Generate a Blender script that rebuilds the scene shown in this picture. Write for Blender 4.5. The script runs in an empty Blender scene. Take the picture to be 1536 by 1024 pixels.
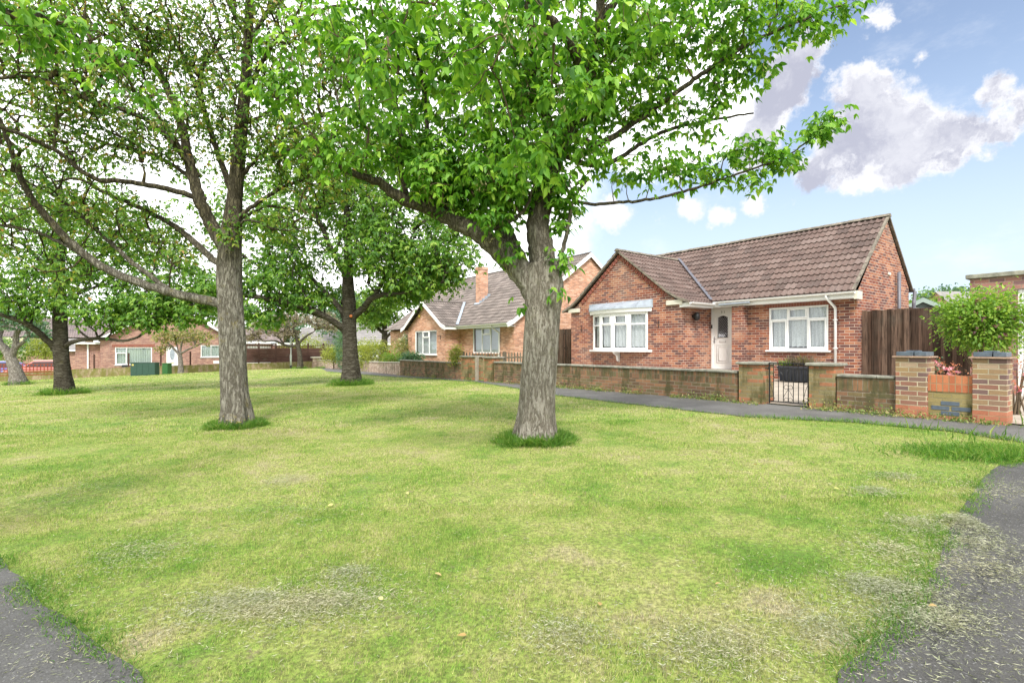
import bpy, math, random
import numpy as np
from mathutils import Vector, Matrix
random.seed(7)
RNG = np.random.default_rng(7)
R = math.radians
C = bpy.context.scene.collection
SC = bpy.context.scene

# ------------------------------------------------------------ camera
FPX, HX, HY, CZ = 760.0, 768.0, 521.0, 1.25
cam = bpy.data.cameras.new("camera")
camo = bpy.data.objects.new("camera", cam); C.objects.link(camo)
camo.location = (0, 0, CZ); camo.rotation_euler = (R(90), 0, 0)
cam.sensor_width = 36; cam.lens = 36 * FPX / 1536
cam.shift_y = (HY - 512) / 1536
cam.clip_start = 0.05; cam.clip_end = 2000
SC.camera = camo
SC.view_settings.view_transform = 'Standard'
SC.view_settings.look = 'None'
SC.view_settings.exposure = 1.12
SC.view_settings.gamma = 1
SC.cycles.max_bounces = 6; SC.cycles.diffuse_bounces = 2; SC.cycles.glossy_bounces = 2; SC.cycles.transmission_bounces = 3; SC.cycles.transparent_max_bounces = 6

# ------------------------------------------------------------ light
SUN_EL, SUN_AZ = R(50), R(178)       # azimuth: clockwise from +Y
sl = bpy.data.lights.new("sun", 'SUN'); sl.energy = 2.3; sl.angle = R(12); sl.color = (1, .965, .91)
so = bpy.data.objects.new("sun", sl); C.objects.link(so)
sd = Vector((math.sin(SUN_AZ) * math.cos(SUN_EL), math.cos(SUN_AZ) * math.cos(SUN_EL), math.sin(SUN_EL)))
so.rotation_euler = sd.to_track_quat('Z', 'Y').to_euler()

class NT:
    """tiny node helper"""
    def __init__(s, tree): s.t = tree; s.n = tree.nodes; s.l = tree.links
    def new(s, typ, **kw):
        nd = s.n.new(typ)
        for k, v in kw.items():
            if k.startswith('i_'): nd.inputs[k[2:].replace('_', ' ')].default_value = v
            else: setattr(nd, k, v)
        return nd
    def ln(s, a, b): s.l.new(a, b)
    def val(s, x, sock):
        if hasattr(x, 'is_output') or isinstance(x, bpy.types.NodeSocket): s.l.new(x, sock)
        else: sock.default_value = x
    def math(s, op, a, b=0.0, c=None, clamp=False):
        nd = s.n.new('ShaderNodeMath'); nd.operation = op; nd.use_clamp = clamp
        s.val(a, nd.inputs[0]); s.val(b, nd.inputs[1])
        if c is not None: s.val(c, nd.inputs[2])
        return nd.outputs[0]
    def vmath(s, op, a, b):
        nd = s.n.new('ShaderNodeVectorMath'); nd.operation = op
        s.val(a, nd.inputs[0]); s.val(b, nd.inputs[1])
        return nd
    def noise(s, vec, scale, detail=3, rough=.55, out=0):
        nd = s.n.new('ShaderNodeTexNoise'); nd.inputs['Scale'].default_value = scale
        nd.inputs['Detail'].default_value = detail; nd.inputs['Roughness'].default_value = rough
        s.val(vec, nd.inputs['Vector']); return nd.outputs[out]
    def ramp(s, fac, stops, interp='LINEAR'):
        nd = s.n.new('ShaderNodeValToRGB'); cr = nd.color_ramp; cr.interpolation = interp
        while len(cr.elements) < len(stops): cr.elements.new(.5)
        for e, (p, c) in zip(cr.elements, stops):
            e.position = p
            e.color = (c[0], c[1], c[2], 1) if isinstance(c, (tuple, list)) else (c, c, c, 1)
        s.val(fac, nd.inputs[0]); return nd.outputs[0]
    def mix(s, fac, a, b, blend='MIX'):
        nd = s.n.new('ShaderNodeMix'); nd.data_type = 'RGBA'; nd.blend_type = blend
        s.val(fac, nd.inputs[0])
        for v, i in ((a, 6), (b, 7)):
            if isinstance(v, (tuple, list)): nd.inputs[i].default_value = (v[0], v[1], v[2], 1)
            else: s.val(v, nd.inputs[i])
        return nd.outputs[2]
    def maprange(s, v, a, b, c=0.0, d=1.0, smooth=True):
        nd = s.n.new('ShaderNodeMapRange')
        if smooth: nd.interpolation_type = 'SMOOTHSTEP'
        s.val(v, nd.inputs[0])
        for i, x in enumerate((a, b, c, d)): nd.inputs[i + 1].default_value = x
        return nd.outputs[0]

def pdir(x, y):
    return Vector(((x - HX) / FPX, 1, (HY - y) / FPX)).normalized()

def build_world():
    w = bpy.data.worlds.new("World"); SC.world = w; w.use_nodes = True
    T = NT(w.node_tree); T.n.clear()
    out = T.new('ShaderNodeOutputWorld'); bg = T.new('ShaderNodeBackground')
    T.ln(bg.outputs[0], out.inputs[0])
    tc = T.new('ShaderNodeTexCoord')
    v = tc.outputs['Generated']
    sky = T.new('ShaderNodeTexSky'); sky.sky_type = 'NISHITA'; sky.sun_disc = False
    sky.sun_elevation = SUN_EL; sky.sun_rotation = SUN_AZ; sky.air_density = 1.0; sky.dust_density = .8; sky.ozone_density = 2.0
    skyc = T.vmath('MULTIPLY', sky.outputs[0], (.1, .1, .1)).outputs[0]
    # thin veil of haze towards the horizon
    sep = T.new('ShaderNodeSeparateXYZ'); T.ln(v, sep.inputs[0])
    el = sep.outputs[2]
    hz = T.maprange(el, 0.0, .50, 1, 0)
    skyc = T.mix(T.math('MULTIPLY', hz, .85), skyc, (.38, .45, .525))
    skyc = T.mix(.12, skyc, (.5, .5, .5))
    # cumulus shapes
    n1 = T.noise(v, 7.0, 6, .62, 1)
    off = T.vmath('SUBTRACT', n1, (.5, .5, .5)).outputs[0]
    warp = T.vmath('ADD', T.vmath('MULTIPLY', off, (.085, .085, .07)).outputs[0], T.vmath('MULTIPLY', T.vmath('SUBTRACT', T.noise(v, 24, 6, .65, 1), (.5, .5, .5)).outputs[0], (.055, .055, .055)).outputs[0]).outputs[0]
    wv = T.vmath('ADD', v, warp).outputs[0]
    blobs = [(1300, 132, 38), (1262, 130, 20), (1318, 195, 66), (1290, 225, 58), (1400, 215, 52), (1450, 210, 38), (1350, 235, 50), (1300, 268, 28), (1225, 255, 30),
             (1180, 125, 44), (1145, 165, 48), (1215, 75, 34), (1212, 120, 26), (1130, 215, 40),
             (1488, 142, 30), (1508, 185, 34), (1536, 165, 34), (1495, 225, 16),
             (922, 325, 26), (1040, 310, 18), (1082, 322, 22), (1132, 306, 20), (990, 318, 10), (1195, 295, 9),
             (1330, 28, 18), (1306, 64, 9), (1376, 90, 9), (1312, 5, 14)]
    m = None; mb_ = None
    for (x, y, r) in blobs:
        d = pdir(x, y); ang = r / FPX * (d.y)
        dist = T.vmath('DISTANCE', wv, tuple(d)).outputs['Value']
        q = T.math('MULTIPLY', T.math('SUBTRACT', 1.0, T.math('DIVIDE', dist, ang * 1.15)), min(1.0, r / 45.0))
        m = q if m is None else T.math('SMOOTH_MAX', m, q, .06)
        if r >= 30: mb_ = q if mb_ is None else T.math('SMOOTH_MAX', mb_, q, .12)
    # large bright overcast bank over the left half and overhead
    bank = None
    for (x, y, rr) in [(520, 200, .46), (250, 200, .75), (900, 40, .24), (1000, 150, .14), (-700, 300, .85), (780, 250, .16)]:
        d = pdir(x, y)
        dist = T.vmath('DISTANCE', wv, tuple(d)).outputs['Value']
        q = T.math('MULTIPLY', T.math('SUBTRACT', 1.0, T.math('DIVIDE', dist, rr)), 2.0)
        bank = q if bank is None else T.math('MAXIMUM', bank, q)
    # bright broken cloud behind the viewer, unseen, added to raise the fill light
    back = T.maprange(sep.outputs[1], .35, -.15, 0, 1)
    bn = T.noise(v, 2.2, 5, .6)
    bq = T.math('MULTIPLY', T.math('SUBTRACT', bn, .40), back)
    bank = T.math('MAXIMUM', bank, T.math('MULTIPLY', bq, 6.0))
    wisp = T.math('MULTIPLY', T.maprange(T.noise(T.vmath('MULTIPLY', v, (1, 1, 2.2)).outputs[0], 5, 6, .65), .56, .8, 0, .35), 1)
    cov = T.maprange(T.math('ADD', m, T.math('MULTIPLY', T.math('SUBTRACT', T.noise(v, 26, 6, .7), .5), .35)), .0, .26, 0, .96)
    cn = T.noise(wv, 9, 7, .66); cn2 = T.noise(T.vmath('ADD', wv, (0, 0, .035)).outputs[0], 9, 7, .66)
    relief = T.math('SUBTRACT', cn, cn2)                       # sun side of the billows against their undersides
    shade = T.maprange(T.math('ADD', mb_, T.math('MULTIPLY', relief, 2.2)), .02, .48, 0, 1)
    shade = T.math('MULTIPLY', shade, T.maprange(cn, .36, .60, .45, 1.0))
    cc = T.mix(shade, (.50, .50, .52), (.265, .27, .325))
    col = T.mix(wisp, skyc, (.55, .56, .58))
    col = T.mix(cov, col, cc)
    col = T.mix(T.maprange(bank, 0, .35), col, (1.0, 1.0, 1.0))
    T.ln(col, bg.inputs[0]); bg.inputs[1].default_value = 1.0
build_world()

# ------------------------------------------------------------ ground shape and pixel helpers
U = np.array([-568.0, 760.0]); U /= np.linalg.norm(U)        # along the front walls, away from the viewer
Wd = np.array([U[1], -U[0]])                                  # into the gardens
W0 = np.array([(1145 - HX) / FPX * 10.0, 10.0])               # corner of the gate pier
def sw(X, Y):
    dx, dy = X - W0[0], Y - W0[1]
    return dx * U[0] + dy * U[1], dx * Wd[0] + dy * Wd[1]
def smin(a, lo, hi): return np.clip(a, lo, hi)
def G(X, Y):
    s, w = sw(np.asarray(X, float), np.asarray(Y, float))
    s = np.clip(s, -6, 62); wn = np.clip(w, -38, 0)
    g = .125 - .0055 * s - .0003 * s * s + .025 * wn
    return g
def GG(X, Y):   # raised gardens
    s, w = sw(X, Y)
    return float(G(X, Y)) + .05 * max(0, min(w - .15, 4.9))
def P(x, y, D): return Vector(((x - HX) / FPX * D, D, CZ - (y - HY) / FPX * D))
def gp(x, y):
    k = (x - HX) / FPX; m = (y - HY) / FPX; D = 5.0
    for _ in range(200):
        g = float(G(k * D, D)); Dn = (CZ - g) / max(m, 1e-4); D += (Dn - D) * .3
    return Vector((k * D, D, float(G(k * D, D))))
def hit(x, O, d):
    k = (x - HX) / FPX; t = (k * O[1] - O[0]) / (d[0] - k * d[1]); return t
def wl(s, w=0.0): p = W0 + U * s + Wd * w; return p

# ------------------------------------------------------------ mesh builder
class MB:
    def __init__(s): s.v = []; s.f = []; s.r = []; s.M = None; s.s = []; s.rnd = 0.0; s.sm = False
    def add(s, vs, fs, rnd=None):
        b = len(s.v)
        for p in vs:
            p = Vector(p)
            if s.M is not None: p = s.M @ p
            s.v.append((p.x, p.y, p.z))
        for f in fs:
            s.f.append([b + i for i in f]); s.r.append(s.rnd if rnd is None else rnd); s.s.append(s.sm)
    def box(s, x0, x1, y0, y1, z0, z1, rnd=None):
        s.add([(x0, y0, z0), (x1, y0, z0), (x1, y1, z0), (x0, y1, z0), (x0, y0, z1), (x1, y0, z1), (x1, y1, z1), (x0, y1, z1)],
              [(0, 3, 2, 1), (4, 5, 6, 7), (0, 1, 5, 4), (1, 2, 6, 5), (2, 3, 7, 6), (3, 0, 4, 7)], rnd)
    def bbox(s, x0, x1, y0, y1, z0, z1, b=.006, rnd=None):
        """box with chamfered top and vertical edges"""
        prof = [(b, z0), (0, z0 + b), (0, z1 - b), (b, z1)]
        vs = []
        for i, (ins, z) in enumerate(prof):
            a0, a1, c0, c1 = x0 + ins, x1 - ins, y0 + ins, y1 - ins
            vs += [(a0 + b, c0, z), (a1 - b, c0, z), (a1, c0 + b, z), (a1, c1 - b, z), (a1 - b, c1, z), (a0 + b, c1, z), (a0, c1 - b, z), (a0, c0 + b, z)]
        fs = [tuple(range(7, -1, -1)), tuple(range(24, 32))]
        for k in range(3):
            for i in range(8):
                j = (i + 1) % 8; fs.append((k * 8 + i, k * 8 + j, k * 8 + 8 + j, k * 8 + 8 + i))
        s.add(vs, fs, rnd)
    def poly(s, pts, rnd=None): s.add(pts, [tuple(range(len(pts)))], rnd)
    def prism(s, pts, off, rnd=None):
        """extrude polygon pts by vector off (closed)"""
        n = len(pts); off = Vector(off)
        s.add([Vector(p) for p in pts] + [Vector(p) + off for p in pts],
              [tuple(range(n - 1, -1, -1)), tuple(range(n, 2 * n))] + [(i, (i + 1) % n, n + (i + 1) % n, n + i) for i in range(n)], rnd)
    def tube(s, pts, rad, n=8, cap=True, rnd=None):
        pts = [Vector(p) for p in pts]
        if not hasattr(rad, '__len__'): rad = [rad] * len(pts)
        vs = []; ref = Vector((0, 0, 1))
        t0 = (pts[1] - pts[0]).normalized()
        if abs(t0.z) > .9: ref = Vector((1, 0, 0))
        a = t0.cross(ref).normalized()
        for i, p in enumerate(pts):
            t = (pts[min(i + 1, len(pts) - 1)] - pts[max(i - 1, 0)]).normalized()
            a = (a - t * a.dot(t)).normalized(); b = t.cross(a)
            for k in range(n):
                an = 2 * math.pi * k / n
                vs.append(p + (a * math.cos(an) + b * math.sin(an)) * rad[i])
        fs = []
        for i in range(len(pts) - 1):
            for k in range(n):
                j = (k + 1) % n; fs.append((i * n + k, i * n + j, (i + 1) * n + j, (i + 1) * n + k))
        if cap: fs += [tuple(range(n - 1, -1, -1)), tuple(range((len(pts) - 1) * n, len(pts) * n))]
        s.add(vs, fs, rnd)
    def build(s, name, mat, parent=None, loc=None, rz=None):
        me = bpy.data.meshes.new(name); me.from_pydata(s.v, [], s.f); me.update()
        me.polygons.foreach_set('use_smooth', s.s)
        at = me.attributes.new('rnd', 'FLOAT', 'FACE'); at.data.foreach_set('value', np.array(s.r, 'f'))
        if mat: me.materials.append(mat)
        o = bpy.data.objects.new(name, me); C.objects.link(o)
        if parent: o.parent = parent
        if loc is not None: o.location = loc
        if rz is not None: o.rotation_euler = (0, 0, rz)
        return o

def tag(o, label=None, cat=None, group=None, kind=None):
    if label: o['label'] = label
    if cat: o['category'] = cat
    if group: o['group'] = group
    if kind: o['kind'] = kind
    return o
def thing(name, label, cat, loc=(0, 0, 0), rz=0, group=None):
    o = bpy.data.objects.new(name, None); C.objects.link(o); o.empty_display_size = .2
    o.location = loc; o.rotation_euler = (0, 0, rz)
    return tag(o, label, cat, group)
def children(o): return [c for c in bpy.data.objects if c.parent == o]
def copy_tree(o, parent=None):
    c = o.copy(); C.objects.link(c); c.parent = parent
    for ch in children(o): copy_tree(ch, c)
    return c
def mesh_np(name, V, F, mat, parent=None, rnd=None, smooth=False):
    """fast mesh from numpy arrays; F is (n,k)"""
    me = bpy.data.meshes.new(name); n, k = F.shape
    me.vertices.add(len(V)); me.vertices.foreach_set('co', V.astype('f').ravel())
    me.loops.add(n * k); me.loops.foreach_set('vertex_index', F.astype('i').ravel())
    me.polygons.add(n); me.polygons.foreach_set('loop_start', np.arange(0, n * k, k, dtype='i'))
    if smooth: me.polygons.foreach_set('use_smooth', np.ones(n, bool))
    if rnd is not None:
        at = me.attributes.new('rnd', 'FLOAT', 'FACE'); at.data.foreach_set('value', rnd.astype('f'))
    me.update(calc_edges=True)
    if mat: me.materials.append(mat)
    o = bpy.data.objects.new(name, me); C.objects.link(o)
    if parent: o.parent = parent
    return o

# ------------------------------------------------------------ materials
def mat(name):
    m = bpy.data.materials.new(name); m.use_nodes = True
    T = NT(m.node_tree); b = m.node_tree.nodes['Principled BSDF']
    return m, T, b
def bump(T, b, h, dist=.01, strength=1.0):
    bp = T.new('ShaderNodeBump'); bp.inputs['Distance'].default_value = dist; bp.inputs['Strength'].default_value = strength
    T.ln(h, bp.inputs['Height']); T.ln(bp.outputs[0], b.inputs['Normal'])
def plain(name, col, rough=.5, var=.12, scale=6, metal=0, spec=.5, bumpd=0):
    m, T, b = mat(name)
    tc = T.new('ShaderNodeTexCoord')
    n = T.noise(tc.outputs['Object'], scale, 5, .6)
    f = T.maprange(n, .3, .7, 1 - var, 1 + var, False)
    c = T.vmath('MULTIPLY', col + (0,) if False else tuple(col), (1, 1, 1))
    mx = T.vmath('SCALE', tuple(col), (0, 0, 0)); T.ln(f, mx.inputs['Scale'])
    T.ln(mx.outputs[0], b.inputs['Base Color'])
    b.inputs['Roughness'].default_value = rough; b.inputs['Metallic'].default_value = metal
    b.inputs['Specular IOR Level'].default_value = spec
    if bumpd: bump(T, b, T.noise(tc.outputs['Object'], scale * 8, 4), bumpd)
    return m
def brick_mat(name, pal, mortar, soldier=False, moss=0.0, mosscol=(.10, .10, .035), stain=.25, bw=.225, bh=.075, wob=0.0, offset=.5, pale=0.0, mossh=None):
    m, T, b = mat(name)
    tc = T.new('ShaderNodeTexCoord'); ob = tc.outputs['Object']
    sep = T.new('ShaderNodeSeparateXYZ'); T.ln(ob, sep.inputs[0])
    u = T.math('ADD', T.math('ADD', sep.outputs[0], sep.outputs[1]), 50.0)
    v = T.math('ADD', sep.outputs[2], 10.0)
    cb = T.new('ShaderNodeCombineXYZ')
    if soldier: T.ln(u, cb.inputs[1]); T.ln(v, cb.inputs[0])
    else: T.ln(u, cb.inputs[0]); T.ln(v, cb.inputs[1])
    uv = T.vmath('ADD', cb.outputs[0], T.vmath('MULTIPLY', T.vmath('SUBTRACT', T.noise(ob, 9, 2, .5, 1), (.5, .5, .5)).outputs[0], (.008 + wob,) * 3).outputs[0]).outputs[0]
    bt = T.new('ShaderNodeTexBrick'); T.ln(uv, bt.inputs['Vector'])
    bt.inputs['Scale'].default_value = 1; bt.inputs['Brick Width'].default_value = bw; bt.inputs['Row Height'].default_value = bh
    bt.inputs['Mortar Size'].default_value = .0068; bt.inputs['Mortar Smooth'].default_value = .25; bt.inputs['Bias'].default_value = 0
    bt.inputs['Color1'].default_value = (0, 0, 0, 1); bt.inputs['Color2'].default_value = (1, 1, 1, 1); bt.inputs['Mortar'].default_value = (.5, .5, .5, 1)
    bt.offset = 0 if soldier else offset
    col = T.ramp(bt.outputs['Color'], pal, 'CONSTANT' if len(pal) > 3 else 'LINEAR')
    # wear inside the brick faces
    nz = T.noise(ob, 42, 4, .65); col = T.mix(T.maprange(nz, .35, .75, 0, .5), col, T.vmath('MULTIPLY', col, (1.45, 1.4, 1.35)).outputs[0])
    big = T.noise(ob, 1.1, 5, .6)
    col = T.mix(T.maprange(big, .42, .7, 0, stain), col, (.05, .035, .03))
    if pale: col = T.mix(T.math('MULTIPLY', T.maprange(T.noise(ob, .7, 4, .6), .46, .66), pale), col, (.42, .30, .23))
    mo = T.mix(T.maprange(T.noise(ob, 3, 4), .35, .7), mortar, tuple(c * .6 for c in mortar))
    col = T.mix(bt.outputs['Fac'], col, mo)
    if moss:
        mz = T.noise(T.vmath('MULTIPLY', ob, (1.0, 1.0, .45)).outputs[0], 3.2, 6, .68)
        fac = T.maprange(mz, .62 - moss * .35, .74 - moss * .25, 0, .85)
        if mossh is not None:
            fac = T.math('MULTIPLY', fac, T.maprange(T.math('ADD', sep.outputs[2], T.math('MULTIPLY', mz, .2)), mossh[0], mossh[1], mossh[2], mossh[3]))
        mc = T.mix(T.noise(ob, 11, 3), mosscol, tuple(c * .35 for c in mosscol))
        col = T.mix(fac, col, mc)
    T.ln(col, b.inputs['Base Color']); b.inputs['Roughness'].default_value = .88
    b.inputs['Specular IOR Level'].default_value = .25
    h = T.math('ADD', T.math('MULTIPLY', bt.outputs['Fac'], -1.0), T.math('MULTIPLY', nz, .45))
    bump(T, b, h, .006, .9)
    return m
# palettes : value per brick chosen in steps
PAL_MAIN = [(0, (.13, .058, .052)), (.18, (.18, .068, .052)), (.34, (.235, .072, .042)), (.44, (.285, .098, .055)), (.54, (.34, .135, .075)), (.64, (.205, .068, .048)), (.74, (.29, .105, .065)), (.84, (.38, .17, .10))]
PAL_ORANGE = [(0, (.40, .20, .13)), (.25, (.52, .26, .16)), (.45, (.58, .32, .21)), (.65, (.46, .23, .15)), (.8, (.62, .37, .26))]
PAL_WALL = [(0, (.13, .085, .05)), (.2, (.22, .12, .07)), (.45, (.17, .13, .065)), (.7, (.28, .15, .08)), (.88, (.14, .12, .06))]
PAL_PIER = [(0, (.24, .12, .085)), (.22, (.27, .18, .10)), (.36, (.20, .125, .10)), (.48, (.31, .14, .09)), (.58, (.23, .15, .10)), (.68, (.29, .20, .10)), (.78, (.16, .10, .09)), (.88, (.34, .25, .17))]
PAL_FAR = [(0, (.24, .12, .10)), (.25, (.36, .19, .15)), (.55, (.30, .15, .12)), (.8, (.42, .24, .18))]
M = {}
M['brick'] = brick_mat('red multi brick', PAL_MAIN, (.60, .48, .39), pale=.22)
M['soldier'] = brick_mat('soldier brick', [(0, (.20, .05, .04)), (.4, (.28, .08, .05)), (.8, (.24, .07, .06))], (.42, .27, .20), soldier=True)
M['brick2'] = brick_mat('orange brick', PAL_ORANGE, (.66, .52, .42), stain=.06, pale=.15)
M['brickwall'] = brick_mat('mossy wall brick', PAL_WALL, (.30, .26, .19), moss=.38, mosscol=(.11, .105, .045), stain=.35, wob=.004)
M['wallsoldier'] = brick_mat('mossy wall top brick', PAL_WALL, (.24, .21, .15), soldier=True, moss=.55, mosscol=(.11, .105, .045), stain=.35, wob=.004)
M['brickpale'] = brick_mat('pale wall brick', [(0, (.36, .26, .20)), (.3, (.48, .36, .29)), (.6, (.40, .29, .22)), (.85, (.52, .42, .33))], (.42, .38, .29), moss=.3, stain=.2)
M['pierold'] = brick_mat('old gate pier brick', [(0, (.22, .17, .08)), (.25, (.33, .15, .08)), (.45, (.21, .18, .09)), (.65, (.40, .16, .08)), (.82, (.26, .20, .10))], (.30, .26, .16), moss=.45, stain=.2)
M['pier'] = brick_mat('buff pier brick', PAL_PIER, (.56, .49, .34), stain=.12, moss=.12)
M['pierbase'] = brick_mat('orange pier base brick', [(0, (.34, .13, .075)), (.5, (.40, .165, .10)), (.8, (.28, .10, .065))], (.42, .26, .15), stain=.1)
M['panelmid'] = brick_mat('olive panel brick', [(0, (.24, .20, .08)), (.4, (.30, .24, .11)), (.8, (.20, .17, .07))], (.32, .27, .14), stain=.15, moss=.2)
M['paneltop'] = brick_mat('orange soldier panel', [(0, (.42, .15, .07)), (.4, (.47, .18, .085)), (.8, (.38, .125, .06))], (.36, .26, .15), soldier=True, stain=.1)
M['brickfar'] = brick_mat('pink brown brick', PAL_FAR, (.46, .38, .32), stain=.15)
M['brickgarage'] = brick_mat('garage brick', [(0, (.20, .11, .11)), (.3, (.34, .17, .14)), (.6, (.26, .13, .12)), (.85, (.38, .21, .17))], (.44, .34, .27), stain=.2)
M['farwall'] = brick_mat('far low wall', [(0, (.30, .24, .15)), (.4, (.36, .28, .19)), (.8, (.30, .20, .14))], (.34, .30, .20), moss=.7, mosscol=(.24, .24, .05), soldier=True, stain=.2)
M['white'] = plain('white paint', (.80, .80, .79), .35, .05)
M['upvc'] = plain('white pvc', (.86, .86, .85), .25, .03)
M['cream'] = plain('cream soffit', (.62, .59, .50), .5, .12)
M['doorwhite'] = plain('door white', (.78, .77, .75), .3, .04)
M['lead'] = plain('lead sheet', (.30, .34, .39), .5, .25, 5)
M['slate'] = plain('blue engineering brick', (.085, .11, .14), .45, .25, 14)
M['slatej'] = plain('coping tile', (.33, .22, .15), .8, .3, 14)
M['coping'] = plain('mossy concrete coping', (.24, .235, .19), .9, .45, 7, bumpd=.006)
M['copingpale'] = plain('pale coping', (.46, .43, .34), .9, .25, 7, bumpd=.004)
M['black'] = plain('black iron', (.012, .012, .013), .45, .2)
M['darkgrey'] = plain('dark planter', (.02, .023, .03), .45, .2)
M['pipegrey'] = plain('grey pipe', (.13, .13, .15), .5, .2)
M['ridge'] = plain('mossy ridge tile', (.19, .165, .13), .9, .5, 9, bumpd=.01)
M['green_metal'] = plain('green cabinet paint', (.022, .062, .045), .5, .15)
M['green_metal2'] = plain('bright green paint', (.03, .12, .03), .5, .15)
M['dark'] = plain('dark room', (.02, .02, .022), .9, .1)
M['shed'] = plain('pale green shed timber', (.30, .38, .33), .7, .12)
M['felt'] = plain('grey shed felt', (.26, .31, .33), .9, .15)
M['concrete'] = plain('garden concrete', (.36, .31, .25), .9, .25, 3, bumpd=.004)
M['chrome'] = plain('grey metal', (.4, .4, .42), .3, .1, metal=.8)
M['amber'] = plain('alarm box yellow', (.70, .50, .12), .5, .05)
M['render'] = plain('beige render', (.42, .40, .35), .85, .1)
M['postgrey'] = plain('lamp post grey', (.60, .62, .62), .5, .1)
M['wall_timber'] = plain('weathered post', (.30, .26, .20), .85, .3, 9)
def wood_mat(name, c1, c2, c3, axis=2):
    m, T, b = mat(name)
    tc = T.new('ShaderNodeTexCoord'); ob = tc.outputs['Object']
    sc = [16, 16, 16]; sc[axis] = 1.2
    n = T.noise(T.vmath('MULTIPLY', ob, tuple(sc)).outputs[0], 2.0, 6, .7)
    at = T.new('ShaderNodeAttribute', attribute_name='rnd')
    base = T.ramp(at.outputs['Fac'], [(0, c1), (.5, c2), (1, c3)])
    col = T.mix(T.maprange(n, .35, .75), base, tuple(x * .35 for x in c1))
    gr = T.noise(ob, 1.6, 4, .6)
    col = T.mix(T.maprange(gr, .5, .8, 0, .35), col, (.16, .15, .12))
    T.ln(col, b.inputs['Base Color']); b.inputs['Roughness'].default_value = .85; b.inputs['Specular IOR Level'].default_value = .2
    bump(T, b, n, .004); return m
M['fence'] = wood_mat('brown fence boards', (.050, .032, .022), (.11, .065, .045), (.19, .125, .09))
M['panel'] = wood_mat('brown fence panel', (.085, .045, .036), (.11, .058, .045), (.13, .07, .055), axis=0)
M['picket'] = wood_mat('grey picket timber', (.14, .12, .09), (.20, .17, .12), (.28, .24, .18))
M['lattice'] = wood_mat('red trellis timber', (.26, .05, .03), (.32, .07, .04), (.36, .09, .05))

def tile_mat(name, stops, lichen=(.25, .24, .21), lf=.35):
    m, T, b = mat(name)
    tc = T.new('ShaderNodeTexCoord'); ob = tc.outputs['Object']
    at = T.new('ShaderNodeAttribute', attribute_name='rnd')
    col = T.ramp(at.outputs['Fac'], stops)
    n = T.noise(ob, 18, 5, .7); col = T.mix(T.maprange(n, .45, .75, 0, lf), col, lichen)
    n2 = T.noise(ob, .9, 4, .6); col = T.mix(T.maprange(n2, .45, .75, 0, .4), col, tuple(x * .7 for x in stops[0][1]))
    n3 = T.noise(ob, 60, 2, .5); col = T.mix(T.maprange(n3, .64, .72, 0, .4), col, (.42, .41, .36))
    T.ln(col, b.inputs['Base Color']); b.inputs['Roughness'].default_value = .85; b.inputs['Specular IOR Level'].default_value = .3
    bump(T, b, n, .003); return m
M['tile'] = tile_mat('brown concrete tile', [(0, (.095, .066, .058)), (.3, (.13, .085, .073)), (.7, (.155, .105, .09)), (1, (.18, .13, .115))])
M['tile2'] = tile_mat('grey brown tile', [(0, (.13, .11, .10)), (.5, (.18, .15, .135)), (1, (.25, .21, .19))])
M['tile3'] = tile_mat('far brown tile', [(0, (.16, .13, .13)), (1, (.24, .19, .18))])
M['tilegrey'] = tile_mat('distant grey tile', [(0, (.22, .21, .21)), (1, (.30, .28, .27))])

def glass_mat():
    m, T, b = mat('window glass'); T.n.remove(b)
    out = [n for n in T.n if n.type == 'OUTPUT_MATERIAL'][0]
    tr = T.new('ShaderNodeBsdfTransparent'); tr.inputs[0].default_value = (.93, .95, .95, 1)
    gl = T.new('ShaderNodeBsdfGlossy'); gl.inputs['Roughness'].default_value = .02; gl.inputs[0].default_value = (.9, .95, 1, 1)
    lw = T.new('ShaderNodeLayerWeight'); lw.inputs[0].default_value = .35
    mx = T.new('ShaderNodeMixShader'); T.ln(T.math('ADD', T.math('MULTIPLY', lw.outputs['Fresnel'], .55), .07), mx.inputs[0])
    T.ln(tr.outputs[0], mx.inputs[1]); T.ln(gl.outputs[0], mx.inputs[2]); T.ln(mx.outputs[0], out.inputs[0]); return m
M['glass'] = glass_mat()
def curtain_mat(name, col, pattern=.5, scale=26):
    m, T, b = mat(name)
    tc = T.new('ShaderNodeTexCoord'); ob = tc.outputs['Object']
    n = T.noise(ob, scale, 4, .7)
    c = T.mix(T.maprange(n, .48, .64, 0, pattern), col, tuple(x * .38 for x in col))
    T.ln(c, b.inputs['Base Color']); b.inputs['Roughness'].default_value = .9
    return m
M['lace'] = curtain_mat('lace curtain', (.74, .77, .77), .45, 34)
M['net'] = curtain_mat('plain net curtain', (.62, .70, .66), .2, 8)
M['shutter'] = curtain_mat('white slatted blind', (.80, .84, .86), .1, 5)

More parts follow.
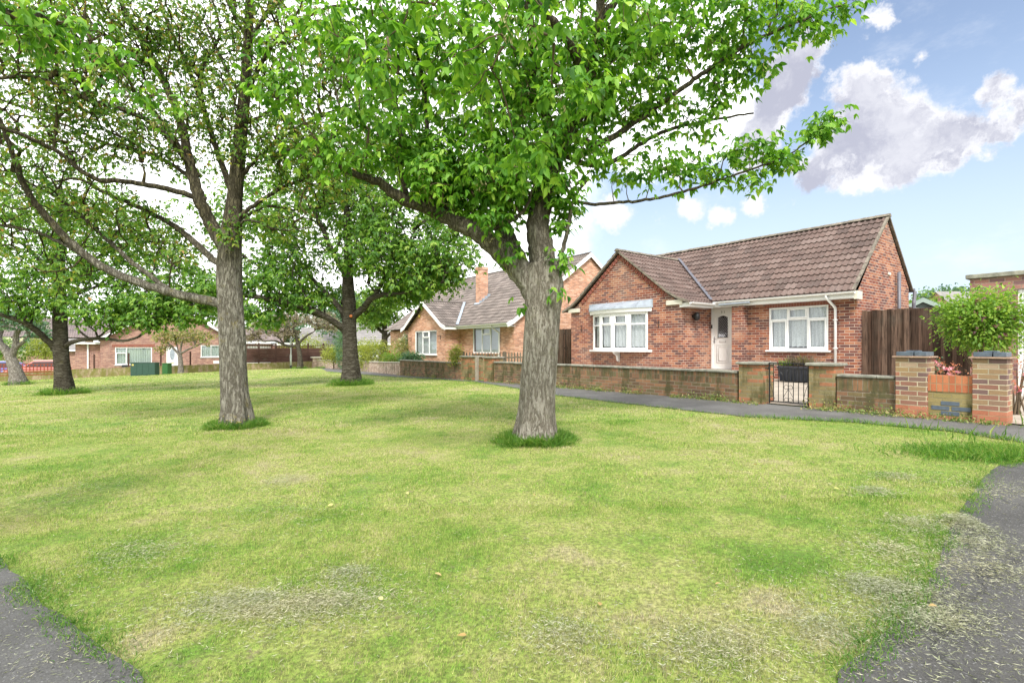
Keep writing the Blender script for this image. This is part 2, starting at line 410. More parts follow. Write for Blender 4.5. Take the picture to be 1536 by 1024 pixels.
def asphalt(name, base, spec_amt=.55, light=(.30, .30, .30), crack=True):
    m, T, b = mat(name)
    g = T.new('ShaderNodeNewGeometry'); p = g.outputs['Position']
    n = T.noise(p, 120, 3, .7); big = T.noise(p, 1.3, 5, .65); mid = T.noise(p, 14, 5, .7)
    col = T.mix(T.maprange(big, .35, .7), base, tuple(x * 1.6 for x in base))
    col = T.mix(T.maprange(n, .40, .68, 0, .6), col, tuple(x * .4 for x in base))
    vo = T.new('ShaderNodeTexVoronoi'); vo.inputs['Scale'].default_value = 85; T.ln(p, vo.inputs['Vector'])
    hs = T.new('ShaderNodeSeparateColor'); T.ln(vo.outputs['Color'], hs.inputs[0])
    sp = T.math('MULTIPLY', T.maprange(hs.outputs[0], .80, .9), T.maprange(vo.outputs['Distance'], .42, .30))
    col = T.mix(T.math('MULTIPLY', sp, spec_amt), col, light)
    col = T.mix(T.maprange(mid, .60, .72, 0, .45), col, tuple(x * 2.0 for x in base))
    if crack:
        vc = T.new('ShaderNodeTexVoronoi'); vc.feature = 'DISTANCE_TO_EDGE'; vc.inputs['Scale'].default_value = .55
        T.ln(T.vmath('ADD', p, T.vmath('MULTIPLY', T.noise(p, 2.5, 4, .7, 1), (.5, .5, .5)).outputs[0]).outputs[0], vc.inputs['Vector'])
        col = T.mix(T.maprange(vc.outputs['Distance'],   .008, .003, 0, .45), col, (.015, .015, .013))
    T.ln(col, b.inputs['Base Color']); b.inputs['Roughness'].default_value = .85; b.inputs['Specular IOR Level'].default_value = .3
    bump(T, b, T.math('ADD', n, T.math('MULTIPLY', hs.outputs[0], .4)), .004); return m
M['asphalt'] = asphalt('dark driveway asphalt', (.078, .076, .072))
M['path'] = asphalt('footpath asphalt', (.115, .112, .106), .3, crack=False)
M['pave'] = asphalt('pavement asphalt', (.09, .089, .086), .4)

def lawn_nodes(T):
    """returns colour of the lawn at a world position: fresh green, yellow green and straw patches"""
    g = T.new('ShaderNodeNewGeometry'); p = g.outputs['Position']
    fl = T.vmath('MULTIPLY', p, (1, 1, .15)).outputs[0]
    a = T.noise(fl, .45, 6, .62); c = T.noise(T.vmath('ADD', fl, (13, 5, 0)).outputs[0], 1.7, 6, .68)
    d = T.noise(T.vmath('ADD', fl, (31, 9, 0)).outputs[0], 5.5, 4, .65)
    mixv = T.math('ADD', T.math('MULTIPLY', a, .42), T.math('ADD', T.math('MULTIPLY', c, .36), T.math('MULTIPLY', d, .22)))
    for (x, y, r, dv) in [(1180, 845, .55, -.13), (720, 800, .55, -.07), (285, 985, .30, -.12), (1165, 900, .20, .16), (620, 672, 1.1, .07), (1340, 706, .8, -.08), (1262, 950, .35, .10), (330, 905, .5, .06),
                          (900, 930, .5, .06), (60, 700, .9, -.08), (1000, 690, 1.2, .04), (230, 960, .25, .14), (550, 860, .6, -.05)]:
        c_ = gp(x, y); dd_ = T.vmath('DISTANCE', T.vmath('ADD', T.vmath('MULTIPLY', p, (1, 1, 0)).outputs[0], T.vmath('MULTIPLY', T.vmath('SUBTRACT', T.noise(fl, 2.5, 3, .6, 1), (.5, .5, .5)).outputs[0], (.9 * r, .9 * r, 0)).outputs[0]).outputs[0], (c_.x, c_.y, 0)).outputs['Value']
        mixv = T.math('ADD', mixv, T.maprange(dd_, r * .1, r * 1.15, dv * .6, 0))
    return p, fl, mixv, d
def grass_mat(name, blade=True):
    m, T, b = mat(name)
    p, fl, mv, d = lawn_nodes(T)
    if blade:
        at = T.new('ShaderNodeAttribute', attribute_name='rnd')
        mv = T.math('ADD', mv, T.math('MULTIPLY', T.math('SUBTRACT', at.outputs['Fac'], .5), .26))
    col = T.ramp(mv, [(.33, (.11, .26, .03)), (.42, (.21, .37, .055)), (.485, (.34, .44, .095)), (.54, (.45, .485, .15)), (.595, (.53, .49, .245)), (.67, (.57, .50, .34))])
    if blade:
        fr = T.math('FRACT', T.math('MULTIPLY', at.outputs['Fac'], 13.0)); sc_ = T.vmath('SCALE', col, (0, 0, 0)); T.ln(T.math('ADD', T.math('MULTIPLY', fr, .75), .58), sc_.inputs['Scale']); col = sc_.outputs[0]
    if not blade:
        col = T.mix(T.maprange(T.noise(p, 38, 5, .7), .38, .62, .1, .75), col, (.10, .105, .04))
        col = T.mix(T.maprange(T.noise(fl, 9, 5, .7), .56, .70, 0, .7), col, (.27, .22, .14))
        bump(T, b, T.noise(p, 55, 5, .75), .03, .8)
    T.ln(col, b.inputs['Base Color']); b.inputs['Roughness'].default_value = .8; b.inputs['Specular IOR Level'].default_value = .2
    if blade:
        out = [n for n in T.n if n.type == 'OUTPUT_MATERIAL'][0]
        tl = T.new('ShaderNodeBsdfTranslucent'); T.ln(col, tl.inputs[0])
        ms = T.new('ShaderNodeMixShader'); ms.inputs[0].default_value = .35
        T.ln(b.outputs[0], ms.inputs[1]); T.ln(tl.outputs[0], ms.inputs[2]); T.ln(ms.outputs[0], out.inputs[0])
    return m
M['lawn'] = grass_mat('lawn turf', False)
M['blade'] = grass_mat('grass blades', True)
def rnd_leaf(name, stops, trans=.45, rough=.5, spec=.35):
    m, T, b = mat(name)
    at = T.new('ShaderNodeAttribute', attribute_name='rnd')
    col = T.ramp(at.outputs['Fac'], stops)
    g = T.new('ShaderNodeNewGeometry')
    cl = T.noise(g.outputs['Position'], 1.4, 4, .6)
    col = T.mix(T.maprange(cl, .35, .7, 0, .45), col, T.vmath('MULTIPLY', col, (1.5, 1.3, 1.2)).outputs[0])
    T.ln(col, b.inputs['Base Color']); b.inputs['Roughness'].default_value = rough; b.inputs['Specular IOR Level'].default_value = spec
    out = [n for n in T.n if n.type == 'OUTPUT_MATERIAL'][0]
    tl = T.new('ShaderNodeBsdfTranslucent'); T.ln(T.vmath('MULTIPLY', col, (1.5, 1.5, .8)).outputs[0], tl.inputs[0])
    ms = T.new('ShaderNodeMixShader'); ms.inputs[0].default_value = trans
    T.ln(b.outputs[0], ms.inputs[1]); T.ln(tl.outputs[0], ms.inputs[2]); T.ln(ms.outputs[0], out.inputs[0])
    return m
M['leafA'] = rnd_leaf('box elder leaf', [(0, (.035, .125, .015)), (.3, (.08, .22, .022)), (.65, (.17, .36, .038)), (1, (.36, .54, .085))])
M['leafB'] = rnd_leaf('lichened maple leaf', [(0, (.04, .115, .018)), (.4, (.10, .22, .035)), (.7, (.20, .31, .055)), (.92, (.36, .34, .08)), (1, (.38, .24, .10))])
M['leafC'] = rnd_leaf('dark cherry leaf', [(0, (.04, .115, .02)), (.4, (.09, .21, .03)), (.75, (.18, .33, .045)), (1, (.30, .42, .08))], .42)
M['leafD'] = rnd_leaf('pale green leaf', [(0, (.08, .17, .03)), (.5, (.15, .28, .05)), (1, (.28, .38, .08))])
M['leafE'] = rnd_leaf('orange green leaf', [(0, (.12, .17, .05)), (.5, (.22, .25, .09)), (1, (.42, .30, .15))])
M['leafF'] = rnd_leaf('dusky blossom leaf', [(0, (.14, .13, .10)), (.5, (.24, .21, .17)), (.8, (.32, .27, .24)), (1, (.28, .36, .08))])
M['leafG'] = rnd_leaf('blue green leaf', [(0, (.05, .12, .07)), (.6, (.10, .20, .12)), (1, (.20, .30, .18))])
M['leafH'] = rnd_leaf('bush leaf', [(0, (.07, .17, .03)), (.5, (.17, .32, .05)), (1, (.38, .50, .11))])
M['yleaf'] = rnd_leaf('yellow shrub leaf', [(0, (.14, .19, .04)), (.5, (.26, .32, .065)), (1, (.42, .44, .12))])
M['tuft'] = rnd_leaf('long grass', [(0, (.06, .17, .025)), (.5, (.12, .28, .04)), (.85, (.24, .38, .07)), (1, (.40, .42, .18))], .35)
M['weed'] = rnd_leaf('weed leaf', [(0, (.07, .14, .03)), (.5, (.16, .24, .06)), (.85, (.32, .33, .12)), (1, (.42, .36, .20))], .3)
M['clip'] = rnd_leaf('dry clippings', [(0, (.26, .29, .17)), (.5, (.42, .45, .30)), (1, (.58, .58, .45))], .2)
M['petal_pink'] = rnd_leaf('pink petals', [(0, (.48, .12, .20)), (.5, (.60, .26, .36)), (1, (.75, .50, .52))], .3)
M['petal_mauve'] = rnd_leaf('mauve petals', [(0, (.22, .07, .16)), (.6, (.42, .20, .32)), (1, (.62, .42, .48))], .3)
M['petal_white'] = rnd_leaf('cream petals', [(0, (.60, .60, .50)), (1, (.80, .80, .72))], .3)
M['petal_yellow'] = rnd_leaf('yellow petals', [(0, (.70, .52, .03)), (1, (.85, .70, .05))], .2)
M['redleaf'] = rnd_leaf('red rose shoots', [(0, (.20, .13, .05)), (.5, (.40, .13, .07)), (1, (.55, .28, .16))], .3)
M['samara'] = rnd_leaf('hanging seed keys', [(0, (.20, .19, .07)), (.5, (.33, .31, .14)), (1, (.46, .42, .25))], .3)

def bark_mat(name, c_dark, c_mid, c_light, lichen, lf, furrow=1.0, horiz=False, darkz=None):
    m, T, b = mat(name)
    g = T.new('ShaderNodeNewGeometry'); p = g.outputs['Position']
    sc = (1, 1, .19) if not horiz else (.25, .25, 1.6)
    pv = T.vmath('MULTIPLY', p, sc).outputs[0]
    wv = T.vmath('ADD', pv, T.vmath('MULTIPLY', T.noise(p, 5, 3, .6, 1), (.05, .05, .02)).outputs[0]).outputs[0]
    r1 = T.math('ABSOLUTE', T.math('SUBTRACT', T.noise(wv, 17, 5, .6), .5)); r2 = T.math('ABSOLUTE', T.math('SUBTRACT', T.noise(T.vmath('ADD', wv, (3, 1, 5)).outputs[0], 38, 4, .65), .5))
    fine = T.noise(wv, 90, 4, .75)
    ridge = T.math('ADD', T.math('ADD', T.maprange(r1, 0, .13, 0, .42), T.maprange(r2, 0, .15, 0, .28)), T.math('MULTIPLY', fine, .42))
    col = T.ramp(ridge, [(.28, c_dark), (.52, c_mid), (.92, c_light)])
    l1 = T.noise(p, 4.5, 6, .7); col = T.mix(T.maprange(l1, .56, .70, 0, lf), col, lichen)
    l2 = T.noise(T.vmath('ADD', p, (7, 3, 1)).outputs[0], 2.2, 5, .65); col = T.mix(T.maprange(l2, .52, .72, 0, .45), col, c_dark)
    if darkz:
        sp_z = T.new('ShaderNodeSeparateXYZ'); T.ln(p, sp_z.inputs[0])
        mf = T.maprange(T.math('ADD', sp_z.outputs[2], T.math('MULTIPLY', T.noise(p, 3.0, 5, .65), 1.6)), darkz[0] + .8, darkz[1] + .8, 0, darkz[2])
        col = T.mix(mf, col, T.mix(T.maprange(ridge, .4, .8), (.045, .037, .02), (.15, .125, .06)))  # bark mixed towards dark olive with height
    T.ln(col, b.inputs['Base Color']); b.inputs['Roughness'].default_value = .95; b.inputs['Specular IOR Level'].default_value = .15
    bump(T, b, ridge, .045 * furrow); return m
M['barkA'] = bark_mat('grey furrowed bark', (.19, .165, .13), (.37, .335, .28), (.50, .46, .40), (.24, .24, .10), .25, darkz=(1.9, 3.2, .8))
M['barkB'] = bark_mat('lichened bark', (.13, .115, .09), (.28, .26, .215), (.42, .395, .335), (.30, .25, .07), .6, darkz=(2.0, 3.6, .85))
M['barkC'] = bark_mat('dark cherry bark', (.05, .042, .03), (.12, .105, .08), (.21, .195, .155), (.14, .125, .06), .5, horiz=True)
M['barkD'] = bark_mat('pale ornamental bark', (.14, .12, .10), (.30, .27, .24), (.42, .39, .35), (.28, .28, .18), .4)
M['twigA'] = plain('twig', (.12, .085, .05), .9, .3, 5)
M['twigB'] = bark_mat('lichened twig', (.05, .042, .02), (.11, .09, .045), (.19, .16, .075), (.24, .20, .055), .8)

# ============================================================ GROUND
def sheet(name, xs, ys, m, dz=0.0, fn=G):
    X, Y = np.meshgrid(xs, ys); Z = fn(X, Y) + dz
    V = np.c_[X.ravel(), Y.ravel(), Z.ravel()]; nx, ny = len(xs), len(ys)
    i = np.arange(nx * ny).reshape(ny, nx)
    F = np.stack([i[:-1, :-1], i[:-1, 1:], i[1:, 1:], i[1:, :-1]], -1).reshape(-1, 4)
    return mesh_np(name, V, F, m, smooth=True)
def axis(lo, hi, step, far):
    a = list(np.arange(lo, hi + .01, step)); x = hi; d = step
    while x < far: d *= 1.5; x += d; a.append(x)
    x = lo; d = step
    while x > -far: d *= 1.5; x -= d; a.insert(0, x)
    return np.array(a)
gnd = sheet('ground', axis(-60, 30, .75, 900), axis(-12, 75, .75, 900), M['lawn'])
tag(gnd, kind='structure')
def flat_poly(name, pts, m, dz, fn=G, step=.35, rough=.0):
    """surface following the ground inside polygon pts, with a slightly irregular edge"""
    me = MB(); P2 = []
    n = len(pts)
    for i in range(n):
        a = np.array(pts[i][:2], float); b = np.array(pts[(i + 1) % n][:2], float); L = np.linalg.norm(b - a); k = max(1, int(L / step))
        for j in range(k):
            q = a + (b - a) * j / k
            if rough: q = q + rough * np.array([math.sin(q[0] * 7 + q[1] * 3) + .6 * math.sin(q[1] * 17 + 2) + .5 * math.sin(q[0] * 31), math.cos(q[0] * 5 - q[1] * 8) + .6 * math.sin(q[0] * 19 + 1)])
            P2.append(q)
    import bmesh
    bm = bmesh.new(); vs = [bm.verts.new((q[0], q[1], 0)) for q in P2]
    f = bm.faces.new(vs); f.normal_update()
    if f.normal.z < 0: f.normal_flip()
    bmesh.ops.triangulate(bm, faces=[f])
    bmesh.ops.subdivide_edges(bm, edges=[e for e in bm.edges if e.calc_length() > 3], cuts=3, use_grid_fill=True)
    for v in bm.verts: v.co.z = float(fn(v.co.x, v.co.y)) + dz
    mesh = bpy.data.meshes.new(name); bm.to_mesh(mesh); bm.free(); mesh.materials.append(m)
    o = bpy.data.objects.new(name, mesh); C.objects.link(o); return o

PATH_PX = [(1536, 664), (1434, 648), (1285, 634), (1119, 626), (1006, 613), (840, 594), (780, 584), (712, 573), (640, 568), (580, 565), (530, 561), (490, 557.5)]
path_edge = [gp(*q) for q in PATH_PX]
e0 = path_edge[0]; ext = e0 + (e0 - path_edge[1]).normalized() * 6
pw = [wl(-9, .05)] + [wl(s, .05) for s in (-4, 0, 6, 10, 16.5)]
far_corner = np.array([-19.3, 50.0])
inner = [tuple(q) for q in pw] + [tuple(far_corner + np.array([.3, 0]))]
path_poly = [tuple(ext[:2])] + [tuple(q[:2]) for q in path_edge] + inner[::-1]
tag(flat_poly('footpath', path_poly, M['path'], .012, rough=.02), kind='structure')
RIGHT_PX = [(1536, 694), (1500, 698), (1478, 712), (1455, 745), (1430, 790), (1405, 850), (1380, 905), (1320, 955), (1255, 1010)]
re = [gp(*q) for q in RIGHT_PX]
right_poly = [(11.5, 6.0), (8.5, 5.6), (e0.x + .9, e0.y - .55)] + [tuple(q[:2]) for q in re] + [(.45, .9), (.6, -6), (14, -6)]
tag(flat_poly('driveway', right_poly, M['asphalt'], .010, rough=.007, step=.06), kind='structure')
LEFT_PX = [(0, 838), (30, 868), (60, 902), (120, 945), (165, 980), (215, 1022)]
le = [gp(*q) for q in LEFT_PX]
left_poly = [(-9, 4.3), (-4.6, 3.6)] + [tuple(q[:2]) for q in le] + [(-.8, .9), (-.6, -6), (-14, -6)]
tag(flat_poly('pavement', left_poly, M['pave'], .010, rough=.007, step=.06), kind='structure')

def inside(poly, X, Y):
    c = np.zeros(X.shape, bool); n = len(poly)
    for i in range(n):
        x0, y0 = poly[i][0], poly[i][1]; x1, y1 = poly[(i + 1) % n][0], poly[(i + 1) % n][1]
        if y0 == y1: continue
        t = ((y0 > Y) != (y1 > Y)) & (X < (x1 - x0) * (Y - y0) / (y1 - y0) + x0); c ^= t
    return c

# garden ground behind the walls (paving in front of the main house, soil elsewhere)
def gg_fn(X, Y):
    X = np.asarray(X, float); Y = np.asarray(Y, float)
    s, w = sw(X, Y); return G(X, Y) + .05 * np.clip(w - .15, 0, 4.9)
gpoly = [tuple(wl(-8, .15)), tuple(wl(9.4, .15)), tuple(wl(9.4, 12)), tuple(wl(-8, 12))]
tag(flat_poly('garden_paving', gpoly, M['concrete'], .02, gg_fn), kind='structure')
gpoly2 = [tuple(wl(9.6, .15)), tuple(wl(16.5, .15)), (-18.8, 50), (5, 60), tuple(wl(9.6, 14))]
tag(flat_poly('garden_ground', gpoly2, M['lawn'], .02, gg_fn), kind='structure')

# ============================================================ TREES
def resample(pts, rad, step):
    pts = [np.array(p, float) for p in pts]; n = len(pts)
    out = []; ro = []
    for i in range(n - 1):
        p0 = pts[max(i - 1, 0)]; p1 = pts[i]; p2 = pts[i + 1]; p3 = pts[min(i + 2, n - 1)]
        L = np.linalg.norm(p2 - p1); k = max(1, int(L / step))
        for j in range(k):
            t = j / k
            out.append(.5 * ((2 * p1) + (-p0 + p2) * t + (2 * p0 - 5 * p1 + 4 * p2 - p3) * t * t + (-p0 + 3 * p1 - 3 * p2 + p3) * t ** 3))
            ro.append(rad[i] * (1 - t) + rad[i + 1] * t)
    out.append(pts[-1]); ro.append(rad[-1])
    return np.array(out), np.array(ro)
def tube_np(pts, rad, n, Vl, Fl, base, lump=0.0, rng=None, flare=None):
    m = len(pts); t = np.gradient(pts, axis=0); t /= np.maximum(np.linalg.norm(t, axis=1), 1e-9)[:, None]
    a = np.cross(t[0], (0, 0, 1.0) if abs(t[0][2]) < .9 else (1.0, 0, 0)); a /= np.linalg.norm(a)
    A = np.zeros((m, 3))
    for i in range(m):
        a = a - t[i] * a.dot(t[i]); a /= max(np.linalg.norm(a), 1e-9); A[i] = a
    B = np.cross(t, A); an = np.arange(n) * 2 * np.pi / n
    rr = np.repeat(rad[:, None], n, 1)
    if lump:
        if n > 30:
            gz_ = m // 6 + 3; gr_ = rng.normal(0, 1, (gz_, n)); gr_ = (gr_ + .5 * np.roll(gr_, 1, 1) ); zi = np.arange(m) / 6.0; k0 = zi.astype(int); ft = (zi - k0)[:, None]
            rr = rr * (1 + np.clip((gr_[k0] * (1 - ft) + gr_[k0 + 1] * ft), -2, 2) * .014)
        ph = rng.uniform(0, 6.28, 8); z = np.arange(m)[:, None] * .12
        rr = rr * (1 + lump * (.5 * np.sin(3 * an + ph[0] + z * .7) + .35 * np.sin(5 * an + ph[1] - z) + .35 * np.sin(2 * an + ph[2] + z * 1.9)) + rng.normal(0, lump * .18, rr.shape))
        if flare:
            f = np.exp(-np.arange(m) / flare)[:, None]
            rr = rr * (1 + f * (.32 + .30 * np.sin(5 * an + ph[3]) + .14 * np.sin(8 * an + ph[4])))
    V = pts[:, None, :] + (A[:, None, :] * np.cos(an)[None, :, None] + B[:, None, :] * np.sin(an)[None, :, None]) * rr[..., None]
    i = np.arange(m * n).reshape(m, n); j = np.roll(i, -1, 1)
    F = np.stack([i[:-1], j[:-1], j[1:], i[1:]], -1).reshape(-1, 4) + base
    Vl.append(V.reshape(-1, 3)); Fl.append(F)
    return base + m * n
def leaf_mesh(name, P0, D, N, L, Wf, mt, parent, rnd, droop=.25, detail=False):
    """folded five-vertex leaves; P0 base, D direction, N up-ish normal"""
    n = len(P0); D = D / np.linalg.norm(D, axis=1)[:, None]
    S = np.cross(D, N); S /= np.maximum(np.linalg.norm(S, axis=1), 1e-6)[:, None]; Nn = np.cross(S, D)
    L = L[:, None]; Wd_ = L * Wf
    if detail:
        def q(a, w_, z_): return P0 + D * L * a + S * Wd_ * w_ + Nn * L * (z_ - droop * a * a)
        V = np.stack([q(0, 0, 0), q(.30, .47, .05), q(.66, .34, .04), q(1.0, 0, 0), q(.66, -.34, .04), q(.30, -.47, .05), q(.33, 0, -.015), q(.68, 0, -.01)], 1).reshape(-1, 3)
        b = np.arange(n)[:, None] * 8
        F = np.concatenate([b + list(t) for t in ((0, 6, 1), (1, 6, 7), (1, 7, 2), (2, 7, 3), (0, 5, 6), (5, 7, 6), (5, 4, 7), (4, 3, 7))], 1).reshape(-1, 3)
        return mesh_np(name, V, F, mt, parent, np.repeat(rnd, 8))
    mid = P0 + D * L * .45 - Nn * L * .04
    l = P0 + D * L * .42 + S * Wd_ * .5 + Nn * L * .06; r = P0 + D * L * .42 - S * Wd_ * .5 + Nn * L * .06
    tip = P0 + D * L - Nn * L * droop
    V = np.stack([P0, l, mid, r, tip], 1).reshape(-1, 3)
    b = np.arange(n)[:, None] * 5
    F = np.concatenate([b + [0, 2, 1], b + [0, 3, 2], b + [1, 2, 4], b + [2, 3, 4]], 1).reshape(-1, 3)
    return mesh_np(name, V, F, mt, parent, np.repeat(rnd, 4))
def rand_unit(n, rng):
    v = rng.normal(size=(n, 3)); return v / np.linalg.norm(v, axis=1)[:, None]

def grow_tree(name, label, base, limbs, blobs, leaf, bark, twig, leafmat, seed, group=None, cat='tree', bf=.35, ring=18, leaf_n=9, spread=.32,
              twig_r=.0028, wig=.10, attach_min=1.2, leaflets=3, extra=None, keys=0, pow_=.45, trunk_step=.12, lumps=.07, density_along=.5, detail=False):
    """limbs: list of (points, radii), first is the trunk; blobs: (x,y,z,rx,ry,rz,n)"""
    rng = np.random.default_rng(seed)
    root = thing(name, label, cat, base, 0, group)
    Vl, Fl, b = [], [], 0
    npos, npl, nrad = [], [], []
    for k, (pts, rad) in enumerate(limbs):
        p, r = resample(pts, rad, trunk_step if k == 0 else trunk_step * 1.2)
        if k > 0: p[1:-1] += rng.normal(0, .012 + .15 * float(np.mean(r)), p[1:-1].shape) * .35
        big = max(r) > .06
        b = tube_np(p, r, ring if big else 8, Vl, Fl, b, lumps if big else .03, rng, 5 if k == 0 else None)
        for q, rr in zip(p, r):
            if q[2] > base[2] + attach_min: npos.append(q); npl.append(np.linalg.norm(q - np.array(base))); nrad.append(rr)
    tr = mesh_np('trunk', np.concatenate(Vl) - np.array(base), np.concatenate(Fl), bark, root, smooth=True)
    # attractors
    A = []
    for (x, y, z, rx, ry, rz, n) in blobs:
        u = rand_unit(n, rng) * (rng.uniform(0, 1, n) ** .4)[:, None]
        A.append(np.array([x, y, z]) + u * np.array([rx, ry, rz]))
    A = np.concatenate(A)
    base_nodes = np.array(npos)
    dist = np.array([np.min(np.linalg.norm(base_nodes - a, axis=1)) for a in A]); A = A[np.argsort(dist)]
    cap = len(npos) + len(A) * 14; POS = np.zeros((cap, 3)); PL = np.zeros(cap); n0 = len(npos)
    POS[:n0] = base_nodes; PL[:n0] = npl; cnt = n0
    own = -np.ones(cap, int); RAD0 = np.zeros(cap); RAD0[:n0] = nrad
    paths = []; par = []
    for a in A:
        d = np.linalg.norm(POS[:cnt] - a, axis=1); c = d + bf * PL[:cnt]; i = int(np.argmin(c)); s = POS[i]
        L = d[i]
        if L < .05: continue
        k = max(2, min(12, int(L / .18)))
        t = np.linspace(0, 1, k + 1)[1:, None]
        bend = rng.normal(0, wig, 3) * L; bend[2] += .10 * L
        q = s * (1 - t) + a * t + bend * (t * (1 - t)) * 1.6 + rng.normal(0, .016 + .02 * L / k, (k, 3)) * (t < 1)
        pid = len(paths); paths.append(np.vstack([s, q])); par.append(own[i])
        POS[cnt:cnt + k] = q; PL[cnt:cnt + k] = PL[i] + L * t[:, 0]; own[cnt:cnt + k] = pid; RAD0[cnt:cnt + k] = 0
        cnt += k
        paths[-1] = (paths[-1], RAD0[i] if own[i] < 0 else -1)
    num = np.ones(len(paths))
    for i in range(len(paths) - 1, -1, -1):
        if par[i] >= 0: num[par[i]] += num[i]
    Vl, Fl, b = [], [], 0
    for i, (p, r0) in enumerate(paths):
        ra = twig_r * (num[i] ** pow_) * 1.6
        if r0 > 0: ra = min(ra, r0 * .7)
        rb = twig_r if num[i] < 3 else twig_r * 1.8
        b = tube_np(p, np.linspace(ra, min(ra, rb), len(p)), 5 if num[i] > 12 else 3, Vl, Fl, b)
    mesh_np('branches', np.concatenate(Vl) - np.array(base), np.concatenate(Fl), twig, root, smooth=True)
    # leaves: compound clusters at every twig end and along twigs
    ends = np.array([p[-1] for p, _ in paths]); mids = np.array([p[len(p) // 2] for p, _ in paths])
    m_keep = rng.uniform(size=len(mids)) < density_along
    cen = np.concatenate([ends, mids[m_keep]])
    K = leaf_n
    cen = np.repeat(cen, K, 0)
    u = rand_unit(len(cen), rng) * (rng.uniform(.1, 1, len(cen)) ** .6)[:, None] * spread
    st = cen + u * np.array([1, 1, .75])
    hd = u.copy(); hd[:, 2] *= .3; hd /= np.maximum(np.linalg.norm(hd, axis=1), 1e-6)[:, None]
    crnd = np.clip(rng.normal(.5, .2, len(cen)), 0, 1)
    Ps, Ds, Ns, Ls, Rs = [], [], [], [], []
    for q in range(leaflets):
        ang = (q - (leaflets - 1) / 2) * 1.0
        ca, sa = math.cos(ang), math.sin(ang)
        d = np.stack([hd[:, 0] * ca - hd[:, 1] * sa, hd[:, 0] * sa + hd[:, 1] * ca, np.full(len(hd), 0.0)], 1)
        d[:, 2] = rng.uniform(-1.3, -.15, len(hd)); d += rng.normal(0, .22, d.shape)
        sz = leaf * rng.uniform(.45, 1.3, len(hd))
        Ps.append(st + hd * leaf * .25); Ds.append(d); Ls.append(sz); Rs.append(np.clip(crnd + rng.normal(0, .13, len(hd)), 0, 1))
        nn = rng.normal(0, .35, d.shape); nn[:, 2] += 1; nn += hd * .5; Ns.append(nn)
    Ps, Ds, Ns, Ls, Rs = map(np.concatenate, (Ps, Ds, Ns, Ls, Rs))
    leaf_mesh('foliage', Ps - np.array(base), Ds, Ns, Ls, .50, leafmat, root, Rs, .25, detail)
    if keys:
        c = ends[rng.choice(len(ends), keys)]; c = np.repeat(c, 26, 0); c = c + rng.normal(0, .035, c.shape) * [1, 1, 0]; c[:, 2] -= rng.uniform(0, .22, len(c))
        d = rng.normal(0, .35, c.shape); d[:, 2] = -1
        leaf_mesh('seed_keys', c - np.array(base), d, rand_unit(len(c), rng), rng.uniform(.02, .045, len(c)), .3, M['samara'], root, rng.uniform(size=len(c)))
    return root
def B(x, y, D, r, n, rz=None, ry=None):
    p = P(x, y, D); return (p.x, p.y, p.z, r, ry or r, rz or r * .75, n)
def LP(pts): return [tuple(P(*q)) for q in pts]

# --- the near tree on the right
bs = gp(803, 662); D1 = bs.y
def d1(x, y, dd=0.0): return tuple(P(x, y, D1 + dd))
limbs1 = [
    ([(bs.x, bs.y, bs.z - .12), d1(804, 640), d1(806, 600), d1(809, 540), d1(813, 480), d1(816, 430), d1(813, 395)], [.265, .245, .232, .232, .235, .255, .215]),
    ([d1(815, 500), d1(806, 450), d1(784, 410, .02), d1(757, 380, .04), d1(726, 355, .05), d1(688, 334, .05), d1(640, 312, 0), d1(600, 296, -.1), d1(560, 270, -.2), d1(500, 250, -.5), d1(430, 225, -.8)], [.13, .165, .165, .15, .13, .108, .09, .072, .05, .032, .016]),
    ([d1(790, 415, .05), d1(768, 375, .25), d1(752, 330, .45), d1(742, 270, .6), d1(735, 200, .7), d1(722, 110, .8), d1(700, 20, .7)], [.13, .135, .125, .10, .085, .06, .04]),
    ([d1(820, 420), d1(812, 370, .02), d1(808, 330, .05), d1(818, 280, .1), d1(836, 235, .1), d1(862, 180, .0), d1(885, 110, -.2), d1(900, 30, -.4), d1(905, -80, -.6)], [.19, .175, .155, .13, .11, .095, .08, .06, .04]),
    ([d1(838, 400, .0), d1(845, 372, -.02), d1(853, 335, -.03), d1(858, 305, -.05), d1(880, 270, -.05)], [.03, .03, .025, .02, .015]),
    ([d1(836, 235, .1), d1(812, 150, -.2), d1(800, 70, -.7), d1(790, -20, -1.2), d1(770, -140, -1.8)], [.08, .07, .055, .045, .03]),
    ([d1(830, 250, .1), d1(868, 302, .2), d1(935, 303, .3), d1(990, 296, .3), d1(1060, 277, .2), d1(1115, 258, .1), d1(1180, 234, 0), d1(1240, 190, -.1)], [.03, .024, .022, .02, .018, .014, .011, .006]),
    ([d1(850, 205, .0), d1(900, 215, .2), d1(960, 178, .3), d1(1030, 128, .2), d1(1100, 80, .1), d1(1180, 40, 0), d1(1270, 5, 0)], [.06, .045, .04, .032, .026, .018, .01]),
    ([d1(840, 230, .1), d1(905, 248, .5), d1(990, 200, .8), d1(1060, 182, .9), d1(1130, 170, .8)], [.045, .035, .028, .02, .012]),
    ([d1(690, 335, .05), d1(655, 285, .1), d1(640, 230, .2), d1(640, 150, .1), d1(620, 60, 0)], [.05, .045, .04, .03, .02]),
    ([d1(612, 300, -.08), d1(600, 250, -.1), d1(603, 200, -.2), d1(590, 140, -.3)], [.04, .03, .025, .015]),
    ([d1(720, 350, .05), d1(768, 330, -.1), d1(790, 310, -.2), d1(800, 280, -.3)], [.03, .03, .022, .015]),
    ([d1(880, 120, -.2), d1(850, 60, -1.2), d1(800, 0, -2.2), d1(740, -60, -3.0)], [.06, .05, .035, .02]),
    ([d1(900, 30, -.4), d1(980, -60, -.4), d1(1080, -120, -.5)], [.05, .035, .02]),
]
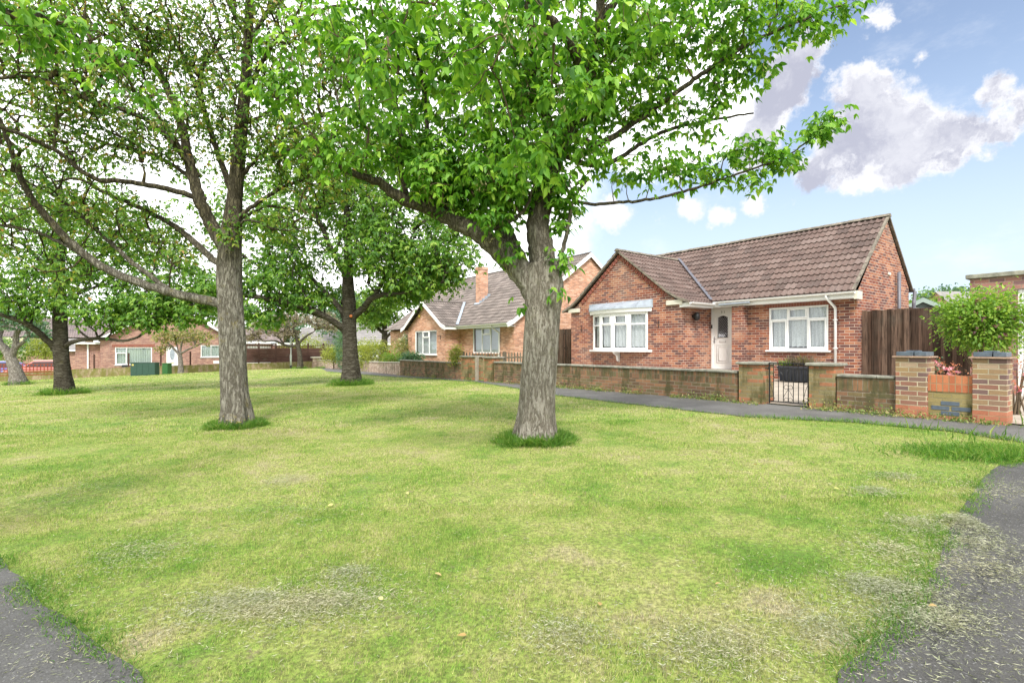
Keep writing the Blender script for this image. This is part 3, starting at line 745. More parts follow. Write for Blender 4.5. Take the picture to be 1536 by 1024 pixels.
blobs1 = [
    B(620, 230, D1, .55, 60), B(700, 230, D1 + .1, .7, 110), B(620, 120, D1 + .2, .8, 110), B(560, 190, D1 - .4, .6, 55), B(500, 240, D1 - .7, .45, 24),
    B(780, 180, D1 - .2, .75, 130), B(760, 250, D1 - .5, .5, 70), B(840, 100, D1 - .4, .8, 120), B(720, 60, D1 - .2, .9, 110), B(700, 270, D1 + .3, .5, 55), B(650, 275, D1 - .3, .45, 40), B(740, 330, D1 - .35, .22, 16), B(660, 300, D1 + .3, .3, 14),
    B(860, 220, D1, .55, 60), B(930, 90, D1, .75, 110), B(1000, 50, D1 + .1, .75, 90), B(1080, 40, D1 + .1, .6, 60), B(1150, 20, D1, .5, 44), B(1210, 30, D1, .42, 34), B(1262, 22, D1, .22, 14, .25),
    B(960, 160, D1 + .4, .55, 55), B(1040, 175, D1 + .7, .45, 34), B(1085, 120, D1 + .3, .45, 40), B(1150, 100, D1 + .2, .30, 20, .25), B(1120, 225, D1 + .1, .35, 26, .18), B(1000, 235, D1 + .4, .5, 30, .22), B(1060, 255, D1 + .2, .5, 26, .14),
    B(940, 265, D1 + .3, .4, 18, .15), B(1180, 232, D1, .3, 26, .13), B(1225, 192, D1 - .05, .22, 18, .14), B(1255, 175, D1 - .1, .10, 6, .07), B(1130, 268, D1 + .1, .25, 12, .08), B(1160, 205, D1, .16, 6, .1),
    B(840, 330, D1 + .1, .12, 5, .15), B(895, 160, D1 + .2, .5, 46), B(830, 285, D1 - .1, .35, 26), B(745, 320, D1 + .2, .25, 10),
    B(770, 300, D1 + .2, .35, 34, .3), B(840, 320, D1 + .15, .28, 26, .3), B(720, 300, D1 + .3, .35, 26, .3), B(660, 285, D1 + .1, .4, 26), B(842, 392, D1 - .12, .07, 4, .12), B(832, 436, D1 - .24, .05, 3, .05), B(780, 452, D1 - .22, .04, 2, .04), B(768, 380, D1 - .1, .12, 6, .1),
    B(900, -60, D1 - .6, 1.6, 130), B(700, -60, D1 - .4, 1.6, 120), B(1100, -80, D1, 1.4, 70), B(560, 30, D1 - .6, .7, 60), B(470, 60, D1 - 1.2, .6, 34), B(420, 130, D1 - 1.2, .4, 16),
    # drooping sprays close to the viewer
    B(700, 110, D1 - 2.6, .30, 16), B(860, 150, D1 - 2.2, .35, 16), B(780, 20, D1 - 2.8, .4, 20), B(560, 110, D1 - 2.6, .32, 12), B(950, 20, D1 - 2.2, .4, 14), B(800, 230, D1 - 2.2, .3, 12), B(620, 20, D1 - 2.6, .4, 14),
]
blobs1 = [b_[:6] + (max(4, int(b_[6] * (.62 if b_[0] / b_[1] > .22 else .85))),) for b_ in blobs1]
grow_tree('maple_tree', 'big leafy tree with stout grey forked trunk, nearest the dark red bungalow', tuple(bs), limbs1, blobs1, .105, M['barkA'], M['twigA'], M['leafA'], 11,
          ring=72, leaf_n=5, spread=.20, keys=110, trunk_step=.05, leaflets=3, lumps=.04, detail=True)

# --- the near tree on the left
bs2 = gp(354, 640); D2 = bs2.y
def d2(x, y, dd=0.0): return tuple(P(x, y, D2 + dd))
limbs2 = [
    ([(bs2.x, bs2.y, bs2.z - .12), d2(354, 620), d2(351, 580), d2(349, 520), d2(346, 460), d2(344, 410), d2(346, 360), d2(352, 300, .1), d2(358, 230, .1), d2(366, 150, .1), d2(372, 70, .1), d2(375, -20, .1)], [.245, .225, .21, .20, .198, .20, .175, .125, .11, .095, .08, .06]),
    ([d2(338, 460), d2(318, 452, -.05), d2(262, 440, -.2), d2(192, 418, -.4), d2(130, 385, -.6), d2(72, 328, -.9), d2(35, 275, -1.1), d2(14, 215, -1.3), d2(-25, 130, -1.5)], [.10, .11, .10, .09, .08, .07, .055, .045, .03]),
    ([d2(340, 400), d2(318, 388, .1), d2(270, 345, .3), d2(222, 318, .5), d2(160, 290, .6), d2(110, 268, .6), d2(40, 290, .5)], [.09, .08, .065, .055, .045, .03, .02]),
    ([d2(340, 375), d2(318, 340, .0), d2(300, 300, -.1), d2(285, 250, -.1), d2(270, 180, .0), d2(235, 100, .1), d2(190, 20, .2), d2(150, -60, .3)], [.15, .15, .13, .11, .09, .07, .055, .035]),
    ([d2(310, 300, -.05), d2(250, 283, -.3), d2(190, 272, -.6), d2(140, 268, -.9), d2(90, 230, -1.2), d2(40, 205, -1.5), d2(0, 190, -1.7), d2(-60, 150, -2.0)], [.07, .062, .055, .05, .045, .04, .035, .02]),
    ([d2(298, 265, -.1), d2(240, 195, -.4), d2(185, 165, -.7), d2(120, 145, -1.1), d2(60, 118, -1.4), d2(0, 118, -1.7), d2(-50, 140, -1.9)], [.06, .055, .05, .042, .036, .03, .02]),
    ([d2(292, 255, -.1), d2(215, 150, .4), d2(150, 110, .9), d2(60, 90, 1.3)], [.06, .05, .035, .02]),
    ([d2(352, 300, .1), d2(320, 210, .6), d2(290, 120, 1.0), d2(250, 30, 1.3), d2(220, -60, 1.4)], [.08, .07, .06, .045, .03]),
    ([d2(352, 330), d2(392, 300, .2), d2(440, 275, .3), d2(500, 262, .3), d2(560, 262, .2)], [.05, .045, .036, .028, .015]),
    ([d2(356, 270, .1), d2(410, 215, .2), d2(470, 180, .2), d2(540, 150, .1), d2(590, 110, .0)], [.055, .045, .036, .026, .015]),
    ([d2(366, 150, .1), d2(400, 80, -.1), d2(440, 40, -.4), d2(500, 10, -.6), d2(560, 20, -.9)], [.06, .05, .04, .03, .02]),
    ([d2(372, 70, .1), d2(405, 15, .1), d2(470, -30, .2)], [.06, .045, .03]),
    ([d2(372, 60, .1), d2(345, 10, .0), d2(320, -60, .0)], [.055, .045, .03]),
    ([d2(350, 350), d2(372, 330, -.2), d2(420, 345, -.3), d2(470, 340, -.4)], [.03, .025, .02, .012]),
    ([d2(130, 385, -.6), d2(60, 350, -.4), d2(0, 338, -.3), d2(-50, 330, -.2)], [.045, .035, .028, .018]),
    ([d2(215, 318, .5), d2(235, 370, .2), d2(262, 400, 0)], [.02, .03, .03]),
]
limbs2 += [
    ([d2(262, 440, -.2), d2(200, 395, -.3), d2(150, 350, -.3), d2(90, 300, -.4), d2(20, 262, -.5)], [.06, .05, .04, .03, .02]),
    ([d2(290, 270, -.1), d2(235, 235, .2), d2(160, 215, .4), d2(90, 185, .5), d2(10, 170, .6)], [.05, .045, .036, .028, .018]),
    ([d2(240, 110, .1), d2(170, 60, .0), d2(110, 40, -.1), d2(40, 50, -.3)], [.05, .04, .03, .02]),
    ([d2(320, 210, .6), d2(300, 120, .4), d2(330, 50, .2), d2(310, -20, .1)], [.05, .04, .03, .02]),
    ([d2(366, 150, .1), d2(335, 95, .2), d2(310, 40, .2)], [.045, .035, .02]),
    ([d2(358, 230, .1), d2(425, 235, .0), d2(500, 205, -.1), d2(560, 180, -.2)], [.04, .034, .026, .015]),
    ([d2(362, 190, .1), d2(415, 160, .5), d2(480, 110, .7), d2(540, 60, .7)], [.04, .034, .026, .015]),
    ([d2(350, 335, .0), d2(400, 310, .6), d2(455, 315, .9), d2(520, 300, 1.1)], [.04, .034, .026, .015])]
blobs2 = [
    B(342, 350, D2 - .35, .14, 6, .2), B(266, 384, D2 - .45, .14, 5, .12), B(450, 200, D2 - .2, .5, 30), B(330, 150, D2, .8, 50), B(250, 120, D2 + .3, .9, 50),
    B(60, 60, D2 - 1.5, .9, 60), B(140, 40, D2 - .5, 1.0, 80), B(230, 60, D2 + .2, 1.0, 80), B(320, 60, D2 + .2, .9, 60), B(60, 190, D2 - .9, 1.0, 60), B(170, 190, D2 - .3, 1.0, 80),
    B(270, 200, D2, .9, 60), B(60, 300, D2 - .4, 1.0, 50), B(170, 330, D2, .9, 46), B(250, 360, D2 + .3, .6, 24), B(430, 170, D2 + .3, .9, 80), B(480, 260, D2 + .3, .9, 80, .5), B(420, 330, D2, .6, 30, .35), B(430, 60, D2, 1.0, 90),
    B(510, 100, D2 - .2, .8, 70), B(-80, 200, D2 - .5, 1.6, 80), B(-60, 40, D2 - .5, 1.6, 80), B(560, 200, D2 + .2, .7, 50), B(200, -60, D2, 2.0, 90), B(400, -60, D2, 1.6, 80),
    B(390, 230, D2, .6, 40), B(120, 120, D2 + .6, 1.0, 60), B(100, 420, D2 - .3, .5, 10), B(20, 380, D2, .6, 14),
]
limbs2 = limbs2[:1] + [(p_, [r_ * .72 for r_ in rr_]) for p_, rr_ in limbs2[1:]]
blobs2 = [b_[:6] + (int(b_[6] * 2.0),) for b_ in blobs2]
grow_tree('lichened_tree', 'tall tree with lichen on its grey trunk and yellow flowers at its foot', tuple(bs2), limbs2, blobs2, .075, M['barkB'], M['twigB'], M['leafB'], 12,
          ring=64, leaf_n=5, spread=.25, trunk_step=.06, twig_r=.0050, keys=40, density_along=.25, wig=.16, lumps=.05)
# --- sprays of a tree standing beside the viewer, top left corner (its trunk outside the frame)
tb = Vector((-4.2, 1.6, float(G(-4.2, 1.6))))
limbs9 = [([tuple(tb + Vector((0, 0, -.1))), tuple(tb + Vector((.05, .05, 1.5))), tuple(tb + Vector((.2, .2, 3.0))), tuple(tb + Vector((.3, .6, 4.2)))], [.2, .18, .15, .1]),
          ([tuple(tb + Vector((.2, .2, 2.9))), tuple(tb + Vector((.6, .9, 3.2))), tuple(P(20, 20, 3.6)), tuple(P(90, 35, 4.0))], [.08, .06, .03, .012])]
blobs9 = [B(55, 50, 3.7, .22, 16, .15), B(115, 45, 4.0, .2, 12, .12), B(20, 20, 3.5, .25, 12), B(170, 95, 4.6, .35, 14, .2), B(225, 150, 5.0, .3, 10, .15), (tb.x, tb.y, tb.z + 4.6, 1.3, 1.3, 1.0, 80)]
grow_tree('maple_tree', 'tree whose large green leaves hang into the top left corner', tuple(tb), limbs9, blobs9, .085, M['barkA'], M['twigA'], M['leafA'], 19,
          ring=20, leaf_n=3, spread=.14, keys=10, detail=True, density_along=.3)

# --- dark tree in the middle distance
bs3 = gp(526, 577); D3 = bs3.y
def d3(x, y, dd=0.0): return tuple(P(x, y, D3 + dd))
limbs3 = [
    ([(bs3.x, bs3.y, bs3.z - .1), d3(526, 560), d3(525, 530), d3(524, 490), d3(524, 460), d3(522, 420), d3(523, 370), d3(520, 320), d3(518, 270)], [.37, .32, .29, .28, .27, .22, .18, .13, .08]),
    ([d3(518, 497), d3(500, 482, -.3), d3(470, 466, -.6), d3(430, 455, -.9), d3(380, 444, -1.2), d3(330, 440, -1.5), d3(290, 430, -1.6)], [.15, .13, .12, .11, .09, .07, .04]),
    ([d3(512, 488), d3(480, 474, .5), d3(440, 462, 1.0), d3(400, 450, 1.4)], [.09, .08, .065, .04]),
    ([d3(526, 478), d3(545, 462, -.2), d3(562, 445, -.5), d3(600, 440, -.8), d3(640, 430, -1.0)], [.15, .14, .11, .06, .04]),
    ([d3(562, 445, -.5), d3(575, 420, -.5), d3(590, 390, -.5), d3(615, 360, -.5)], [.09, .08, .06, .04]),
    ([d3(516, 470), d3(495, 445, .3), d3(470, 420, .5), d3(440, 380, .8), d3(410, 340, 1.0)], [.12, .10, .08, .06, .04]),
    ([d3(522, 420), d3(500, 380, -.4), d3(480, 335, -.8), d3(455, 290, -1.0)], [.12, .10, .08, .05]),
    ([d3(523, 400), d3(545, 360, .4), d3(565, 320, .7), d3(580, 270, .8)], [.12, .10, .07, .05]),
    ([d3(470, 420, .5), d3(430, 405, .2), d3(390, 400, .0)], [.07, .05, .03]),
    ([d3(515, 455), d3(520, 430, 1.4), d3(535, 400, 2.6)], [.1, .09, .05]),
]
blobs3 = [
    B(400, 420, D3 - .8, 1.3, 60, .5), B(330, 430, D3 - 1.3, 1.0, 40, .5), B(440, 380, D3, 1.7, 90, 1.0), B(380, 360, D3 + .5, 1.6, 60), B(450, 300, D3 - .5, 1.9, 90), B(530, 290, D3, 2.0, 110),
    B(600, 330, D3 - .3, 2.0, 130), B(560, 380, D3 - .8, 1.5, 100), B(620, 400, D3 - .6, 1.6, 120, 1.0), B(670, 380, D3 - .5, 1.3, 80, 1.0), B(650, 420, D3 - .5, 1.0, 55, .5), B(590, 250, D3, 2.0, 80),
    B(480, 240, D3, 2.0, 70), B(350, 300, D3 + .5, 1.8, 60), B(680, 325, D3, 1.1, 50), B(480, 440, D3 + 1.0, 1.2, 50, .5), B(540, 330, D3 + 2.5, 1.8, 80), B(395, 470, D3 - 1, .8, 36, .4), B(665, 405, D3 - .4, .8, 36, .6), B(600, 440, D3 + .4, 1.0, 50, .5), B(440, 450, D3 - .4, 1.0, 50, .35), B(560, 470, D3 + .5, .6, 12, .3),
]
limbs3 = [(p_, [r_ * .86 for r_ in rr_]) for p_, rr_ in limbs3]
grow_tree('cherry_tree', 'dark spreading tree with a round orange pruning scar on its trunk', tuple(bs3), limbs3, blobs3, .16, M['barkC'], M['barkC'], M['leafC'], 13,
          ring=16, leaf_n=7, spread=.42, twig_r=.008, trunk_step=.15, leaflets=3)
# orange scar is a part of the tree
sc = MB(); sp = P(526, 474, D3 - .26); bp_ = Vector(bs3)
sc.sm = True; sc.tube([sp - bp_ + Vector((0, .05, 0)), sp - bp_], [.055, .05], 10)
mscar = plain('orange cut wood', (.55, .17, .05), .8, .2)
trees_now = [o for o in bpy.data.objects if o.name.startswith('cherry_tree')]
sc.build('pruning_scar', mscar, trees_now[0])

# --- tree at the left
bs4 = gp(97, 591); D4 = bs4.y
def d4(x, y, dd=0.0): return tuple(P(x, y, D4 + dd))
limbs4 = [
    ([(bs4.x, bs4.y, bs4.z - .1), d4(96, 580), d4(93, 550), d4(91, 520), d4(90, 480), d4(89, 440), d4(90, 390), d4(95, 340), d4(90, 280)], [.36, .32, .29, .30, .28, .25, .2, .15, .1]),
    ([d4(86, 528), d4(76, 515, -.2), d4(55, 496, -.5), d4(35, 482, -.8), d4(10, 475, -1.0), d4(-40, 455, -1.2)], [.14, .14, .13, .12, .10, .06]),
    ([d4(96, 520), d4(112, 512, -.2), d4(135, 508, -.4), d4(160, 508, -.6), d4(185, 511, -.7), d4(208, 505, -.8), d4(222, 492, -.9), d4(235, 470, -1.0)], [.10, .10, .085, .075, .06, .055, .045, .03]),
    ([d4(135, 508, -.4), d4(118, 495, -.4), d4(114, 475, -.4), d4(116, 440, -.4), d4(122, 400, -.3)], [.05, .045, .04, .035, .02]),
    ([d4(90, 430), d4(130, 395, .2), d4(180, 370, .4), d4(230, 350, .5)], [.1, .08, .06, .04]),
    ([d4(90, 430), d4(50, 380, .2), d4(10, 350, .2), d4(-40, 330, .3)], [.1, .08, .06, .04]),
]
blobs4 = [
    B(20, 440, D4 - .8, 1.2, 60), B(-40, 400, D4, 1.6, 50), B(60, 400, D4, 1.5, 80), B(130, 400, D4, 1.4, 80), B(190, 410, D4, 1.3, 70), B(250, 440, D4 - .6, 1.1, 50, .6), B(280, 400, D4 - .2, 1.1, 50),
    B(60, 340, D4, 1.5, 70), B(150, 330, D4, 1.5, 70), B(220, 340, D4, 1.4, 60), B(100, 270, D4, 1.8, 60), B(10, 300, D4, 1.6, 50), B(160, 470, D4 - .6, .9, 60, .5), B(200, 455, D4 - .5, .9, 50, .5), B(255, 462, D4 - .6, .9, 50, .5), B(300, 450, D4 - .2, .9, 40, .5), B(225, 480, D4 - .9, .6, 24, .35), B(290, 470, D4 - .8, .7, 26, .4), B(60, 455, D4 - .3, .7, 30, .4), B(110, 450, D4 - .5, .5, 20, .4),
]
limbs4 = [(p_, [r_ * .72 for r_ in rr_]) for p_, rr_ in limbs4]
grow_tree('cherry_tree', 'tree at the left with banded bark and a long low branch over the far house', tuple(bs4), limbs4, blobs4, .14, M['barkC'], M['barkC'], M['leafC'], 14,
          ring=16, leaf_n=7, spread=.38, twig_r=.007, trunk_step=.15)

# --- small ornamental trees
def small_tree(name, label, px, py, Dz, limbs, blobs, leaf, bark, leafmat, seed, **kw):
    b_ = Vector(((px - HX) / FPX * Dz, Dz, 0)); b_.z = float(G(b_.x, b_.y))
    L = []
    for pts, rad in limbs:
        q = [tuple(P(x, y, Dz + dd)) for (x, y, dd) in pts]
        if not L: q[0] = (b_.x, b_.y, b_.z - .1)
        L.append((q, rad))
    return grow_tree(name, label, tuple(b_), L, [B(x, y, Dz + dd, r, n, rz) for (x, y, dd, r, n, rz) in blobs], leaf, bark, bark, leafmat, seed, **kw)
D5 = gp(27, 577).y
small_tree('ornamental_tree', 'pale barked leaning small tree beside the red trellis at the left', 27, 577, D5,
    [([(27, 577, 0), (24, 562, 0), (17, 540, 0), (9, 525, 0), (-6, 512, 0), (-20, 498, 0)], [.34, .26, .22, .2, .17, .12]),
     ([(16, 538, 0), (23, 520, 0), (24, 505, 0), (30, 492, 0), (36, 484, .3)], [.16, .15, .13, .1, .06]), ([(24, 522, 0), (33, 514, 0), (42, 505, 0), (40, 494, 0)], [.1, .09, .07, .04]),
     ([(8, 524, 0), (0, 508, .5), (6, 490, .8)], [.1, .1, .06])],
    [(10, 475, 0, 1.6, 60, .8), (40, 480, 0, 1.0, 40, .6), (-30, 470, 0, 1.6, 40, .8), (60, 500, 0, .6, 16, .3)], .16, M['barkD'], M['leafG'], 15, leaf_n=5, spread=.4, twig_r=.012, ring=12, attach_min=1.0)
D6 = 42.5
small_tree('ornamental_tree', 'little forked tree with orange green leaves in front of the far white door', 271, 559, D6,
    [([(271, 559, 0), (271, 548, 0), (270, 536, 0), (269, 530, 0)], [.20, .17, .16, .15]), ([(269, 532, 0), (262, 524, 0), (254, 516, 0), (246, 508, 0)], [.10, .09, .07, .03]), ([(270, 531, 0), (280, 525, 0), (292, 520, 0), (304, 514, 0)], [.10, .08, .06, .03]),
     ([(270, 531, 0), (272, 518, 0), (276, 505, 0)], [.08, .07, .03]), ([(268, 528, 0), (264, 512, .4), (262, 498, .4)], [.06, .05, .03])],
    [(250, 505, 0, 1.0, 40, .6), (275, 500, 0, 1.4, 60, .8), (300, 505, 0, 1.1, 40, .6), (240, 522, -.3, .6, 12, .3)], .17, M['barkD'], M['leafE'], 16, leaf_n=5, spread=.34, twig_r=.012, ring=10, attach_min=.8)
D7 = 46.0
small_tree('ornamental_tree', 'small round headed tree with dusky faded blossom standing by the grey lamp post', 450, 553, D7,
    [([(450, 553, 0), (450, 545, 0), (449, 530, 0), (447, 518, 0), (446, 510, 0)], [.26, .21, .19, .19, .16]), ([(447, 518, 0), (435, 519, 0), (426, 517, 0), (412, 511, 0), (395, 512, 0)], [.14, .13, .11, .08, .05]),
     ([(447, 516, 0), (458, 505, 0), (470, 498, 0)], [.12, .1, .06]), ([(446, 512, 0), (440, 495, 0), (430, 480, 0)], [.12, .1, .06]), ([(426, 517, 0), (420, 508, 0), (410, 500, 0)], [.08, .07, .04])],
    [(400, 490, 0, 1.7, 110, .9), (440, 475, 0, 1.9, 120, 1.0), (480, 480, 0, 1.5, 80, .9), (380, 505, 0, .9, 40, .4), (430, 500, 0, 1.3, 70, .5), (500, 490, 0, 1.0, 36, .6)], .13, M['barkC'], M['leafF'], 17, leaf_n=7, spread=.34, twig_r=.014, ring=10, attach_min=1.0)

# --- background trees and shrubs : generic builder
def bg_tree(name, label, x, y, h, r, leafmat, seed, n=120, leaf=.3, bark='barkC', group=None, cat='tree', low=.25, leaf_n=8, z0=None):
    z = float(G(x, y)) if z0 is None else z0; rng = np.random.default_rng(seed)
    limbs = [([(x, y, z - .1), (x + .1, y, z + h * .3), (x, y + .1, z + h * .6), (x + .1, y, z + h * .85)], [r * .07 + .04, r * .055 + .03, r * .035 + .02, .02])]
    for k in range(5):
        a = rng.uniform(0, 6.28); f = rng.uniform(.25, .5)
        limbs.append(([(x, y, z + h * f), (x + math.cos(a) * r * .4, y + math.sin(a) * r * .4, z + h * (f + .13)), (x + math.cos(a) * r * .75, y + math.sin(a) * r * .75, z + h * (f + .22))], [r * .035 + .01, r * .025 + .01, .01]))
    blobs = []
    for k in range(7):
        a = rng.uniform(0, 6.28); rr = r * rng.uniform(.1, .55); zz = z + h * rng.uniform(low + .15, .85)
        blobs.append((x + math.cos(a) * rr, y + math.sin(a) * rr, zz, r * .5, r * .5, h * .18, n // 7))
    return grow_tree(name, label, (x, y, z), limbs, blobs, leaf, M[bark], M[bark], M[leafmat], seed, group, cat, leaf_n=leaf_n, spread=leaf * 2.6, twig_r=.01, ring=8, attach_min=h * low, trunk_step=.3)
far_trees = [
    # x px, D, height, radius, leaf
    (575, 38, 8.0, 3.4, 'leafD', 'bright green rounded tree just left of the orange brick bungalow'),
    (640, 40, 8.6, 3.2, 'leafC', 'dark green tree rising behind the gable of the orange brick bungalow'),
    (520, 58, 9.5, 4.5, 'leafG', 'blue green tree far behind, right of the dark tree trunk'),
    (330, 72, 11, 6, 'leafD', 'pale green tree behind the roof of the far gabled house'),
    (190, 74, 12, 6, 'leafG', 'blue green tree behind the left side of the far gabled house'),
    (60, 66, 9, 4.5, 'leafD', 'pale green tree behind the parked cars at the left'),
    (-60, 64, 12, 6, 'leafC', 'dark tree at the left end of the far gardens'),
    (430, 78, 9, 6, 'leafG', 'blue green tree behind the flat roofed garages'),
]
for i, (x, D, h, r, lm, lb) in enumerate(far_trees):
    bg_tree('broadleaf_tree', lb, (x - HX) / FPX * D, D, h, r, lm, 40 + i, n=200, leaf=.34 if D > 50 else .24, group='trees beyond the gardens')
for i, (x, D, h, r, lm, lb) in enumerate([(1362, 75, 9.5, 7, 'leafD', 'hazy pale tree far beyond the shed, nearest the bungalow gable'), (1388, 70, 9.3, 5, 'leafG', 'hazy blue green tree far beyond the shed roof'), (1432, 62, 9.6, 5.5, 'leafG', 'rounded blue green tree far beyond, left of the garage')]):
    bg_tree('broadleaf_tree', lb, (x - HX) / FPX * D, D, h, r, lm, 60 + i, n=200, leaf=.4, group='trees beyond the gardens', z0=0)
bg_tree('shrub', 'bright green leafy shrub behind the shed, beside the big bush', P(1412, 470, 20).x, 20, 3.2, 1.1, 'leafD', 77, n=60, leaf=.14, cat='shrub', z0=.3)

# ============================================================ BUILDING HELPERS (local frame: x right along the facade, y into the house, z up)
TH = math.atan2(-U[1], -U[0])          # facades of the near houses
def facade(mb, x0, x1, z0, z1, y, holes, depth=.10, M_=None):
    """front facing wall sheet with rectangular openings and reveals"""
    xs = sorted({x0, x1} | {h[0] for h in holes} | {h[1] for h in holes}); zs = sorted({z0, z1} | {h[2] for h in holes} | {h[3] for h in holes})
    for i in range(len(xs) - 1):
        for j in range(len(zs) - 1):
            cx, cz = (xs[i] + xs[i + 1]) / 2, (zs[j] + zs[j + 1]) / 2
            if any(h[0] < cx < h[1] and h[2] < cz < h[3] for h in holes): continue
            mb.poly([(xs[i], y, zs[j]), (xs[i + 1], y, zs[j]), (xs[i + 1], y, zs[j + 1]), (xs[i], y, zs[j + 1])])
    for (a, b, c, d) in holes:
        mb.poly([(a, y, c), (a, y, d), (a, y + depth, d), (a, y + depth, c)]); mb.poly([(b, y, d), (b, y, c), (b, y + depth, c), (b, y + depth, d)])
        mb.poly([(a, y, d), (b, y, d), (b, y + depth, d), (a, y + depth, d)]); mb.poly([(a, y, c), (a, y + depth, c), (b, y + depth, c), (b, y, c)])
def window(parent, x0, x1, z0, z1, y, lights, curtain='lace', fr=.055, sill=True, label=None, Mx=None, sillm='upvc', hem=True, frame='upvc'):
    """lights: list of (fraction width, transom fraction from the top or None, opener bool); y = outer face of the frame"""
    f = MB(); g = MB(); c = MB(); f.M = g.M = c.M = Mx
    yo, yi = y, y + .06
    f.bbox(x0, x0 + fr, yo, yi, z0, z1); f.bbox(x1 - fr, x1, yo, yi, z0, z1)
    f.bbox(x0 + fr, x1 - fr, yo + .002, yi, z1 - fr, z1); f.bbox(x0 + fr, x1 - fr, yo + .002, yi, z0, z0 + fr)
    X0, X1, Z0, Z1 = x0 + fr, x1 - fr, z0 + fr, z1 - fr; xx = X0; tot = sum(l[0] for l in lights)
    for k, (wf, tr, op) in enumerate(lights):
        xe = xx + (X1 - X0) * wf / tot
        if k < len(lights) - 1: f.bbox(xe - .022, xe + .022, yo + .001, yi, Z0, Z1)
        a = xx + (.022 if k else 0); b = xe - (.022 if k < len(lights) - 1 else 0)
        parts = [(Z0, Z1, op == 2)]
        if tr:
            zt = Z1 - (Z1 - Z0) * tr; f.bbox(a, b, yo + .003, yi, zt - .022, zt + .022)
            parts = [(Z0, zt - .022, op == 2), (zt + .022, Z1, op in (1,))]
        for (p, q, o) in parts:
            if o:   # opening casement stands proud of the frame
                e = .04; yp = yo - .016
                f.bbox(a, a + e, yp, yi - .01, p, q); f.bbox(b - e, b, yp, yi - .01, p, q); f.bbox(a + e, b - e, yp + .002, yi - .01, p, p + e); f.bbox(a + e, b - e, yp + .002, yi - .01, q - e, q)
                g.poly([(a + e, yo + .03, p + e), (b - e, yo + .03, p + e), (b - e, yo + .03, q - e), (a + e, yo + .03, q - e)])
            else:
                g.poly([(a, yo + .03, p), (b, yo + .03, p), (b, yo + .031, q), (a, yo + .031, q)])
        xx = xe
    w = f.build('window', M[frame], parent)
    if label: w['label'] = label
    g.build('pane', M['glass'], w)
    # gathered curtain
    n = int((x1 - x0) / .012); vs = []; yc = y + .13
    for i in range(n + 1):
        x = x0 + .02 + (x1 - x0 - .04) * i / n
        d = .034 * math.sin(x * 44 + 1.6 * math.sin(x * 7)) + .012 * math.sin(x * 97)
        zb = z0 + .09 + (.022 * abs(math.sin(x * 21)) if hem else -.05)
        vs += [(x, yc + d * .5, z1 - .03), (x, yc + d, zb)]
    c.sm = True; c.add(vs, [(2 * i, 2 * i + 1, 2 * i + 3, 2 * i + 2) for i in range(n)])
    if curtain == 'shutter':
        c = MB(); c.M = Mx; z = z0 + .06
        while z < z1 - .05:
            c.add([(x0 + .03, yc - .02, z), (x1 - .03, yc - .02, z), (x1 - .03, yc + .02, z + .045), (x0 + .03, yc + .02, z + .045)], [(0, 1, 2, 3)]); z += .05
        c.add([(x0 + .03, yc + .03, z0), (x1 - .03, yc + .03, z0), (x1 - .03, yc + .03, z1), (x0 + .03, yc + .03, z1)], [(0, 1, 2, 3)])
    c.build('curtain', M[curtain], w)
    r = MB(); r.M = Mx; r.add([(x0, yc + .35, z0 - .02), (x1, yc + .35, z0 - .02), (x1, yc + .35, z1 + .02), (x0, yc + .35, z1 + .02), (x0, y + .06, z0 - .02), (x1, y + .06, z0 - .02), (x1, y + .06, z1 + .02), (x0, y + .06, z1 + .02)],
                              [(0, 1, 2, 3), (4, 5, 1, 0), (5, 6, 2, 1), (6, 7, 3, 2), (7, 4, 0, 3)])
    r.build('room_interior', M['dark'], w)
    if sill:
        s = MB(); s.M = Mx; s.bbox(x0 - .07, x1 + .07, y - .10, y + .05, z0 - .045, z0 - .002, .008); s.build('sill', M[sillm], w)
    return w
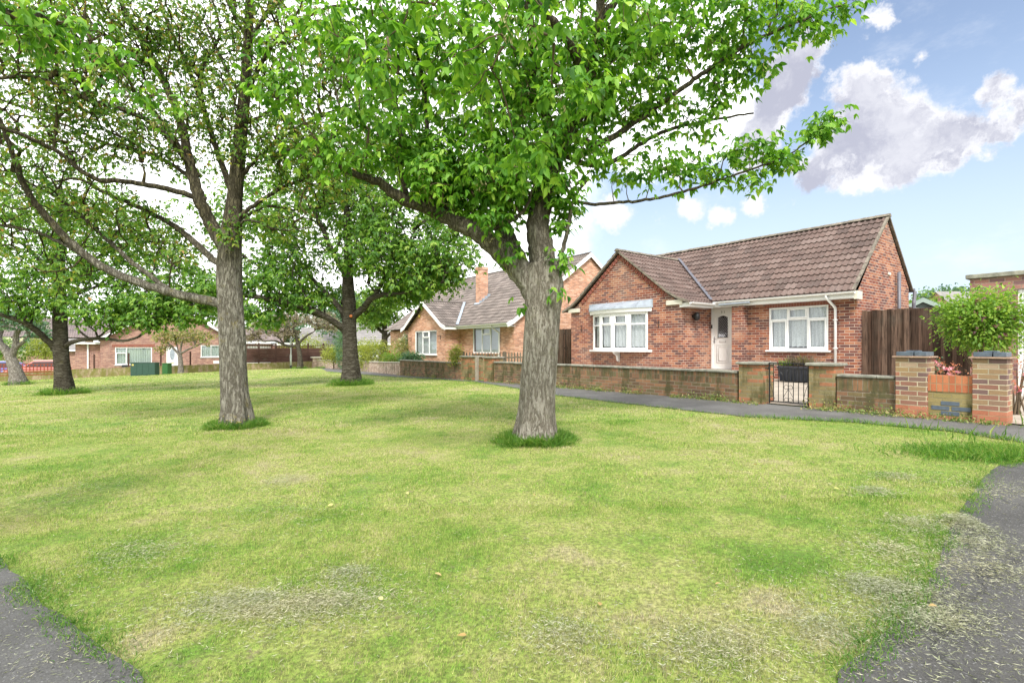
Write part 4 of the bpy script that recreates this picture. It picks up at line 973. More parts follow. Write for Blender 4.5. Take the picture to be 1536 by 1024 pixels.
def tiled(mb, O, a, b, length, prof, tile=.30, course=.285, lift=.036, roll=.030, res=12, seed=1):
    """interlocking tiles. a: unit vector along the eave, b: outward horizontal vector, prof: [(outward, z)] from eave to ridge"""
    rng = random.Random(seed); O = Vector(O); a = Vector(a); b = Vector(b); zv = Vector((0, 0, 1))
    L = [0]
    for i in range(1, len(prof)): L.append(L[-1] + math.hypot(prof[i][0] - prof[i - 1][0], prof[i][1] - prof[i - 1][1]))
    n = max(1, round(L[-1] / course)); cs = [L[-1] * i / n for i in range(n + 1)]
    def at(t):
        for i in range(1, len(prof)):
            if t <= L[i] + 1e-6:
                f = (t - L[i - 1]) / (L[i] - L[i - 1]); p, q = prof[i - 1], prof[i]
                d = (b * (q[0] - p[0]) + zv * (q[1] - p[1])).normalized(); nn = a.cross(d)
                if nn.z < 0: nn = -nn
                return b * (p[0] + (q[0] - p[0]) * f) + zv * (p[1] + (q[1] - p[1]) * f), nn
    nt = max(1, round(length / tile)); xs = [length * i / (nt * res) for i in range(nt * res + 1)]
    def h(x):
        ph = (x * nt / length * 2) % 1.0
        return roll * max(0.0, math.sin(ph * 2 * math.pi)) ** .8 - roll * .25 * max(0.0, -math.sin(ph * 2 * math.pi))
    hs = [h(x) for x in xs]
    for c in range(n):
        (p0, n0), (p1, n1) = at(cs[c] + 1e-4), at(cs[c + 1] - 1e-4)
        jit = [rng.uniform(-.004, .004) for _ in range(nt + 1)]
        vs = []
        for i, x in enumerate(xs):
            jj = jit[min(i // res, nt)]
            q = O + a * x
            vs += [q + p0 + n0 * 0.0, q + p0 + n0 * (lift + hs[i] + jj), q + p1 + n1 * (.006 + hs[i] * .9)]
        base = len(mb.v)
        vs2 = [Vector(v) for v in vs]
        mb.add(vs2, [], None)
        for i in range(len(xs) - 1):
            if i % res == 0: r = rng.random()
            for k in (0, 1):
                f = [base + 3 * i + k, base + 3 * (i + 1) + k, base + 3 * (i + 1) + k + 1, base + 3 * i + k + 1]
                mb.f.append(f); mb.r.append(r * (.3 if k == 0 else 1)); mb.s.append(False)
def ridge_caps(mb, p0, p1, r=.11, n=None, seed=3):
    p0 = Vector(p0); p1 = Vector(p1); L = (p1 - p0).length; n = n or max(2, int(L / .33)); d = (p1 - p0) / n; rng = random.Random(seed)
    s = d.cross(Vector((0, 0, 1))).normalized()
    for i in range(n):
        a = p0 + d * (i - .02); b = p0 + d * (i + 1.02); rr = r * rng.uniform(.96, 1.04); up = rng.uniform(-.006, .006)
        vs = []
        for q, e in ((a, 1.0), (b, .94)):
            for k in range(7):
                an = math.pi * k / 6; vs.append(q + s * math.cos(an) * rr * e + Vector((0, 0, math.sin(an) * rr * .8 * e - .035 + up)))
        mb.add(vs, [(k, k + 1, 8 + k, 7 + k) for k in range(6)] + [tuple(range(7)), tuple(range(13, 6, -1))])
def gutter(parent, pts, r=.055, mt='upvc', fascia=None, fh=.16):
    """half round gutter along pts plus fascia board under it"""
    g = MB(); g.sm = True
    for i in range(len(pts) - 1):
        a, b = Vector(pts[i]), Vector(pts[i + 1]); d = (b - a).normalized(); s = d.cross(Vector((0, 0, 1))).normalized()
        for (rr, fl) in ((r, 1), (r * .85, -1)):
            vs = []
            for q in (a, b):
                for k in range(9):
                    an = math.pi * k / 8; vs.append(q + s * math.cos(an) * rr - Vector((0, 0, math.sin(an) * rr * 1.05)))
            g.add(vs, [(k, k + 1, 10 + k, 9 + k) if fl > 0 else (9 + k, 10 + k, k + 1, k) for k in range(8)])
        L = (b - a).length; k = int(L / .9) + 1
        for j in range(k):
            q = a + d * (L * (j + .5) / k)
            g.box(q.x - .012, q.x + .012, q.y - .012, q.y + .012, q.z - r * 1.25, q.z - r * .9)
    return g.build('gutter', M[mt], parent)
def frame_pt(O, th, p):
    c, s = math.cos(th), math.sin(th); return Vector((O[0] + c * p[0] - s * p[1], O[1] + s * p[0] + c * p[1], O[2] + p[2]))

# ============================================================ MAIN BUNGALOW
A0 = np.array([(1285 - HX) / FPX * 13.0, 13.0])
hb = .30                                                # base of the house
H1 = thing('brick_bungalow', 'dark red brick bungalow with white front door 31 and curved bay window', 'bungalow', (A0[0], A0[1], hb), TH)
def s_main(x, w=0.0): return -hit(x, A0 + Wd * w, U)     # local x of an image column on the plane y=w
def zz(z): return z - hb
PJ = 1.57                                                # projection of the front wing
xw = s_main(1065) ; xwr = s_main(1021, -PJ)              # wing side wall / wing right corner
xwr = xw; xwl = xw - 4.79
wx0, wx1 = s_main(1153), s_main(1242.5)
dx0, dx1 = s_main(1065.5), s_main(1099)
pf = -.30; px0, px1 = s_main(1097.5, pf), s_main(1115, pf)
EZ, RZ, RD, BD = 2.66, 4.93, 2.15, 4.02                  # eave z, ridge z, ridge depth, total depth
w_ = MB()
win = (wx0, wx1, zz(1.17), zz(2.40)); door = (xw + .02, xw + .80, zz(.56), zz(2.58))
facade(w_, xw, 0, zz(-.1), zz(EZ - .06), 0, [win, door], .12)
# right gable wall, rear wall, left wall
w_.poly([(0, 0, zz(-.1)), (0, BD, zz(-.1)), (0, BD, zz(3.05)), (0, RD, zz(RZ - .05)), (0, -.02, zz(EZ - .05)), (0, 0, zz(EZ - .09))])
w_.poly([(0, BD, zz(-.1)), (xwl, BD, zz(-.1)), (xwl, BD, zz(3.05)), (0, BD, zz(3.05))])
w_.poly([(xwl, BD, zz(-.1)), (xwl, 0, zz(-.1)), (xwl, 0, zz(EZ - .1)), (xwl, RD, zz(RZ - .05)), (xwl, BD, zz(3.05))])
w_.poly([(xwl, -PJ, zz(-.1)), (xwl, -PJ, zz(2.62)), (xwl, 0, zz(2.62)), (xwl, 0, zz(-.1))])
w_.poly([(xw, -PJ, zz(-.1)), (xw, 0, zz(-.1)), (xw, 0, zz(2.62)), (xw, -PJ, zz(2.62))])
# wing front with bay opening and gable
yw = -PJ
def sx(x): return s_main(x, -PJ)
bx0, bx1 = sx(889.5), sx(972)
ax_ = (xwl + xw) / 2 - .02                              # apex
WZ = 4.44
facade(w_, xwl, xw, zz(-.1), zz(2.60), yw, [(bx0 + .05, bx1 - .05, zz(1.17), zz(2.40))], .2)
w_.poly([(xwl, yw, zz(2.60)), (xw, yw, zz(2.60)), (xw - .45, yw, zz(2.90)), (ax_, yw, zz(WZ)), (xwl + .45, yw, zz(2.90))])
w_.build('wall', M['brick'], H1)
pr = MB(); pr.box(px0, px1, pf, -.003, zz(-.1), zz(EZ - .115)); pr.build('porch_pier', M['brick'], H1)
sol = MB(); sol.box(xw + .003, px0, -.006, .05, zz(2.582), zz(2.64)); sol.build('soldier_course', M['soldier'], H1)
sol = MB(); sol.box(wx0 - .10, wx1 + .14, -.006, .05, zz(2.402), zz(2.555)); sol.build('soldier_course', M['soldier'], H1)
# dentil verge brickwork under the wing roof
vb = MB()
for sgn in (-1, 1):
    e = xw if sgn > 0 else xwl
    p0 = Vector((e - sgn * .52, yw, zz(2.88))); p1 = Vector((ax_, yw, zz(WZ - .06))); n = 30
    for i in range(n):
        q = p0 + (p1 - p0) * (i + .5) / n; d = (p1 - p0).normalized(); up = Vector((-d.z, 0, d.x)); up = up if up.z > 0 else -up
        a_ = d * .030; pr_ = Vector((0, -.030 if i % 2 else -.012, 0))
        vb.prism([q - a_ - up * .06, q + a_ - up * .06, q + a_ + up * .07, q - a_ + up * .07], (0, -.001, 0)) if False else vb.add(
            [q - a_ - up * .10 + pr_, q + a_ - up * .10 + pr_, q + a_ + up * .04 + pr_, q - a_ + up * .04 + pr_, q - a_ - up * .10, q + a_ - up * .10, q + a_ + up * .04, q - a_ + up * .04],
            [(0, 1, 2, 3), (4, 5, 1, 0), (1, 5, 6, 2), (7, 3, 2, 6), (4, 0, 3, 7)])
vb.build('verge_brickwork', M['soldier'], H1)
for sgn, e in ((1, xw), (-1, xwl)):
    kn = MB(); kn.bbox(min(e - sgn * .48, e + sgn * .10), max(e - sgn * .48, e + sgn * .10), yw - .07, yw - .003, zz(2.555), zz(2.70)); kn.build('kneeler', M['cream'], H1)
# roofs
rf = MB()
tiled(rf, (xwl - .1, 0, 0), (1, 0, 0), (0, -1, 0), -xwl + .1 + .07, [(.36, zz(EZ + .02)), (-RD, zz(RZ))], seed=2)
tiled(rf, (xwl - .1, 0, 0), (1, 0, 0), (0, 1, 0), -xwl + .1 + .07, [(BD + .15, zz(2.98)), (RD, zz(RZ))], seed=5)
half = (xw - xwl) / 2
wl_len = PJ + .10 + 3.4
for sgn in (1, -1):
    tiled(rf, (ax_, yw - .12, 0), (0, 1, 0), (sgn, 0, 0), wl_len, [(half + .36, zz(2.60)), (half - .02, zz(2.755)), (half - .42, zz(3.0)), (0, zz(WZ + .09))], seed=7 + sgn)
roof = rf.build('roof', M['tile'], H1)
rc = MB(); rc.sm = False
ridge_caps(rc, (xwl - .1, RD, zz(RZ + .03)), (.08, RD, zz(RZ + .03))); rc.build('ridge_tiles', M['ridge'], roof); rc = MB(); ridge_caps(rc, (ax_, yw - .14, zz(WZ + .12)), (ax_, 1.75, zz(WZ + .12)))
rc.build('ridge_tiles', M['ridge'], roof)
# verge undercloak strips
vg = MB()
def strip(mb, pts, yoff, t=.035, hgt=.05):
    for i in range(len(pts) - 1):
        a, b = Vector(pts[i]), Vector(pts[i + 1])
        mb.add([a, b, b - Vector((0, 0, hgt)), a - Vector((0, 0, hgt)), a + Vector(yoff), b + Vector(yoff), b - Vector((0, 0, hgt)) + Vector(yoff), a - Vector((0, 0, hgt)) + Vector(yoff)],
               [(0, 1, 2, 3), (7, 6, 5, 4), (0, 4, 5, 1), (3, 2, 6, 7), (1, 5, 6, 2), (0, 3, 7, 4)])
strip(vg, [(ax_ + (half + .37), yw - .12, zz(2.645)), (ax_ + half - .02, yw - .12, zz(2.79)), (ax_ + half - .42, yw - .12, zz(3.03)), (ax_, yw - .12, zz(WZ + .12)), (ax_ - half + .42, yw - .12, zz(3.03)), (ax_ - half + .02, yw - .12, zz(2.79)), (ax_ - half - .37, yw - .12, zz(2.645))], (0, .10, 0), hgt=.075)
vg.build('verge', M['ridge'], roof); vg = MB()
strip(vg, [(.075, -.36, zz(EZ + .05)), (.075, RD, zz(RZ + .05)), (.075, BD + .15, zz(3.03))], (-.07, 0, 0), hgt=.07)
vg.build('verge', M['ridge'], roof)
# lead valley
va = MB()
def roofz(y): return EZ + .02 + (y + .36) * (RZ - EZ - .02) / (RD + .36)
pv0 = Vector((ax_ + half + .30, -.36, zz(roofz(-.36) + .07))); pv1 = Vector((ax_ + .05, 1.72, zz(roofz(1.72) + .09)))
d = (pv1 - pv0).normalized(); s_ = d.cross(Vector((0, 0, 1))).normalized() * .05
va.add([pv0 - s_, pv0 + s_, pv1 + s_, pv1 - s_], [(0, 1, 2, 3)]); va.build('valley_flashing', M['pipegrey'], roof)
# eaves: fascia + soffit + gutters
fa = MB()
fa.box(xw - .30, .05, -.325, -.30, zz(2.50), zz(EZ - .01)); fa.box(xw + .02, .045, -.30, -.004, zz(2.50), zz(2.515))
fa.box(xw + .30, xw + .325, -PJ + .0, -.33, zz(2.47), zz(2.62)); fa.box(xw + .003, xw + .30, -PJ, -.33, zz(2.47), zz(2.485)); fa.box(xw - .02, xw + .33, -PJ - .03, -PJ - .002, zz(2.47), zz(2.60))
fa.build('fascia', M['white'], H1)
gutter(H1, [(xw + .34, -.385, zz(EZ + .0)), (.09, -.385, zz(EZ + .0))]); gutter(H1, [(xw + .39, -.40, zz(2.60)), (xw + .39, -PJ - .08, zz(2.60))])
be = MB(); be.box(.052, .13, -.33, .0, zz(2.47), zz(EZ + .02)); be.build('eaves_box', M['cream'], H1)
ls = MB(); ls.tube([(xw + .55, -.40, zz(2.56)), (px1 + .25, -.40, zz(2.57))], .03, 8); ls.build('spare_gutter', M['lead'], H1)
def downpipe(parent, x, y0, ztop, zbot, wall_y=-.05, r=.034):
    dp = MB(); dp.sm = True
    dp.tube([(x, y0, ztop), (x, y0, ztop - .10), (x + .10, wall_y - .02, ztop - .36), (x + .10, wall_y, ztop - .42), (x + .10, wall_y, zbot)], r, 10)
    z = ztop - .7
    while z > zbot + .2: dp.box(x + .05, x + .15, wall_y - .04, -.002, z, z + .025); z -= .75
    return dp.build('downpipe', M['upvc'], parent)
downpipe(H1, s_main(1248), -.385, zz(EZ), zz(.32))
LACE = [(1, .27, 0), (1.12, .27, 1), (1, .27, 2)]
window(H1, wx0, wx1, zz(1.17), zz(2.40), .02, [(1, .27, 2), (1.15, .27, 1), (1, .27, 2)], label='white three-light window with lace curtains')
# bay window : four facets on a shallow bow
cx = (bx0 + bx1) / 2; chord = bx1 - bx0; sag = .34; Rb = (chord * chord / 4 + sag * sag) / (2 * sag); half_a = math.asin(chord / 2 / Rb)
cyc = yw - sag + Rb
angs = [-half_a + 2 * half_a * i / 4 for i in range(5)]
bp = [(cx + Rb * math.sin(a), cyc - Rb * math.cos(a)) for a in angs]
for i in range(4):
    (xa, ya), (xb, yb) = bp[i], bp[i + 1]; L = math.hypot(xb - xa, yb - ya)
    Mx = Matrix.Translation((xa, ya, 0)) @ Matrix.Rotation(math.atan2(yb - ya, xb - xa), 4, 'Z')
    window(H1, .005, L - .005, zz(1.17), zz(2.41), 0, [(1, .29, 1 if i in (1, 2) else 0)], sill=False, Mx=Mx, fr=.075, label='bay window light with lace curtain')
def bow(mb, z0, z1, out0, out1, ext=.12, n=16, back=yw - .002):
    """curved slab following the bow"""
    top, bot = [], []
    for i in range(n + 1):
        a = -half_a * (1 + ext) + 2 * half_a * (1 + ext) * i / n
        for lst, o, z in ((bot, out0, z0), (top, out1, z1)):
            y_ = min(back - .01, cyc - (Rb + o) * math.cos(a)); lst.append((cx + (Rb + o) * math.sin(a), y_, z))
    vb_ = [(bot[0][0], back, z0)] + bot + [(bot[-1][0], back, z0)]; vt = [(top[0][0], back, z1)] + top + [(top[-1][0], back, z1)]
    m = len(vb_); mb.add(vb_ + vt, [tuple(range(m - 1, -1, -1)), tuple(range(m, 2 * m))] + [(i, i + 1, m + i + 1, m + i) for i in range(m - 1)] + [(m - 1, 0, m, 2 * m - 1)])
b1 = MB(); bow(b1, zz(1.105), zz(1.168), .07, .07); b1.build('bay_sill', M['white'], H1)
b2 = MB(); bow(b2, zz(2.412), zz(2.535), .06, .09, .10); b2.build('bay_fascia', M['white'], H1)
b3 = MB(); bow(b3, zz(2.537), zz(2.60), .11, .09, .13)
n = 16; fr_ = []; bk = []
for i in range(n + 1):
    a = -half_a * 1.13 + 2 * half_a * 1.13 * i / n
    fr_.append((cx + (Rb + .09) * math.sin(a), min(yw - .012, cyc - (Rb + .09) * math.cos(a)), zz(2.60))); bk.append((cx + (Rb + .09) * math.sin(a) * 1.0, yw - .004, zz(2.80)))
b3.sm = True
b3.add(fr_ + bk, [(i, i + 1, n + 2 + i, n + 1 + i) for i in range(n)]); b3.sm = False
for i in range(1, n, 4):
    p, q = Vector(fr_[i]), Vector(bk[i]); b3.tube([p + Vector((0, -.004, .006)), q + Vector((0, -.004, .006))], .012, 5)
b3.add([fr_[0], bk[0], (fr_[0][0], yw - .004, zz(2.6))], [(0, 1, 2)]); b3.add([fr_[-1], (fr_[-1][0], yw - .004, zz(2.6)), bk[-1]], [(0, 1, 2)])
b3.build('bay_canopy', M['lead'], H1)
kb = MB(); kb.prism([(cx - .03, yw - .003, zz(1.10)), (cx - .03, yw - .30, zz(1.10)), (cx - .03, yw - .26, zz(1.04)), (cx - .03, yw - .13, zz(.97)), (cx - .03, yw - .08, zz(.80)), (cx - .03, yw - .003, zz(.76))], (.07, 0, 0)); kb.build('bay_bracket', M['white'], H1)
# plant hanger brackets and wall lamp
def hanger(x, z, side):
    h = MB(); h.tube([(x, yw - .012, z + .13), (x, yw - .012, z - .13)], .008, 6); h.tube([(x, yw - .012, z + .08), (x, yw - .26, z + .06), (x, yw - .27, z + .09)], .007, 6)
    h.tube([(x, yw - .012, z - .10), (x, yw - .06, z - .02), (x, yw - .13, z + .01), (x, yw - .19, z + .06)], .006, 6); return h.build('plant_bracket', M['black'], H1)
hanger(sx(872.5), zz(1.95), 1); hanger(sx(988.5), zz(2.0), 1)
lp = MB(); lx = xw; ly = -PJ + .62; lp.sm = True
lp.tube([(lx + .003, ly, zz(2.22)), (lx + .05, ly, zz(2.22))], .05, 12)
lp.tube([(lx + .05, ly, zz(2.22)), (lx + .12, ly, zz(2.22))], .02, 8)
lp.tube([(lx + .14, ly, zz(2.33)), (lx + .14, ly, zz(2.30)), (lx + .14, ly, zz(2.22)), (lx + .14, ly, zz(2.12)), (lx + .14, ly, zz(2.08))], [.03, .08, .10, .09, .04], 14)
lp.build('wall_lamp', M['black'], H1)
# door
dr = MB()
d0, d1_ = xw + .02, xw + .80; dz0, dz1 = zz(.56), zz(2.58); yd = .03
dr.bbox(d0, d0 + .065, yd, yd + .08, dz0, dz1); dr.bbox(d1_ - .065, d1_, yd, yd + .08, dz0, dz1); dr.bbox(d0 + .065, d1_ - .065, yd + .002, yd + .08, dz1 - .09, dz1); dr.bbox(d0 + .065, d1_ - .065, yd - .01, yd + .08, dz0, dz0 + .05)
door_o = dr.build('door', M['doorwhite'], H1)
lf_ = MB(); a0, a1 = d0 + .068, d1_ - .068; z0_, z1_ = dz0 + .052, dz1 - .093; yl = yd + .02
gx0, gx1, gz0, gz1 = a0 + .15, a1 - .15, z0_ + .95, z0_ + 1.58
gm = (gx0 + gx1) / 2
arch = [(gx1 - (gx1 - gx0) * i / 10, gz1 + .06 * math.sin(math.pi * i / 10)) for i in range(11)]
# slab faces around the glass
lf_.box(a0, a1, yl + .001, yl + .05, z0_, gz0); lf_.box(a0, gx0, yl + .001, yl + .05, gz0, z1_); lf_.box(gx1, a1, yl + .001, yl + .05, gz0, z1_); lf_.box(gx0, gx1, yl + .001, yl + .05, gz1 + .062, z1_)
for i in range(10):
    (xa, za), (xb, zb) = arch[i], arch[i + 1]; lf_.prism([(xa, yl + .0012, za), (xb, yl + .0012, zb), (xb, yl + .0012, gz1 + .062), (xa, yl + .0012, gz1 + .062)], (0, .04, 0))
def moulding(mb, pts, w=.018, out=.014):
    mb.sm = True; mb.tube([Vector((p[0], yl - .002, p[1])) for p in pts + [pts[0]]], w * .6, 6); mb.sm = False
moulding(lf_, [(gx0 - .01, gz0 - .01), (gx1 + .01, gz0 - .01)] + [(x + (.01 if x > gm else -.01), z + .01) for x, z in arch])
moulding(lf_, [(gx0 - .03, z0_ + .16), (gx1 + .03, z0_ + .16), (gx1 + .03, z0_ + .72), (gx0 - .03, z0_ + .72)])
moulding(lf_, [(gx0 + .03, z0_ + .22), (gx1 - .03, z0_ + .22), (gx1 - .03, z0_ + .66), (gx0 + .03, z0_ + .66)])
lf_.build('door_leaf', M['doorwhite'], door_o)
gl = MB(); gl.poly([(gx0, yl + .03, gz0), (gx1, yl + .03, gz0)] + [(x, yl + .03, z) for x, z in arch]); gl.build('glass', M['dark'], door_o)
ld = MB()
for k in range(-6, 9):
    for sg in (1, -1):
        x_s = gm; pts = []
        za = gz0 + k * .09; 
        p = (gx0, za if sg > 0 else za + (gx1 - gx0) * 1.3); q = (gx1, p[1] + sg * (gx1 - gx0) * 1.3)
        # clip to the glass
        def cl(a, b):
            out = []
            for t in [i / 12 for i in range(13)]:
                x, z = a[0] + (b[0] - a[0]) * t, a[1] + (b[1] - a[1]) * t
                if gz0 <= z <= gz1 + .03: out.append((x, yl + .024, z))
            return out
        c_ = cl(p, q)
        if len(c_) > 1: ld.tube([c_[0], c_[-1]], .004, 4)
ld.build('leading', M['chrome'], door_o)
lb = MB(); lb.bbox(gm - .11, gm + .11, yl - .012, yl, z0_ + .80, z0_ + .86, .004); lb.build('letter_plate', M['chrome'], door_o)
ib = MB(); ib.box(gm - .098, gm + .098, yl - .0155, yl - .012, z0_ + .812, z0_ + .848); ib.build('letter_flap', M['white'], door_o)
hd = MB(); hd.bbox(a0 + .025, a0 + .055, yl - .012, yl, z0_ + .78, z0_ + .98, .003); hd.tube([(a0 + .04, yl - .02, z0_ + .90), (a0 + .04, yl - .05, z0_ + .90), (a0 + .14, yl - .05, z0_ + .90)], .009, 6); hd.build('handle', M['chrome'], door_o)
bl = MB(); bl.bbox(d0 + .015, d0 + .05, yd - .02, yd, dz0 + 1.30, dz0 + 1.42, .004); bl.build('doorbell', M['black'], door_o)
def text_obj(txt, size, loc, parent, mt, ext=.002):
    cu = bpy.data.curves.new('t', 'FONT'); cu.body = txt; cu.size = size; cu.extrude = ext; cu.align_x = 'CENTER'; cu.align_y = 'CENTER'; cu.space_character = 1.7
    o = bpy.data.objects.new('t', cu); C.objects.link(o); bpy.context.view_layer.update()
    me = bpy.data.meshes.new_from_object(o.evaluated_get(bpy.context.evaluated_depsgraph_get())); bpy.data.objects.remove(o); me.materials.clear(); me.materials.append(mt)
    q = bpy.data.objects.new('house_number', me); C.objects.link(q); q.parent = parent; q.location = loc; q.rotation_euler = (R(90), 0, 0); return q
text_obj('31', .105, (gm + .01, yl - .003, gz1 + .17), door_o, M['black'])
st = MB(); st.bbox(xw + .01, px0 + .15, -.55, .02, zz(.30), zz(.44)); st.bbox(xw + .01, xw + .86, -.30, .03, zz(.442), zz(.56)); st.build('door_step', M['concrete'], H1)
# side details : flue pipe and rear gutter end
fl = MB(); fl.sm = True; yv = 0
def s_side(x): return hit(x, A0, Wd)
yv = s_side(1343); fl.tube([(.09, yv, zz(.5)), (.09, yv, zz(3.42))], .045, 10); fl.build('soil_pipe', M['pipegrey'], H1)
fl = MB(); fl.tube([(.10, BD + .2, zz(2.99)), (-2, BD + .2, zz(2.99))], .06, 8); fl.tube([(.10, BD + .2, zz(2.95)), (.10, BD + .10, zz(2.6)), (.10, BD + .10, zz(.5))], .05, 8); fl.build('rear_pipe', M['pipegrey'], H1)
vt = MB(); yv2 = s_side(1333); vt.bbox(.003, .03, yv2 - .1, yv2 + .1, zz(3.3), zz(3.38)); vt.build('air_brick', M['cream'], H1)
# rear extension roof seen past the gable
ex = MB(); tiled(ex, (-.2, BD + .2, 0), (0, 1, 0), (1, 0, 0), 5.0, [(.5, zz(2.35)), (-2.0, zz(3.0))], seed=11); ex.build('rear_roof', M['tile2'], H1)
exw = MB(); exw.box(-3, .35, BD + .25, BD + 5, zz(.2), zz(2.3)); exw.build('rear_wall', M['brick'], H1)

# ============================================================ NEIGHBOURING BUNGALOW
c2 = np.array([(771 - HX) / FPX * 22.5, 22.5]); hb2 = float(GG(*c2)); hb2 = min(hb2, .25)
H2 = thing('brick_bungalow', 'orange brick bungalow with white bargeboards, a brick chimney and an alarm box on its gable', 'bungalow', (c2[0], c2[1], hb2), TH)
def s2(x, w=0.0): return -hit(x, c2 + Wd * w, U)
def z2(z): return z - hb2
x690 = s2(690); PJ2 = .86; x668 = x690; x612 = x690 - 4.36
E2, R2, RD2 = 2.30, 5.93, 4.71; BD2 = 2 * RD2
wa = MB(); W2 = (s2(709), s2(750), z2(.97), z2(2.24))
facade(wa, x690, 0, z2(-.6), z2(E2), 0, [W2])
wa.poly([(0, 0, z2(-.6)), (0, BD2, z2(-.6)), (0, BD2, z2(E2)), (0, RD2, z2(R2 - .06)), (0, 0, z2(E2))])
L2 = -13.5
wa.poly([(L2, BD2, z2(-.6)), (L2, 0, z2(-.6)), (L2, 0, z2(E2)), (L2, RD2, z2(R2 - .06)), (L2, BD2, z2(E2))]); wa.poly([(0, BD2, z2(-.6)), (L2, BD2, z2(-.6)), (L2, BD2, z2(E2)), (0, BD2, z2(E2))])
wa.poly([(x668, -PJ2, z2(-.6)), (x668, 0, z2(-.6)), (x668, 0, z2(E2)), (x668, -PJ2, z2(E2))]); wa.poly([(x612, 0, z2(-.6)), (x612, -PJ2, z2(-.6)), (x612, -PJ2, z2(E2)), (x612, 0, z2(E2))])
wa.poly([(L2, 0, z2(-.6)), (x612, 0, z2(-.6)), (x612, 0, z2(E2)), (L2, 0, z2(E2))])
W3 = (s2(622.5, -PJ2), s2(655, -PJ2), z2(.87), z2(2.16)); G2Z = 3.62; gx2 = (x612 + x668) / 2
facade(wa, x612, x668, z2(-.6), z2(2.3), -PJ2, [W3]); wa.poly([(x612, -PJ2, z2(2.3)), (x668, -PJ2, z2(2.3)), (gx2, -PJ2, z2(G2Z))])
wa.build('wall', M['brick2'], H2)
rf = MB(); hw2 = (x668 - x612) / 2
tiled(rf, (L2, 0, 0), (1, 0, 0), (0, -1, 0), -L2 + .12, [(.42, z2(E2 + .04)), (.1, z2(E2 + .20)), (-RD2, z2(R2))], seed=21, course=.31, res=8)
tiled(rf, (L2, 0, 0), (1, 0, 0), (0, 1, 0), -L2 + .12, [(BD2 + .3, z2(E2 + .04)), (RD2, z2(R2))], seed=22, course=.31, res=8)
for sg in (1, -1):
    tiled(rf, (gx2, -PJ2 - .25, 0), (0, 1, 0), (sg, 0, 0), 3.2, [(hw2 + .42, z2(2.30)), (hw2 - .05, z2(2.46)), (hw2 - .5, z2(2.75)), (0, z2(G2Z + .14))], seed=24 + sg, course=.31, res=8)
roof2 = rf.build('roof', M['tile2'], H2)
rc = MB(); ridge_caps(rc, (L2, RD2, z2(R2 + .03)), (.1, RD2, z2(R2 + .03))); rc.build('ridge_tiles', M['tile2'], roof2); rc = MB(); ridge_caps(rc, (gx2, -PJ2 - .25, z2(G2Z + .17)), (gx2, 1.9, z2(G2Z + .17))); rc.build('ridge_tiles', M['tile2'], roof2)
bb = MB()
def barge(mb, pts, off, h0):
    for i in range(len(pts) - 1):
        a, b = Vector(pts[i]), Vector(pts[i + 1]); o = Vector(off); hv = Vector((0, 0, -h0))
        mb.add([a, b, b + hv, a + hv, a + o, b + o, b + hv + o, a + hv + o], [(0, 3, 2, 1), (4, 5, 6, 7), (0, 1, 5, 4), (3, 7, 6, 2), (1, 2, 6, 5), (0, 4, 7, 3)])
yb_ = -PJ2 - .28
barge(bb, [(gx2 + hw2 + .42, yb_, z2(2.32)), (gx2 + hw2 - .05, yb_, z2(2.48)), (gx2 + hw2 - .5, yb_, z2(2.77)), (gx2, yb_, z2(G2Z + .18)), (gx2 - hw2 + .5, yb_, z2(2.77)), (gx2 - hw2 + .05, yb_, z2(2.48)), (gx2 - hw2 - .42, yb_, z2(2.32))], (0, .03, 0), .20)
bb.build('bargeboard', M['white'], H2); bb = MB()
barge(bb, [(.15, -.45, z2(E2 + .06)), (.15, -.1, z2(E2 + .22)), (.15, RD2, z2(R2 + .04)), (.15, BD2 + .3, z2(E2 + .06))], (-.03, 0, 0), .22)
bb.build('bargeboard', M['white'], H2); bb = MB()
bb.box(x668 + .03, .12, -.40, -.37, z2(E2 - .12), z2(E2 + .02)); bb.box(x668 + .03, .12, -.37, -.003, z2(E2 - .12), z2(E2 - .105))
bb.box(x668 + .36, x668 + .39, -PJ2 - .28, -.40, z2(E2 - .14), z2(E2)); bb.box(x668 + .003, x668 + .36, -PJ2 - .25, -.40, z2(E2 - .14), z2(E2 - .125))
bb.build('fascia', M['white'], H2)
gutter(H2, [(x668 + .4, -.46, z2(E2 + .03)), (.1, -.46, z2(E2 + .03))], .06)
downpipe(H2, s2(748), -.44, z2(E2), z2(.0))
window(H2, W2[0], W2[1], W2[2], W2[3], .02, [(1, None, 0), (1, .27, 1), (1, None, 0)], 'shutter', sillm='brick2', label='three-light white window with slatted blind')
window(H2, W3[0], W3[1], W3[2], W3[3], -PJ2 + .02, [(1, None, 0), (.9, .27, 1), (1, None, 0)], 'shutter', label='gable window with slatted blind')
al = MB(); al.sm = True; axx = s2(629.5, -PJ2); al.tube([(axx, -PJ2 - .003, z2(2.98)), (axx, -PJ2 - .06, z2(2.98))], [.12, .09], 8); al.build('alarm_box', M['amber'], H2)
